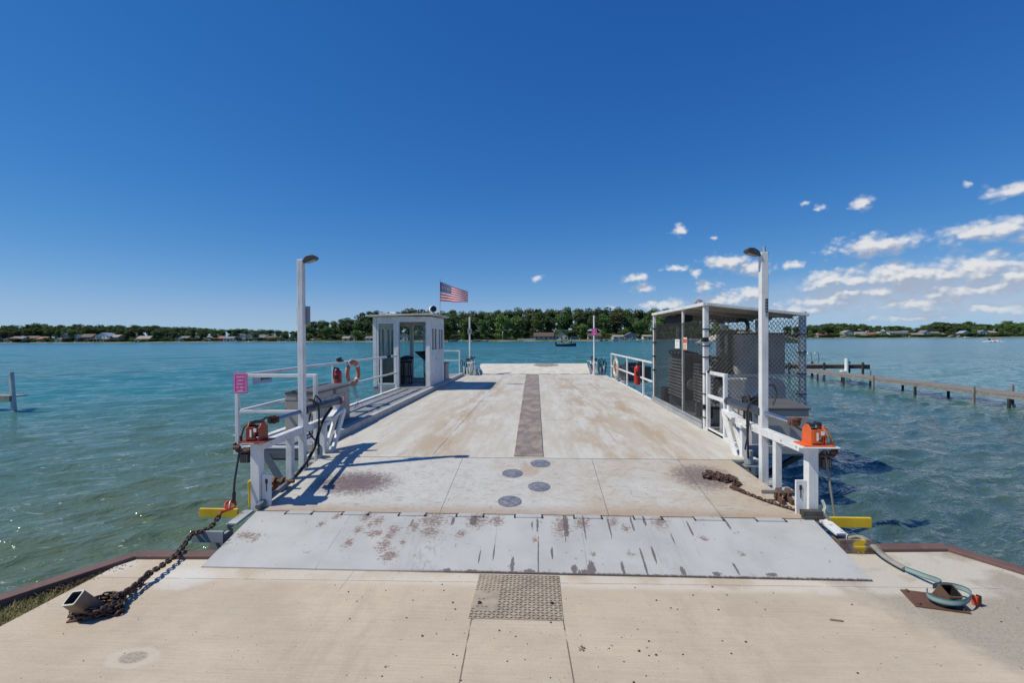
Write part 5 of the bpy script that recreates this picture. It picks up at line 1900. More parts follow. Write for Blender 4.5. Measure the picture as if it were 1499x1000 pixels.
# roof gear
zt = CZ1 + .05
r = thing('searchlight', 'white and black round searchlight on the wheelhouse roof edge', 'searchlight', (-3.480, 15.6, zt + .04))
MB().cyl((-3.480, 15.6, zt + .03), (-3.480, 15.6, zt + .12), .05, 12).lohi((-3.660, 15.52, zt + .035), (-3.330, 15.68, zt + .06)).build('base', M['white_clean'], r)
MB().ball((-3.500, 15.6, zt + .215), .105, 14, 10, 0, (.95, 1, 1)).build('housing', M['white_clean'], r, smooth=True)
MB().cyl((-3.460, 15.56, zt + .215), (-3.405, 15.48, zt + .225), .098, 16).build('lens', M['black'], r, smooth=True)
r = thing('loudhailer', 'white twin horn loudhailer on the wheelhouse roof', 'loudhailer', (-4.800, 14.9, zt + .01))
MB().lathe([(.025, 0), (.035, .1), (.075, .17), (.08, .18)], (-4.920, 14.95, zt + .085), Matrix.Rotation(radians(105), 3, 'X'), 14).build('horn', M['white_clean'], r, smooth=True)
MB().lathe([(.062, .178), (.02, .176), (.0, .176)], (-4.920, 14.948, zt + .086), Matrix.Rotation(radians(105), 3, 'X'), 14).build('mouth', M['black'], r)
MB().lohi((-4.860, 14.9, zt + .012), (-4.620, 15.0, zt + .05)).cyl((-4.920, 14.95, zt + .012), (-4.920, 14.95, zt + .09), .02, 8).build('bracket', M['white_clean'], r, bevel=.004)
MB().cyl((-4.700, 14.92, zt + .075), (-4.500, 14.90, zt + .055), .025, 10).build('camera', M['white_clean'], r, smooth=True)

# flag
FX, FY = -3.405, 16.45
fl = thing('flag', 'American flag streaming from a pole on the wheelhouse roof', 'flag', (FX, FY, zt + .03))
ztop = on_y(645, 408, FY).z
MB().cyl((FX, FY, zt + .03), (FX + .01, FY, ztop), .012, 8).build('pole', M['galv'], fl, smooth=True)
MB().cyl((FX, FY, zt + .025), (FX, FY, zt + .22), .02, 8).build('socket', M['yellow'], fl)
zh1 = on_y(645, 412.5, FY).z
Lf, Hf = 1.0, .67
nu, nv = 90, 52
mbf = MB()


def fpt(u, v):      # u along fly, v up from bottom
    x = FX + .02 + u * Lf * .965
    y = FY + .06 * sin(6.5 * u + .8 * v) * (u ** .6) - .05 * u
    z = zh1 - Hf + v * Hf * (1 - .30 * u) - .16 * u * (1 - v) * .3 - .15 * u * v + .018 * sin(7 * u + 1.2) * u - .02 * u
    return V((x, y, z))


for i in range(nu):
    for j in range(nv):
        u, v = (i + .5) / nu, (j + .5) / nv
        stripe = min(12, int((1 - v) * 13))
        mi = 0 if stripe % 2 == 0 else 1
        if u < .4 and v > 6 / 13:
            mi = 2
            cu, cv = u / .4 * 12, (v - 6 / 13) / (7 / 13) * 10
            ru, rv = round(cu), round(cv)
            if 1 <= ru <= 11 and 1 <= rv <= 9 and (ru + rv) % 2 == 0 and abs(cu - ru) < .45 and abs(cv - rv) < .3:
                mi = 1
        mbf.add([fpt(i / nu, j / nv), fpt((i + 1) / nu, j / nv), fpt((i + 1) / nu, (j + 1) / nv), fpt(i / nu, (j + 1) / nv)], [(0, 1, 2, 3)], mi)
cloth = mbf.build('cloth', [paint('flag_red', (.62, .02, .045), .75, 0, .03), paint('flag_white', (.8, .78, .8), .75, 0, .02), paint('flag_blue', (.045, .055, .18), .75, 0, .03)], fl)

# ------------------------------------------------------------------ engine cage
GX0, GX1, GY0, GY1 = 2.97, 4.67, 8.73, 12.42
cage = thing('engine_cage', 'white framed chain link cage with flat roof enclosing the engines', 'cage', ((GX0 + GX1) / 2, (GY0 + GY1) / 2, 0))


def zr(x):
    return 2.235 - .2 * (x - GX0) / (GX1 - GX0)


for x_, y_, w_, top in ((GX0 + .02, GY0, .085, zr(GX0) - .03), (GX0, 10.0, .045, zr(GX0) - .03), (GX0, GY1, .07, zr(GX0) - .03), (GX1 - .02, GY0, .07, 2.06), (GX1, GY1, .07, zr(GX1) - .03), (4.25, GY1, .06, zr(4.25) - .03), (3.55, GY1, .06, zr(3.5) - .03), (GX1, 10.5, .06, zr(GX1) - .03)):
    MB().lohi((x_ - w_ / 2, y_ - w_ / 2, -.02), (x_ + w_ / 2, y_ + w_ / 2, top)).build('post', M['white'], cage, bevel=.006)
MB().cyl((GX1 + .045, GY0 + .02, -.02), (GX1 + .045, GY0 + .02, 2.09), .028, 10).build('post', M['galv'], cage, smooth=True)
mb = MB().prism([(GX0 - .03, GY0 - .05), (GX1 + .05, GY0 - .05), (GX1 + .05, GY1 + .06), (GX0 - .03, GY1 + .06)], lambda x, y: zr(x) - .008, lambda x, y: zr(x) + .018)
roof = mb.build('roof', paint('roof_sheet', (.60, .56, .50), .6, .12, .12), cage)
mb = MB()
mb.beam((GX0 - .028, GY0 - .09, zr(GX0)), (GX0 - .028, GY1 + .08, zr(GX0)), .05, .06)
mb.beam((GX0, GY0 - .078, zr(GX0) + .0), (GX1 + .06, GY0 - .078, zr(GX1 + .06)), .05, .05)
mb.build('fascia', M['white'], roof, bevel=.004)
mb = MB()
for k_ in range(5):
    y_ = GY0 + .35 + k_ * .8
    mb.beam((GX0, y_, zr(GX0) - .035), (GX1, y_, zr(GX1) - .035), .045, .05)
mb.build('rafter', paint('rafter_grey', (.44, .41, .36), .6, .12, .12), roof)
for z_ in (.955, .43):
    MB().beam((GX0 + .07, GY0 - .005, z_), (GX1 - .06, GY0 - .005, z_), .045, .045).build('rail', M['white'], cage, bevel=.004)
MB().beam((GX0, GY0 + .05, .075), (GX0, GY1 + .1, .075), .09, .11).beam((GX0 - .05, GY0 + .02, .03), (GX0 - .05, GY1 + .1, .03), .03, .06).build('sill_beam', M['galv'], cage, bevel=.006)
MB().cyl((GX0 - .055, GY0 + .02, .13), (GX0 - .055, GY1, .13), .018, 8).build('sill_pipe', M['galv'], cage, smooth=True)


def chainlink(along, const, a0, a1, z0_, z1_, pitch, r_, name='mesh_panel', top=None):
    mb_ = MB()
    H = z1_ - z0_
    W = a1 - a0
    n = int((W + H) / pitch)
    for i in range(n + 1):
        s_ = i * pitch
        for dr in (1, -1):
            # line from bottom going up at 50 degrees, clipped to the panel
            tn = 1.15
            t0_, t1_ = 0.0, H
            if dr == 1:
                xa = lambda t: s_ - H / tn + t / tn
            else:
                xa = lambda t: s_ - t / tn
            # clip x to [0, W]
            lo_, hi_ = t0_, t1_
            if dr == 1:
                lo_ = max(lo_, (0 - (s_ - H / tn)) * tn)
                hi_ = min(hi_, (W - (s_ - H / tn)) * tn)
            else:
                lo_ = max(lo_, (s_ - W) * tn)
                hi_ = min(hi_, s_ * tn)
            if hi_ - lo_ < .02:
                continue
            off = dr * r_ * .9
            if along == 'x':
                p_ = (a0 + xa(lo_), const + off, z0_ + lo_)
                q_ = (a0 + xa(hi_), const + off, z0_ + hi_)
            else:
                p_ = (const + off, a0 + xa(lo_), z0_ + lo_)
                q_ = (const + off, a0 + xa(hi_), z0_ + hi_)
            mb_.tube([p_, q_], r_, 4)
    return mb_.build(name, M['black_steel'], cage)


chainlink('x', GY0 - .04, GX0 + .06, GX1 + .02, .40, 1.99, .074, .0042)
chainlink('y', GX0 - .012, GY0 + .05, GY1 - .03, .14, 1.95, .08, .003)
chainlink('y', GX1 + .02, GY0 + .05, GY1 - .03, .14, 1.95, .10, .003)
chainlink('x', GY1 + .0, GX0 + .04, GX1 - .02, .14, 1.95, .10, .003)
mb = MB().add([(GX0 - .024, GY0 + .05, .14), (GX0 - .024, GY1 - .03, .14), (GX0 - .024, GY1 - .03, 2.0), (GX0 - .024, 10.4, 1.93), (GX0 - .024, GY0 + .05, 1.95)], [(0, 1, 2, 3, 4)])
mb.add([(GX0 - .03, GY0 + .05, 1.90), (GX0 - .03, 10.4, 1.885), (GX0 - .03, GY1 - .03, 1.95), (GX0 - .03, GY1 - .03, 2.0), (GX0 - .03, 10.4, 1.935), (GX0 - .03, GY0 + .05, 1.95)], [(0, 1, 2, 3, 4, 5)])
mb.build('windscreen', M['screen'], cage)
CL = [((GX0 - .03, GY0 - .05, z_), (GX0 + .075, GY0 + .05, z_ + .018)) for z_ in (1.78, 1.48, 1.28, .98, .62, .2)]
CL += [((GX1 - .09, GY0 - .05, z_), (GX1 + .05, GY0 + .05, z_ + .016)) for z_ in (1.68, 1.36, .98, .62)]
CL += [((GX0 - .045, GY0 - .06, 1.56), (GX0 + .05, GY0 + .06, 1.64)), ((GX0 - .045, GY0 - .06, .36), (GX0 + .06, GY0 + .06, .44))]
CL += [((GX0 - .045, GY1 - .05, z_), (GX0 + .04, GY1 + .045, z_ + .03)) for z_ in (1.85, 1.5, 1.15, .8)]
for a_, b_ in CL:
    MB().lohi(a_, b_).build('clamp', M['black'], cage)
mb = MB()
mb.torus((3.15, 9.6, zr(3.1) + .075), .075, .03, 'Y', 16, 8).cyl((3.15, 9.45, zr(3.1) + .08), (3.15, 9.75, zr(3.1) + .08), .05, 12).lohi((3.02, 9.45, zr(3.1) + .02), (3.28, 9.75, zr(3.1) + .045))
tag(mb.build('hose_reel', M['galv'], smooth=False), 'small grey blower reel sitting on the cage roof corner', 'reel')
mb = MB().tube([(3.28, 10.7, 2.06), (3.3, 11.3, 2.03), (3.28, 12.1, 2.07)], [.11, .14, .12], 10)
tag(mb.build('rolled_tarp', M['dark_cloth'], smooth=True), 'black rolled tarp slung under the cage roof', 'tarp')

# signs on the cage side
xs_ = GX0 - .042
mb = MB().lohi((xs_ - .004, 10.10, 1.41), (xs_, 10.42, 1.60))
mb.lohi((xs_ - .006, 10.15, 1.555), (xs_ - .0042, 10.36, 1.575), 1)
for k_ in range(3):
    mb.lohi((xs_ - .006, 10.19, 1.45 + k_ * .03), (xs_ - .0042, 10.34, 1.46 + k_ * .03), 2)
tag(mb.build('sign', [M['sign_white'], paint('faint_red', (.6, .3, .28), .6, 0, 0), paint('faint_grey', (.5, .53, .5), .6, 0, 0)]), 'white notice with faint red heading on the dark cage side', 'sign')
mb = MB().lohi((xs_ - .004, 9.60, 1.39), (xs_, 9.84, 1.64))
mb.lohi((xs_ - .006, 9.61, 1.53), (xs_ - .0042, 9.83, 1.61), 1).lohi((xs_ - .006, 9.61, 1.395), (xs_ - .0042, 9.83, 1.41), 1)
for k_ in range(3):
    mb.lohi((xs_ - .006, 9.64, 1.43 + k_ * .03), (xs_ - .0042, 9.80, 1.44 + k_ * .03), 2)
tag(mb.build('sign', [paint('cream_sign', (.75, .62, .48), .5, 0, .04), M['sign_red'], paint('sign_marks', (.4, .25, .2), .6, 0, 0)]), 'cream warning sign with red heading on the dark cage side', 'sign')

# machinery inside
r = thing('generator', 'grey steel generator cabinet standing inside the engine cage', 'generator', (4.26, 9.5, .9))
MB().lohi((3.70, 9.15, .93), (4.58, 10.2, 1.69)).build('cabinet', M['cabinet'], r, bevel=.012)
MB().lohi((3.68, 9.13, 1.693), (4.60, 10.22, 1.72)).build('top', M['black_steel'], r, bevel=.006)
for x_ in (3.73, 4.02, 4.31):
    MB().lohi((x_, 9.138, .97), (x_ + .25, 9.149, 1.66)).build('door', M['cabinet'], r, bevel=.004)
MB().tube(spline([(4.05, 9.5, 1.73), (4.05, 9.5, 1.88), (4.02, 9.5, 1.95), (3.92, 9.5, 1.97), (3.84, 9.48, 1.96)], 5), .035, 10).build('exhaust', M['black_steel'], r, smooth=True)
MB().tube([(3.8, 9.48, 1.95), (3.62, 9.4, 1.93)], .02, 8).build('silencer', M['chrome'], r)
r = thing('fuel_tank', 'pale grey rounded fuel tank below the generator cabinet', 'tank', (4.1, 9.3, .1))
prof = [(3.46, .2), (4.34, .2), (4.47, .24), (4.52, .40), (4.52, .74), (4.47, .85), (4.34, .88), (3.46, .88)]
MB().extrude(prof, (0, 9.0, 0), (1, 0, 0), (0, 0, 1), (0, 1, 0), 1.1).build('shell', M['tank'], r, bevel=.02)
for x_ in (3.6, 4.4):
    MB().lohi((x_, 9.05, -.02), (x_ + .08, 10.0, .2)).build('cradle', M['black_steel'], r)


def engine(x0_, x1_, y0_, y1_, z0_, z1_, label):
    r = thing('engine', label, 'engine', ((x0_ + x1_) / 2, (y0_ + y1_) / 2, z0_ - .2))
    dz = z1_ - z0_
    MB().lohi((x0_, y0_, z0_), (x1_, y1_, z0_ + dz * .62)).build('block', M['engine'], r, bevel=.02)
    MB().lohi((x0_ + .06, y0_ + .06, z0_ + dz * .62), (x1_ - .06, y1_ - .06, z1_)).build('head', M['black_steel'], r, bevel=.03)
    mb_ = MB()
    n = 12
    for i in range(n):
        zz_ = z0_ + .04 + i * dz * .9 / n
        mb_.lohi((x0_ - .022, y0_ + .03, zz_), (x0_ + .0, y1_ - .03, zz_ + dz * .035))
    mb_.build('radiator', M['cabinet'], r)
    for i in range(4):
        yy_ = y0_ + (i + .5) * (y1_ - y0_) / 4
        MB().tube(spline([(x0_ + .05, yy_, z1_ - .05), (x0_ - .03, yy_, z1_ + .05), (x0_ + .1, yy_, z1_ + .08), (x1_ - .1, yy_ + .04, z1_ + .02)], 5), .022, 7).build('pipe', M['engine'], r, smooth=True)
    mb_ = MB().cyl((x0_ + .2, y0_ - .06, z0_ + dz * .35), (x0_ + .2, y0_, z0_ + dz * .35), .13, 16).cyl((x1_ - .12, y0_ - .05, z0_ + dz * .6), (x1_ - .12, y0_, z0_ + dz * .6), .07, 12)
    mb_.build('pulley', M['galv'], r)
    for yy_ in (y0_ + .1, y1_ - .15):
        MB().lohi((x0_ + .0, yy_, -.02), (x1_, yy_ + .06, z0_)).build('mount', M['galv'], r)
    return r


engine(3.2, 3.68, 10.75, 11.95, .24, 1.25, 'tall black finned engine at the far end inside the cage')
engine(3.28, 3.66, 9.15, 10.3, .28, 1.18, 'black engine with pipes on top near the cage front')
mb = MB().lohi((3.1, 12.0, .0), (3.6, 12.35, .4)).lohi((3.08, 9.0, .14), (3.22, 9.35, .42))
tag(mb.build('battery', M['engine'], bevel=.02), 'low black battery boxes on the cage floor', 'battery')
for k_ in range(3):
    pass
mb = MB()
for x_ in (3.52, 3.66):
    mb.lohi((x_ - .03, 9.35, .9), (x_ + .03, 9.41, 1.75))
mb.lohi((3.49, 9.33, 1.70), (3.78, 9.43, 1.78))
for k_ in range(4):
    mb.tube(spline([(3.55, 9.32, 1.68 - .18 * k_), (3.46, 9.3, 1.5 - .16 * k_), (3.56, 9.28, 1.25 - .12 * k_), (3.68, 9.34, 1.05)], 5), .016, 6)
tag(mb.build('pipe_rack', M['black_steel']), 'black pipe rack with hoses beside the generator cabinet', 'rack')

# ------------------------------------------------------------------ docks
dk = thing('dock', 'long grey plank dock with posts running out over the green water', 'dock', (16.4, 20, ZW))
m_, g_, b_ = material('dock_planks')
p_ = g_.pos()
xx, yy, zz = g_.xyz(p_)
n_ = g_.noise(g_.scale(p_, (.6, 5.2, 1)), 1.4, 5, .65)
c_ = g_.mix(g_.step(n_, .35, .65), (.25, .23, .205), (.17, .155, .14))
c_ = g_.mix(g_.m('MULTIPLY', g_.step(g_.m('PINGPONG', yy, .075), .010, .004), .8), c_, (.05, .045, .04))
surf(b_, g_, c_, .85, 0, g_.bump(n_, .3, .01))
dz = -.36
MB().lohi((15.8, 9, dz - .05), (17.0, 30.4, dz)).build('planking', m_, dk)
mb = MB()
for x_ in (15.78, 16.98):
    mb.lohi((x_, 9, dz - .13), (x_ + .05, 30.4, dz - .051))
mb.build('stringer', M['weathered_wood'], dk)
for i, y_ in enumerate((9.6, 12.4, 14.9, 16.9, 18.2, 20.9, 23.4, 25.6, 27.9)):
    hi_ = dz + (.16 if i in (4, 6) else -.12)
    for x_ in (15.74, 17.07):
        top_ = hi_ if x_ < 16 else (dz + .22 if i in (4, 7) else dz - .2)
        MB().lohi((x_ - .035, y_ - .035, -1.6), (x_ + .035, y_ + .035, top_)).build('pile', M['dark_wood'] if top_ < dz else M['weathered_wood'], dk)
dk2 = thing('dock', 'short dark cross dock behind the long dock, white post on its end', 'dock', (17, 31, ZW))
MB().lohi((12.6, 30.6, -.22), (20.3, 31.9, -.12)).build('planking', m_, dk2)
MB().lohi((12.6, 30.55, -.36), (20.3, 30.6, -.125)).lohi((20.3, 30.55, -.4), (20.36, 31.9, -.12)).build('stringer', M['dark_wood'], dk2)
for x_ in (13.5, 15.5, 17.6, 19.9):
    for y_ in (30.5, 31.8):
        MB().lohi((x_ - .05, y_ - .05, -1.6), (x_ + .05, y_ + .05, .02)).build('pile', M['dark_wood'], dk2)
MB().cyl((18.9, 30.45, -.9), (18.9, 30.45, .28), .11, 12).build('bumper_post', M['white_clean'], dk2, smooth=True)
MB().lohi((18.5, 30.3, -.75), (18.8, 30.5, -.45)).build('float', M['white_clean'], dk2, bevel=.03)


def deck_chair(x, y, z, label):
    r = thing('deck_chair', label, 'chair', (x, y, z), None)
    MB().beam((x - .25, y, z + .38), (x + .25, y, z + .34), .5, .04).build('seat', M['white_clean'], r)
    MB().beam((x + .2, y, z + .36), (x + .42, y, z + .95), .5, .04, (1, 0, 0)).build('backrest', M['white_clean'], r)
    for dx, dy in ((-.22, -.22), (.22, -.22), (-.22, .22), (.22, .22)):
        MB().lohi((x + dx - .02, y + dy - .02, z), (x + dx + .02, y + dy + .02, z + .35)).build('leg', M['white_clean'], r)


deck_chair(15.1, 31.2, -.12, 'white deck chair on the cross dock nearest the cage')
mb = MB().ball((16.55, 31.1, .02), .16, 10, 7)
tag(mb.build('buoy', M['white_clean'], smooth=True), 'white round buoy lying on the cross dock', 'buoy')
mb = MB()
for x_ in (17.25, 17.7):
    mb.tube(spline([(x_, 31.7, -.5), (x_, 31.7, .45), (x_ + .12, 31.75, .62), (x_ + .3, 31.8, .5), (x_ + .3, 31.8, -.1)], 5), .022, 7)
mb.cyl((17.27, 31.7, .1), (17.72, 31.7, .1), .02, 6).cyl((17.27, 31.7, -.3), (17.72, 31.7, -.3), .02, 6)
tag(mb.build('swim_ladder', M['galv'], smooth=True), 'bright steel swim ladder hooked over the cross dock', 'ladder')
tag(MB().cyl((16.75, 31.0, -.12), (16.75, 31.0, .75), .022, 8).ball((16.75, 31.0, .75), .035, 8, 6).build('mooring_post', M['dark_wood'], smooth=True), 'thin dark post standing on the cross dock', 'post')

# lift canopy seen through the cage
r = thing('boat_lift', 'beige arched boat lift canopy beyond the cage by the cross dock', 'boat lift', (14.4, 33.5, ZW))
mb = MB()
n = 14
prof = []
for i in range(n + 1):
    t = i / n
    prof.append((11.3 + 6.2 * t, 1.25 + .72 * sin(pi * t) ** .7))
for i in range(n + 1):
    t = 1 - i / n
    prof.append((11.3 + 6.2 * t, 1.18 + .70 * sin(pi * t) ** .7))
mb.extrude(prof, (0, 32.6, 0), (1, 0, 0), (0, 0, 1), (0, 1, 0), 2.6)
mb.build('canopy', M['canvas_beige'], r)
for x_ in (11.5, 13.5, 15.5, 17.3):
    for y_ in (32.8, 35.0):
        MB().cyl((x_, y_, -1.5), (x_, y_, 1.22 + (.5 if 12 < x_ < 17 else 0)), .04, 8).build('post', M['galv'], r)

# dock corner at the photo's edge
r = thing('dock', 'white dock corner with a leaning post at the edge of the photo', 'dock', (-17.4, 15.6, ZW))
pt, pb = on_y(16, 545, 15.55), on_y(22, 613, 15.55)
MB().beam(pb + V((.05, 0, -.8)), pt, .10, .12).build('post', paint('weathered_white', (.55, .55, .57), .6, .2, .12), r, bevel=.008)
q = on_y(19.5, 581, 15.5)
MB().beam(q + V((-.05, 0, -.06)), (q.x - 3.0, q.y + .1, q.z - .03), .16, .20).beam(q + V((-.05, .3, -.0)), (q.x - 3.0, q.y + .4, q.z + .03), .40, .04).build('beam', M['weathered_wood'], r, bevel=.008)

# ------------------------------------------------------------------ far shores
def land(name, pxs, Yd, back, rise):
    """Bank rising from the waterline; pxs = bearing marks, Yd = distance, back = depth, rise = hill height."""
    rows = [(0, -1.1), (1.5, -.55), (6, -.1), (22, .5), (60, 1.2 + rise * .25), (back * .55, 1.5 + rise * .7), (back, 1.5 + rise), (back + 60, -2)]
    vs, fs = [], []
    n = len(pxs)
    for i, px_ in enumerate(pxs):
        base = on_y(px_, 495, Yd)
        wob = 2.5 * sin(i * 1.7) + 1.5 * sin(i * .6 + 2)
        for dy, z in rows:
            y = Yd + dy + wob * (1 if dy < 10 else 0)
            vs.append((base.x * (y / Yd), y, z + (random.uniform(-.3, .3) if 6 < dy < back else 0)))
    m = len(rows)
    for i in range(n - 1):
        for j in range(m - 1):
            fs.append((i * m + j, (i + 1) * m + j, (i + 1) * m + j + 1, i * m + j + 1))
    o = MB().add(vs, fs).build(name, M['shore'], smooth=True)
    structure(o)


land('shore', list(range(-420, 520, 20)), 392, 150, 3)
land('shore', list(range(435, 1110, 18)), 338, 150, 7)
land('shore', list(range(1030, 1960, 20)), 556, 200, 5)


def ground(Yd, y, back, rise):
    rows = [(-5, -1.1), (1.5, -.55), (6, -.1), (22, .5), (60, 1.2 + rise * .25), (back * .55, 1.5 + rise * .7), (back, 1.5 + rise), (back + 60, -2)]
    d = y - Yd
    for (a, za), (b, zb_) in zip(rows, rows[1:]):
        if a <= d <= b:
            return za + (zb_ - za) * (d - a) / (b - a)
    return rows[-2][1]


# ---- tree prototypes, one metre tall
def crown_mesh(name, mat, kind, seed):
    rg = np.random.default_rng(seed)
    vs, fs = [], []
    nb = {'round': 34, 'tall': 32, 'wide': 36, 'conifer': 26}[kind]
    for b in range(nb):
        if kind == 'conifer':
            t = (b + .5) / nb
            R = .21 * (1 - t) + .012
            a = rg.uniform(0, 2 * pi)
            c = np.array([cos(a) * R * .55, sin(a) * R * .55, .12 + .86 * t])
            rad = np.array([R * .62 + .02, R * .62 + .02, .05])
            nl = 60
        else:
            ax = {'round': (.29, .29, .36), 'tall': (.22, .22, .41), 'wide': (.40, .38, .33)}[kind]
            cz = {'round': .60, 'tall': .56, 'wide': .60}[kind]
            d = rg.normal(size=3)
            d /= np.linalg.norm(d)
            s = rg.uniform(.45, .85) if b > 5 else .2
            c = np.array([d[0] * ax[0] * s, d[1] * ax[1] * s, cz + d[2] * ax[2] * s])
            if b % 5 == 0:
                c[2] = rg.uniform(.12, .26)
            rr = rg.uniform(.085, .165)
            rad = np.array([rr * 1.1, rr * 1.1, rr * .85])
            nl = 95
        for i in range(nl):
            d = rg.normal(size=3)
            d[2] += .25
            d /= np.linalg.norm(d)
            p = c + d * rad * rg.uniform(.72, 1.08)
            if p[2] < .04:
                continue
            nn = d + rg.normal(size=3) * .55
            nn /= np.linalg.norm(nn)
            u = np.cross(nn, rg.normal(size=3))
            u /= np.linalg.norm(u)
            v = np.cross(nn, u)
            sz = rg.uniform(.014, .032)
            k = len(vs)
            for q in range(5):
                a = 2 * pi * q / 5
                r_ = sz * rg.uniform(.6, 1.15)
                vs.append(p + u * cos(a) * r_ + v * sin(a) * r_)
            fs.append((k, k + 1, k + 2, k + 3, k + 4))
    A = np.array(vs)
    lo, hi = A.min(0), A.max(0)
    zlo = .03 if kind == 'conifer' else .05
    A[:, 2] = zlo + (A[:, 2] - lo[2]) / (hi[2] - lo[2]) * (1.0 - zlo)
    wf = {'round': .74, 'tall': .58, 'wide': .98, 'conifer': .48}[kind]
    A[:, :2] *= wf / (.5 * (hi[0] - lo[0] + hi[1] - lo[1]))
    vs = A.tolist()
    me = bpy.data.meshes.new(name)
    me.from_pydata([tuple(v) for v in vs], [], fs)
    me.materials.append(mat)
    me.update()
    return me


def trunk_mesh(seed):
    rg = random.Random(seed)
    mb_ = MB()
    mb_.tube([(0, 0, -.05), (rg.uniform(-.01, .01), 0, .2), (rg.uniform(-.02, .02), rg.uniform(-.02, .02), .5), (0, 0, .8)], [.024, .018, .012, .004], 7)
    for i in range(5):
        a = rg.uniform(0, 2 * pi)
        z = .25 + .08 * i
        mb_.tube([(0, 0, z), (cos(a) * .1, sin(a) * .1, z + .1), (cos(a) * .2, sin(a) * .2, z + .17)], [.009, .006, .003], 5)
    me = bpy.data.meshes.new('trunk')
    me.from_pydata(mb_.v, [], mb_.f)
    me.materials.append(M['bark'])
    return me


PROTO = {}
sd_ = 0
for tone in ('mid', 'dark', 'bright', 'olive'):
    for kind in ('round', 'tall', 'wide'):
        PROTO[tone, kind] = [crown_mesh('crown_%s_%s' % (tone, kind), M['leaf_' + tone], kind, 31 + sd_ + 7 * q) for q in range(2)]
        sd_ += 50
PROTO['dark', 'conifer'] = [crown_mesh('crown_conifer', M['leaf_conifer'], 'conifer', 900 + q) for q in range(2)]
TRUNK = [trunk_mesh(3), trunk_mesh(8)]
ORD = 'first second third fourth fifth sixth seventh eighth ninth tenth eleventh twelfth thirteenth fourteenth fifteenth sixteenth'.split()
TONEW = {'mid': 'mid-green', 'dark': 'dark green', 'bright': 'bright green', 'olive': 'olive green'}
KINDW = {'round': 'round', 'tall': 'slender', 'wide': 'spreading', 'conifer': 'pointed'}
counts = {}


def tree(px_, y, ztop, z0, width, tone, kind, row, mark, group):
    base = on_y(px_, 495, y)
    h = max(2.5, ztop - z0)
    key = (row, mark)
    counts[key] = counts.get(key, 0) + 1
    lab = '%s %s tree, %s %s one past the %s, %s' % (KINDW[kind], TONEW[tone], ORD[min(15, counts[key] - 1)], row, mark, 'towards the wheelhouse' if 'walkway' in group else 'towards the cage' if 'deck' in group else 'away from the cage')
    r = thing('conifer_tree' if kind == 'conifer' else 'deciduous_tree', lab, 'tree', (base.x, y, z0), group)
    wf = {'round': .74, 'tall': .58, 'wide': .98, 'conifer': .48}[kind]
    sxy = width / wf
    rot = random.uniform(0, 2 * pi)
    me = random.choice(PROTO[tone, kind])
    for nm, dat in (('trunk', random.choice(TRUNK)), ('crown', me)):
        o = bpy.data.objects.new(nm, dat)
        COL.objects.link(o)
        o.parent = r
        o.scale = (sxy, sxy * random.uniform(.9, 1.1), h)
        o.rotation_euler = (0, 0, rot)
        WL[o.name] = V((base.x, y, z0))


def prof_at(prof, x):
    for (a, ya), (b, yb) in zip(prof, prof[1:]):
        if a <= x <= b:
            return ya + (yb - ya) * (x - a) / (b - a)
    return prof[-1][1] if x > prof[-1][0] else prof[0][1]


def rows_of_trees(x0, x1, rows, prof, Yd, back, rise, marks, group, special=(), gaps=()):
    for rname, dy, spacing, frac, tones, kinds, wfac in rows:
        x = x0 + random.uniform(0, spacing)
        while x < x1:
            y = Yd + dy + random.uniform(-5, 5) * min(1, dy / 25)
            z0 = ground(Yd, y, back, rise)
            yt = prof_at(prof, x)
            zt_ = on_y(x, yt, y).z
            h = (zt_ - z0) * frac * (random.uniform(.93, 1.09) if rname == 'skyline' else random.uniform(.82, 1.04))
            tone, kind = random.choice(tones), random.choice(kinds)
            skip = False
            if rname.startswith('water'):
                for (ga, gb) in gaps:
                    if ga < x < gb:
                        skip = True
            for (sx_, rn, tn, kn, fr) in special:
                if rn == rname and abs(x - sx_) < spacing * .5:
                    tone, kind = tn, kn
                    h = (zt_ - z0) * fr
            if not skip:
                mark = [m_[1] for m_ in marks if m_[0] <= x]
                mark = mark[-1] if mark else marks[0][1]
                wid = spacing * y / FPX * wfac * random.uniform(1.0, 1.35)
                wid = min(wid, h * {'round': .85, 'tall': .62, 'wide': 1.15, 'conifer': .45}[kind] * (1.3 if rname == 'skyline' else 1))
                tree(x, y, z0 + h, z0, wid, tone, kind, rname, mark, group)
            x += spacing * random.uniform(.75, 1.2)


profL = [(-60, 474), (0, 478), (10, 474), (30, 477), (68, 473), (80, 478), (110, 474), (135, 475), (180, 477), (210, 476), (240, 477), (290, 480), (330, 481), (380, 482), (430, 484), (470, 484), (520, 484)]
profM = [(440, 478), (452, 472), (470, 467), (490, 470), (505, 466), (520, 462), (548, 456), (575, 455), (600, 452), (625, 455), (660, 453), (670, 450), (690, 457), (700, 458), (712, 452), (740, 453), (755, 450), (778, 449), (800, 451), (840, 451), (880, 449), (900, 449), (925, 452), (945, 456), (960, 450), (972, 449), (990, 455), (1010, 462), (1040, 468), (1075, 480), (1110, 488)]
profR = [(1020, 478), (1120, 477), (1170, 477), (1190, 474), (1205, 473), (1250, 472.5), (1275, 477), (1320, 477), (1323, 489), (1329, 478), (1333, 478), (1338, 486), (1345, 476), (1358, 476), (1375, 470), (1395, 474), (1418, 470), (1430, 475), (1455, 474), (1475, 470), (1499, 473), (1600, 470), (1700, 475)]

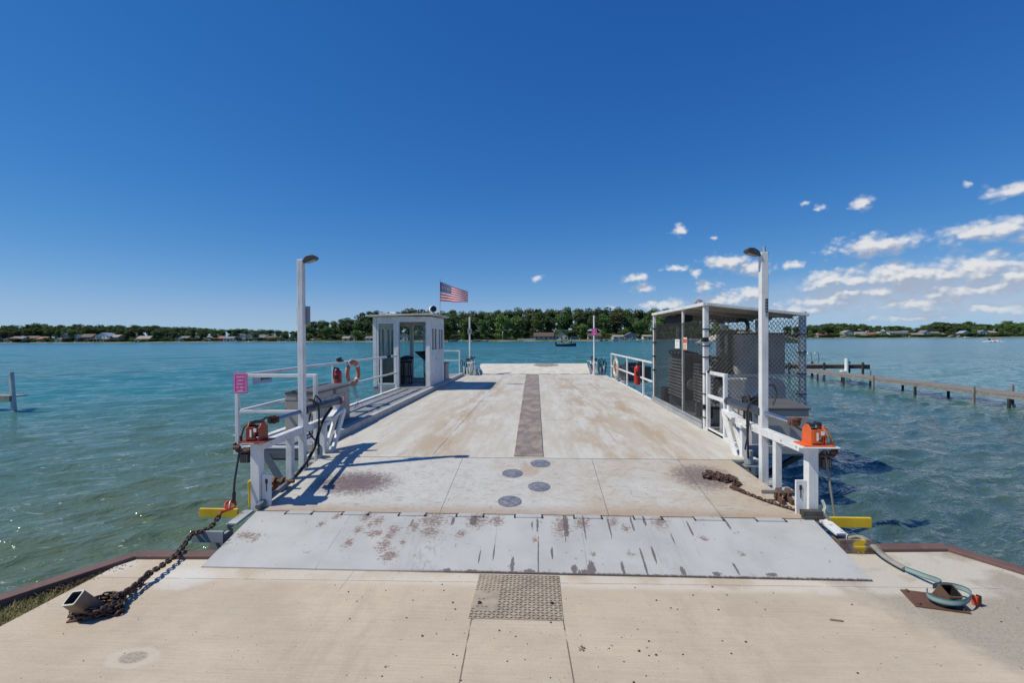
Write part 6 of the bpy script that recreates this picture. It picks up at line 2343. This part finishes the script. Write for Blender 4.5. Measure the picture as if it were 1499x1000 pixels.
# (bearing x, label of the landmark)
marksL = [(-80, 'photo edge'), (24, 'white cottage'), (62, 'red shed'), (85, 'small boathouse'), (121, 'brown house'), (154, 'white gabled house'), (209, 'beige cottage'), (265, 'grey cottage'), (335, 'pale boathouse'), (362, 'white villa'), (398, 'pink house'), (440, 'lamp post')]
marksM = [(430, 'first lamp post'), (500, 'blue-roofed cottage'), (556, 'wheelhouse corner'), (600, 'wheelhouse door'), (650, 'flag pole'), (688, 'grey-sign pole'), (752, 'picket wall'), (798, 'brown-roofed bungalow'), (826, 'A-frame house'), (870, 'pink-sign pole'), (905, 'grey boathouse'), (940, 'far boathouse'), (975, 'cage sign'), (1030, 'cage post')]
marksR = [(1000, 'cage'), (1180, 'cage corner'), (1243, 'white two-storey house'), (1278, 'pink-roofed house'), (1316, 'long white house'), (1357, 'white gabled cottage'), (1418, 'white waterside house'), (1450, 'cream house')]
rowsL = [('waterside', 16, 21, .72, ['mid', 'dark', 'olive'], ['round', 'wide', 'round'], 1.0), ('middle', 45, 15, .88, ['mid', 'dark', 'mid', 'olive'], ['round', 'tall', 'wide'], 1.3), ('skyline', 85, 12, 1.0, ['mid', 'dark', 'mid'], ['round', 'round', 'wide'], 1.7)]
rowsM = [('waterside', 20, 27, .62, ['mid', 'bright', 'mid', 'dark'], ['round', 'round', 'tall'], .95), ('middle', 48, 20, .88, ['mid', 'dark', 'mid', 'olive'], ['round', 'tall', 'wide'], 1.2), ('skyline', 92, 15, 1.0, ['mid', 'dark', 'dark', 'olive'], ['round', 'round', 'wide', 'tall'], 1.5)]
rowsR = [('waterside', 18, 19, .6, ['mid', 'dark', 'olive', 'bright'], ['round', 'wide', 'tall'], .9), ('middle', 55, 13, .86, ['mid', 'dark', 'mid', 'olive'], ['round', 'tall', 'wide'], 1.3), ('skyline', 110, 12, 1.0, ['mid', 'dark', 'mid'], ['round', 'round', 'wide'], 1.7)]
spM = [(522, 'waterside', 'bright', 'wide', .42), (735, 'waterside', 'bright', 'round', .85), (770, 'waterside', 'mid', 'round', .72), (712, 'waterside', 'mid', 'tall', .7), (852, 'waterside', 'bright', 'round', .5), (895, 'waterside', 'bright', 'wide', .82), (935, 'waterside', 'mid', 'round', .68), (480, 'waterside', 'mid', 'round', .7), (464, 'waterside', 'bright', 'wide', .4), (690, 'waterside', 'mid', 'round', .78)]
rows_of_trees(-70, 470, rowsL, profL, 392, 150, 3, marksL, 'trees on the low wooded shore beyond the walkway', gaps=((10, 34), (36, 52), (52, 66), (78, 92), (108, 136), (139, 174), (200, 220), (326, 342), (352, 372), (386, 404)))
rows_of_trees(448, 1090, rowsM, profM, 338, 150, 7, marksM, 'trees on the wooded shore beyond the end of the deck', special=spM, gaps=((498, 514), (760, 768), (780, 842), (862, 880), (898, 908), (912, 925), (944, 956)))
rows_of_trees(1150, 1560, rowsR, profR, 556, 200, 5, marksR, 'trees on the distant shore beyond the dock', special=[(1328, 'waterside', 'dark', 'conifer', .98)], gaps=((1232, 1256), (1258, 1268), (1270, 1286), (1288, 1298), (1304, 1326), (1350, 1374), (1410, 1426), (1440, 1462)))


# ---- shrubs along the water's edge
SH = {}
for tone in ('mid', 'dark', 'bright', 'olive'):
    me = PROTO[tone, 'wide'][0].copy()
    co = np.empty(len(me.vertices) * 3)
    me.vertices.foreach_get('co', co)
    co = co.reshape(-1, 3)
    co[:, 2] = co[:, 2] * 1.25 - .24
    me.vertices.foreach_set('co', co.ravel())
    SH[tone] = me


def shrubs(x0, x1, Yd, back, rise, dys, spacing, hs, marks, group, where):
    cnt = {}
    for dy in dys:
        x = x0 + random.uniform(0, spacing)
        while x < x1:
            y = Yd + dy + random.uniform(-3, 3)
            b_ = on_y(x, 495, y)
            z0 = ground(Yd, y, back, rise)
            tone = random.choice(['mid', 'dark', 'dark', 'olive', 'mid', 'bright'])
            mark = ([m_[1] for m_ in marks if m_[0] <= x] or [marks[0][1]])[-1]
            kind_ = 'waterside' if dy < 20 else 'hillside'
            cnt[mark, kind_] = cnt.get((mark, kind_), 0) + 1
            o = bpy.data.objects.new('shrub', SH[tone])
            COL.objects.link(o)
            h = random.uniform(*hs)
            w = spacing * y / FPX * random.uniform(.95, 1.6)
            o.location = (b_.x, y, z0)
            o.scale = (w, w, h)
            o.rotation_euler = (0, 0, random.uniform(0, 6.28))
            WL[o.name] = o.location.copy()
            tag(o, '%s %s shrub, %s one past the %s, %s' % (TONEW[tone], kind_, ORD[min(15, cnt[mark, kind_] - 1)], mark, where), 'shrub', group)
            x += spacing * random.uniform(.8, 1.3)


shrubs(-60, 470, 392, 150, 3, (13, 34), 15, (2.2, 4.2), marksL, 'shrubs on the low wooded shore beyond the walkway', 'towards the wheelhouse')
shrubs(448, 1085, 338, 150, 7, (30, 62), 17, (3.5, 7.5), marksM, 'shrubs on the wooded shore beyond the end of the deck', 'towards the cage')
shrubs(1150, 1540, 556, 200, 5, (14, 36), 13, (2.5, 4.8), marksR, 'shrubs on the distant shore beyond the dock', 'away from the cage')


# ---- houses
def house(px_, y, w, d, h, rise, wall, roofc, label, gable='side', chimney=False, z0=.1, nwin=3, storeys=1, porch=False, cat='house', name='house'):
    b = on_y(px_, 495, y)
    X, Y = b.x, y + d / 2
    r = thing(name, label, cat, (X, Y, z0))
    x0_, x1_, y0_, y1_ = X - w / 2, X + w / 2, y, y + d
    zt_ = z0 + h
    wm, rm = house_mat(wall[0], wall[1]), house_mat(roofc[0], roofc[1])
    mb_ = MB().lohi((x0_, y0_, z0 - 1), (x1_, y1_, zt_))
    o = .5
    if gable == 'side':      # ridge along x
        mb_.extrude([(y0_, zt_), (y1_, zt_), ((y0_ + y1_) / 2, zt_ + rise)], (x0_ + .02, 0, 0), (0, 1, 0), (0, 0, 1), (1, 0, 0), w - .04)
        rp = [(y0_ - o, zt_ - .15), ((y0_ + y1_) / 2, zt_ + rise), (y1_ + o, zt_ - .15), (y1_ + o, zt_ + .1), ((y0_ + y1_) / 2, zt_ + rise + .28), (y0_ - o, zt_ + .1)]
        rf_ = MB().extrude(rp, (x0_ - o, 0, 0), (0, 1, 0), (0, 0, 1), (1, 0, 0), w + 2 * o)
    else:                    # gable faces the lake
        mb_.extrude([(x0_, zt_), (x1_, zt_), ((x0_ + x1_) / 2, zt_ + rise)], (0, y0_ + .02, 0), (1, 0, 0), (0, 0, 1), (0, 1, 0), d - .04)
        rp = [(x0_ - o, zt_ - .2), ((x0_ + x1_) / 2, zt_ + rise), (x1_ + o, zt_ - .2), (x1_ + o, zt_ + .1), ((x0_ + x1_) / 2, zt_ + rise + .3), (x0_ - o, zt_ + .1)]
        rf_ = MB().extrude(rp, (0, y0_ - o, 0), (1, 0, 0), (0, 0, 1), (0, 1, 0), d + 2 * o)
    mb_.build('wall', wm, r)
    ro = rf_.build('roof', rm, r)
    if chimney:
        MB().lohi((X + w * .2, Y - .4, zt_ + rise * .5), (X + w * .2 + .8, Y + .4, zt_ + rise + 1.1)).build('chimney', house_mat('brickred', (.2, .09, .07)), ro)
    for s_ in range(storeys):
        zz_ = z0 + .9 + s_ * h / storeys
        for i in range(nwin):
            xc_ = x0_ + (i + .5) * w / nwin
            ww = min(1.6, w / nwin * .55)
            wh = min(1.3, h / storeys * .45)
            if i == nwin // 2 and s_ == 0:
                MB().lohi((xc_ - .55, y0_ - .07, z0), (xc_ + .55, y0_ - .01, z0 + min(2.1, h * .8))).build('door', house_mat('door', (.12, .09, .08)), r)
                continue
            fr = MB().lohi((xc_ - ww / 2 - .12, y0_ - .06, zz_ - .12), (xc_ + ww / 2 + .12, y0_ - .01, zz_ + wh + .12)).build('window', M['white_clean'], r)
            MB().lohi((xc_ - ww / 2, y0_ - .08, zz_), (xc_ + ww / 2, y0_ - .055, zz_ + wh)).build('pane', house_mat('pane', (.03, .04, .055)), fr)
    if porch:
        pm = MB().lohi((x0_, y0_ - 2.4, z0 + h * .55), (x1_, y0_ - .1, z0 + h * .55 + .2))
        for i in range(5):
            xx_ = x0_ + .2 + i * (w - .4) / 4
            pm.lohi((xx_ - .1, y0_ - 2.3, z0 - .6), (xx_ + .1, y0_ - 2.1, z0 + h * .55))
        pm.build('porch', M['white_clean'], r)
    return r


W_ = ('white', (.60, .60, .58))
PW = ('pale', (.55, .54, .52))
BG = ('beige', (.42, .36, .29))
CR = ('cream', (.60, .54, .42))
BR = ('brown', (.15, .09, .065))
GB = ('greyblue', (.25, .29, .36))
PK = ('pinkish', (.40, .24, .22))
R_G = ('roofgrey', (.16, .165, .18))
R_B = ('roofbrown', (.115, .075, .062))
R_BL = ('roofblue', (.26, .32, .42))
R_T = ('rooftan', (.30, .25, .21))
R_D = ('roofdark', (.05, .045, .05))
R_R = ('roofred', (.30, .13, .11))
yL = 404
house(4, yL, 9, 8, 2.6, 1.6, W_, R_T, 'low white cottage with tan roof at the edge of the photo')
house(24, yL, 12, 8, 3.0, 2.0, W_, R_G, 'long white cottage with grey roof near the photo edge')
house(44, yL + 4, 11, 8, 3.4, 2.0, BR, R_B, 'dark brown house with brown roof beside the white cottage', porch=True)
house(60, yL, 8, 7, 2.8, 1.8, PK, R_R, 'small red shed-like house with white front beside the dark brown house')
house(85, yL - 6, 6, 5, 2.0, 1.4, W_, R_T, 'small white boathouse standing alone under dark trees', gable='front', nwin=1, cat='boathouse', name='boathouse')
house(95, yL + 14, 7, 8, 5.4, 2.2, GB, R_BL, 'tall blue-grey house half hidden behind the small boathouse', gable='front', storeys=2, nwin=2)
house(113, yL, 6, 8, 4.0, 2.4, PW, R_G, 'narrow pale house against the brown house', gable='front', nwin=2, storeys=2)
house(125, yL + 1, 11, 9, 4.2, 2.6, PK, R_B, 'brown house with steep brown roof next to the white gabled house', chimney=True, storeys=2)
house(150, yL, 13, 9, 4.8, 3.0, W_, R_BL, 'large white gabled house with blue-grey roof by the water', gable='front', storeys=2, nwin=4, porch=True)
house(165, yL + 2, 10, 8, 4.0, 2.0, BG, R_T, 'beige annex beside the large white gabled house')
house(209, yL, 12, 8, 2.4, 2.4, BG, R_T, 'low beige cottage with wide tan roof between trees', porch=True)
house(265, yL, 11, 8, 2.4, 2.0, PW, R_G, 'low grey cottage on the tree-lined shore')
house(289, yL + 6, 6, 6, 2.4, 1.6, GB, R_BL, 'tiny blue-grey cottage beyond the grey cottage', gable='front', nwin=2)
house(318, yL, 9, 7, 2.4, 1.8, BR, R_R, 'low brown hut with reddish roof under trees')
house(334, yL - 6, 9, 6, 2.2, 1.6, W_, R_G, 'pale boathouse with grey roof on the waterline', cat='boathouse', name='boathouse')
house(354, yL, 7, 8, 3.4, 2.4, W_, R_T, 'white villa with tan roof by the pale boathouse', gable='front', nwin=2)
house(365, yL + 1, 8, 8, 4.4, 2.4, W_, R_D, 'white villa with dark roof by the pink house', gable='front', storeys=2, nwin=3)
house(379, yL, 10, 8, 2.8, 2.2, W_, R_G, 'white bungalow between the dark-roofed villa and the pink house')
house(395, yL, 10, 7, 2.6, 1.6, PK, R_B, 'long pink house with brown roof before the lamp post')
yM = 350
house(518, yM + 6, 5.5, 7, 3.4, 3.2, PW, R_BL, 'small cottage with light blue gable roof between lamp post and wheelhouse', gable='front', nwin=2)
house(506, yM, 5, 5, 1.9, 1.2, W_, R_T, 'white hut on the waterline below the blue-roofed cottage', cat='hut', name='hut', nwin=1)
house(541, yM, 6, 5, 1.8, 1.3, W_, R_G, 'white hut just beside the wheelhouse corner post', cat='hut', name='hut', nwin=2)
house(590, yM, 7, 6, 3.2, 2.0, PW, R_G, 'pale house seen through the wheelhouse doorway', gable='front', nwin=2)
house(796, yM, 14, 9, 2.6, 2.5, BG, R_B, 'long bungalow with brown roof behind the fishing boat', nwin=4)
house(822, yM + 2, 9.5, 9, 2.6, 3.4, CR, R_B, 'A-frame house with brown roof and glazed front', gable='front', nwin=3)
house(870, yM, 9, 7, 2.6, 1.8, BG, R_B, 'beige house behind the pink sign pole')
house(905, yM - 6, 7, 6, 2.0, 1.0, PW, R_T, 'low grey boathouse with flat pale roof by the railing', cat='boathouse', name='boathouse', nwin=2)
house(924, yM - 4, 8, 6, 2.8, 2.0, GB, R_G, 'grey-blue boathouse with pitched roof behind the railing', cat='boathouse', name='boathouse', gable='front', nwin=2)
house(948, yM - 5, 6, 6, 2.0, 1.0, W_, R_T, 'white boathouse with tan roof next to the cage', cat='boathouse', name='boathouse', nwin=2)
yR = 572
house(1205, yR, 11, 8, 3.2, 2.2, PW, R_R, 'pale cottage with red roof just beyond the cage')
house(1243, yR, 11, 9, 5.2, 2.8, W_, R_T, 'tall white two-storey house on the distant shore', gable='front', storeys=2, nwin=4)
house(1262, yR + 3, 13, 8, 4.2, 2.0, W_, R_T, 'wide white house beside the tall two-storey house', porch=True)
house(1278, yR, 11, 8, 3.4, 2.2, BG, R_R, 'house with pink-red roof on the distant shore')
house(1292, yR, 10, 8, 4.2, 2.2, CR, R_T, 'cream house with tan roof between dark trees', gable='front', storeys=2)
house(1316, yR, 20, 9, 4.6, 2.2, W_, R_G, 'long white house with grey roof beside the pointed conifer', storeys=2, nwin=7)
house(1344, yR, 12, 8, 2.6, 1.8, CR, R_T, 'low tan-roofed cottage between conifer and gabled cottage')
house(1357, yR + 2, 7, 9, 4.6, 3.0, W_, R_G, 'white gabled cottage facing the lake on the distant shore', gable='front', storeys=2, nwin=2)
house(1369, yR + 3, 11, 8, 4.2, 2.0, GB, R_G, 'grey house with long roof against the white gabled cottage')
house(1380, yR, 6, 6, 2.6, 1.6, PW, R_T, 'small pale hut with tan roof under the trees', cat='hut', name='hut', nwin=1)
house(1415, yR, 9, 8, 4.2, 2.6, W_, R_BL, 'white waterside house with blue-grey roof', gable='front', storeys=2, nwin=3)
house(1428, yR, 7, 7, 2.8, 1.6, PW, R_B, 'small pale house with brown roof beside the white waterside house')
house(1441, yR + 1, 10, 9, 4.6, 2.8, W_, R_G, 'broad white house behind the speeding boat', gable='front', storeys=2, nwin=3)
house(1454, yR + 2, 8, 8, 4.6, 2.0, CR, R_T, 'cream house with tan roof behind the speeding boat', storeys=2, nwin=3)

# white picket wall and lawn furniture on the mid shore
b0, b1 = on_y(757, 495, 344), on_y(783, 495, 344)
mb = MB()
x = b0.x
while x < b1.x:
    mb.lohi((x, 344, -.4), (x + .35, 344.1, random.uniform(.9, 1.3)))
    x += .5
mb.lohi((b0.x, 344.11, -.2), (b1.x, 344.2, .1)).lohi((b0.x, 344.11, .5), (b1.x, 344.2, .7))
tag(mb.build('picket_fence', house_mat('picket', (.62, .55, .48))), 'pale picket fence by the water beside the brown-roofed bungalow', 'fence')
r = thing('street_lamp', 'pale lamp standard on the shore between two large trees', 'lamp', (on_y(736, 495, 346).x, 346, -.2))
b0 = on_y(736, 495, 346)
MB().cyl((b0.x, 346, -.4), (b0.x, 346, 5.6), .14, 8).build('pole', M['galv'], r)
MB().ball((b0.x, 346, 5.9), .45, 8, 6).build('lamp', M['white_clean'], r)


# ---- boats and lifts along the shores
def boat(px_, y, L, hullc, label, kind='open', top=None, rz=0.0, z=None):
    b = on_y(px_, 495, y)
    z = ZW if z is None else z
    r = thing('motor_boat' if kind != 'pontoon' else 'pontoon_boat', label, 'boat', (b.x, y, z))
    ca, sa = cos(rz), sin(rz)

    def tr(v):
        return (b.x + v[0] * ca - v[1] * sa, y + v[0] * sa + v[1] * ca, z + v[2])
    hm = house_mat('hull_' + hullc[0], hullc[1])
    w = L * .19
    if kind == 'pontoon':
        m2 = MB()
        for s_ in (-w, w):
            m2.tube([tr((-L / 2, s_, .1)), tr((L * .42, s_, .1)), tr((L / 2, s_, .3))], [.28, .28, .08], 8)
        m2.build('float', M['galv'], r)
        MB().box(tr((0, 0, .45)), (L * .95, 2.2 * w, .12), rz).build('platform', M['grey_paint'], r)
        m2 = MB()
        for s_ in (-1, 1):
            m2.box(tr((-.05 * L, s_ * w * 1.05, .85)), (L * .8, .06, .65), rz)
        m2.box(tr((-L * .45, 0, .85)), (.06, 2.1 * w, .65), rz)
        m2.build('side_panel', hm, r)
    else:
        secs = []
        for t, ww, sh in ((-.5, .85, .62), (-.2, 1.0, .62), (.15, .95, .7), (.38, .55, .82), (.5, .04, .95)):
            secs.append([tr((t * L, -w * ww, sh)), tr((t * L, -w * ww * .75, .05)), tr((t * L * .97, 0, -.2)), tr((t * L, w * ww * .75, .05)), tr((t * L, w * ww, sh)), tr((t * L * .98, 0, sh * .55))])
        m2 = MB()
        vs = [v for s_ in secs for v in s_]
        fs = []
        for i in range(len(secs) - 1):
            for k in range(6):
                fs.append((i * 6 + k, i * 6 + (k + 1) % 6, i * 6 + 6 + (k + 1) % 6, i * 6 + 6 + k))
        fs += [tuple(range(5, -1, -1)), tuple(range(len(vs) - 6, len(vs)))]
        m2.add(vs, fs).build('hull', hm, r)
        MB().box(tr((-L * .53, 0, .55)), (.35, .35, .9), rz).box(tr((-L * .53, 0, 1.05)), (.55, .4, .35), rz).build('outboard_motor', M['black'], r, bevel=.05)
        m2 = MB().box(tr((L * .02, 0, .85)), (.7, w * 1.2, .65), rz)
        m2.build('console', M['white_clean'] if kind != 'fishing' else M['cabinet'], r, bevel=.04)
        m2 = MB().beam(tr((L * .10, -w * .8, 1.1)), tr((L * .10, w * .8, 1.1)), .03, .45)
        m2.build('windscreen', M['cabinet'], r)
    if top is not None:
        tm = house_mat('canopy_' + top[0], top[1])
        m2 = MB().box(tr((-.08 * L, 0, 2.05)), (L * .55, 2.0 * w, .14), rz)
        m2.build('canopy', tm, r, bevel=.05)
        m2 = MB()
        for a_ in (-.33, .16):
            for s_ in (-.9, .9):
                m2.cyl(tr((a_ * L, s_ * w, .6)), tr((a_ * L, s_ * w, 2.0)), .035, 6)
        m2.build('canopy_pole', M['galv'], r)
    return r, tr


def boat_lift(px_, y, L, col, label, h=2.3, white_post=True):
    b = on_y(px_, 495, y)
    r = thing('boat_lift', label, 'boat lift', (b.x, y, ZW))
    n = 8
    prof = [(b.x - L / 2 + L * i / n, ZW + h + .5 * sin(pi * i / n)) for i in range(n + 1)]
    prof += [(b.x + L / 2 - L * i / n, ZW + h - .35 + .45 * sin(pi * i / n)) for i in range(n + 1)]
    MB().extrude(prof, (0, y, 0), (1, 0, 0), (0, 0, 1), (0, 1, 0), 3.0).build('canopy', house_mat('lift_' + col[0], col[1]), r)
    for dx in (-.45, .45):
        for dy in (.2, 2.8):
            MB().lohi((b.x + dx * L - .09, y + dy - .09, ZW - .6), (b.x + dx * L + .09, y + dy + .09, ZW + h - .2)).build('post', M['white_clean'], r)
    return r


HW = ('white', (.75, .75, .74))
HN = ('navy', (.025, .035, .07))
HG = ('grey', (.3, .31, .33))
HR = ('red', (.35, .05, .04))
HB = ('blue', (.05, .16, .38))
boat(10, 398, 7, HN, 'dark blue boat moored below the white cottage near the photo edge')
boat(37, 397, 7, HN, 'dark canopied boat moored below the dark brown house', 'pontoon', ('dark', (.03, .035, .05)))
boat(67, 397, 6, HW, 'white boat moored below the red shed')
boat(110, 396, 8, HW, 'long white boat moored below the narrow pale house')
boat(131, 397, 6, HN, 'dark boat moored below the brown house')
boat(136, 396, 4.5, HW, 'small white boat between the brown and white gabled houses')
boat(203, 397, 5, HG, 'small grey boat moored by the low beige cottage')
boat(290, 397, 5, HB, 'blue boat moored below the tiny blue-grey cottage')
boat_lift(301, 396, 6, ('tan', (.32, .27, .2)), 'tan boat lift canopy beyond the blue boat')
boat(345, 396, 6, HW, 'white boat moored beside the pale boathouse')
boat(364, 396, 5, HW, 'white boat moored below the dark-roofed villa')
boat_lift(412, 372, 7, ('darkteal', (.05, .09, .1)), 'dark teal boat lift canopy before the lamp post')
boat_lift(427, 374, 7, ('greypurple', (.2, .19, .23)), 'grey boat lift canopy next to the dark teal one')
boat_lift(452, 360, 6, ('white', (.7, .7, .68)), 'white boat lift canopy just past the lamp post', 2.0)
boat(664, 336, 7, HN, 'dark blue boat moored between the cabin and the far pole', 'open', ('navy', (.03, .04, .07)))
boat(675, 336, 5, HW, 'white boat moored close beside the grey-sign pole, cabin side')
boat(698, 336, 5.5, HR, 'dark red boat moored just past the grey-sign pole', 'open', ('redbrown', (.16, .05, .045)))
boat(710, 337, 5, HG, 'grey boat moored below the large bright tree')
boat_lift(842, 334, 6.5, ('blue', (.03, .18, .48)), 'bright blue boat lift canopy by the A-frame house', 2.6)
boat(884, 336, 5, HN, 'dark boat moored just past the pink-sign pole')
boat_lift(901, 336, 6, ('pale', (.5, .5, .48)), 'pale grey boat lift canopy in front of the flat-roofed boathouse', 2.6)
boat_lift(915, 335, 6, ('charcoal', (.08, .085, .09)), 'charcoal boat lift canopy beside the grey-blue boathouse', 2.2)
boat(933, 336, 6, HW, 'white boat moored between two boathouses behind the railing')
boat(990, 336, 7, HW, 'white boat seen through the dark cage screen', 'open', ('blue', (.03, .15, .4)))
boat(1017, 336, 7, HW, 'white pontoon boat seen through the cage beside its corner post', 'pontoon', ('red', (.3, .08, .07)))
boat(1190, 566, 10, HW, 'white boat moored on the distant shore beside the cage', 'open')
boat(1222, 566, 9, HW, 'white boat moored below the tall two-storey house', 'open')
boat(1247, 565, 9, HW, 'white canopied boat moored before the wide white house', 'pontoon', ('white', (.75, .75, .75)))
boat_lift(1297, 564, 10, ('dark', (.04, .06, .07)), 'dark boat lift canopy below the cream house')
boat(1325, 565, 8, HW, 'white boat moored by the pointed conifer')
boat_lift(1397, 564, 9, ('paleblue', (.45, .55, .62)), 'pale blue boat lift canopy under the distant trees')
boat(1412, 564, 9, HW, 'white boat moored before the white waterside house')
boat(1488, 566, 11, HG, 'long grey boat moored near the photo edge on the distant shore', 'pontoon', ('grey', (.35, .36, .38)))


# ---- people
def person(loc, rz, joints, radii, edges, label, shirt, trousers, hair):
    r_ = thing('person', label, 'person', loc)
    R3 = Matrix.Rotation(rz, 3, 'Z')

    def skin_obj(name, ids, mat, grow):
        idx = {j: i for i, j in enumerate(ids)}
        me = bpy.data.meshes.new(name)
        me.from_pydata([tuple(R3 @ V(joints[j])) for j in ids], [(idx[a], idx[b]) for a, b in edges if a in idx and b in idx], [])
        me.materials.append(mat)
        o = bpy.data.objects.new(name, me)
        COL.objects.link(o)
        o.parent = r_
        WL[o.name] = V(loc)
        o.modifiers.new('skin', 'SKIN')
        o.modifiers.new('smooth', 'SUBSURF').levels = 1
        if not me.skin_vertices:
            return o
        for i, j in enumerate(ids):
            q = radii[j] * grow
            me.skin_vertices[0].data[i].radius = (q, q)
        me.skin_vertices[0].data[0].use_root = True
        return o
    allj = list(joints)
    skin_obj('body', allj, M['skin'], 1.0)
    skin_obj('shirt', [j for j in allj if j in ('pelvis', 'waist', 'chest', 'sl', 'sr', 'el', 'er')], shirt, 1.12)
    skin_obj('trousers', [j for j in allj if j in ('pelvis', 'hl', 'hr', 'kl', 'kr', 'al', 'ar')], trousers, 1.14)
    hd = R3 @ V(joints['head'])
    MB().ball(V(loc) + hd + V((0, 0, .035)), .105, 10, 7, 0, (.95, 1, .9)).build('hair', hair, r_, smooth=True)
    return r_


EDG = [('pelvis', 'waist'), ('waist', 'chest'), ('chest', 'neck'), ('neck', 'head'), ('chest', 'sl'), ('sl', 'el'), ('el', 'wl'), ('wl', 'fl'), ('chest', 'sr'), ('sr', 'er'), ('er', 'wr'), ('wr', 'fr'),
       ('pelvis', 'hl'), ('hl', 'kl'), ('kl', 'al'), ('al', 'tl'), ('pelvis', 'hr'), ('hr', 'kr'), ('kr', 'ar'), ('ar', 'tr')]
RAD = dict(pelvis=.14, waist=.125, chest=.155, neck=.055, head=.1, sl=.07, el=.045, wl=.032, fl=.035, sr=.07, er=.045, wr=.032, fr=.035, hl=.09, kl=.06, al=.045, tl=.04, hr=.09, kr=.06, ar=.045, tr=.04)
STAND = dict(pelvis=(0, 0, .93), waist=(0, 0, 1.1), chest=(0, -.02, 1.32), neck=(0, -.03, 1.5), head=(0, -.05, 1.64), sl=(-.19, 0, 1.4), el=(-.25, -.1, 1.15), wl=(-.15, -.32, 1.08), fl=(-.12, -.4, 1.08),
             sr=(.19, 0, 1.4), er=(.25, -.1, 1.15), wr=(.12, -.34, 1.12), fr=(.08, -.42, 1.13), hl=(-.1, 0, .86), kl=(-.12, -.03, .48), al=(-.13, 0, .08), tl=(-.13, -.16, .03), hr=(.1, 0, .86), kr=(.12, -.03, .48), ar=(.13, 0, .08), tr=(.13, -.16, .03))
SIT = dict(pelvis=(0, 0, .5), waist=(0, .02, .66), chest=(0, 0, .88), neck=(0, -.02, 1.06), head=(0, -.05, 1.2), sl=(-.19, 0, .96), el=(-.24, -.12, .74), wl=(-.18, -.34, .7), fl=(-.16, -.42, .7),
           sr=(.19, 0, .96), er=(.24, -.12, .74), wr=(.18, -.34, .7), fr=(.16, -.42, .7), hl=(-.1, -.05, .48), kl=(-.14, -.44, .5), al=(-.14, -.46, .1), tl=(-.14, -.6, .05), hr=(.1, -.05, .48), kr=(.14, -.44, .5), ar=(.14, -.46, .1), tr=(.14, -.6, .05))

yb = 138
fb, tr = boat(829, yb, 5.6, ('darkblue', (.02, .04, .075)), 'dark blue fishing boat with two people drifting off the bungalow', 'fishing')
MB().box(tr((-1.4, 0, .75)), (.9, .8, .5)).build('seat', M['galv'], fb, bevel=.04)
MB().tube([tr((2.0, -.3, .8)), tr((2.6, -.5, 1.9)), tr((2.9, -.6, 2.6))], .02, 5).build('rod', M['black'], fb)
MB().box(tr((-2.0, 0, 1.9)), (1.3, .9, .16)).cyl(tr((-2.5, .3, .6)), tr((-2.5, .3, 1.85)), .03, 6).cyl(tr((-1.5, .3, .6)), tr((-1.5, .3, 1.85)), .03, 6).build('sunshade', M['white_clean'], fb, bevel=.04)
person(tr((1.35, 0, .38)), radians(60), STAND, RAD, EDG, 'person in an orange top standing in the dark blue fishing boat', M['orange_cloth'], M['dark_cloth'], M['brown_hair'])
person(tr((-1.35, 0, .52)), radians(75), SIT, RAD, EDG, 'person in dark clothes sitting under the sunshade of the fishing boat', M['dark_cloth'], M['dark_cloth'], M['brown_hair'])

ys_ = 195
js, tr = boat(1456, ys_, 3.6, ('yellow', (.62, .36, .05)), 'small yellow speedboat throwing white spray on the open lake', 'fishing')
person(tr((-.3, 0, .45)), radians(80), SIT, RAD, EDG, 'person riding the small yellow speedboat', M['winch_red'], M['dark_cloth'], M['brown_hair'])
b = on_y(1456, 495, ys_)
mb = MB()
for i in range(160):
    t = random.random() ** 1.3
    sgn = random.choice((-1, -1, -1, 1))
    x_ = b.x + (sgn * t * 5.2 if sgn < 0 else t * 2.4) + random.uniform(-.3, .3)
    mb.ball((x_, ys_ + random.uniform(-1.4, -.2), ZW + .02 + (1 - t) * random.uniform(0, .55)), random.uniform(.10, .3) * (1.1 - .6 * t), 6, 4, 0, (1.7, 1, .5))
tag(mb.build('spray', M['foam_white'], smooth=True), 'white spray and wake thrown up by the yellow speedboat', 'spray', kind='stuff')
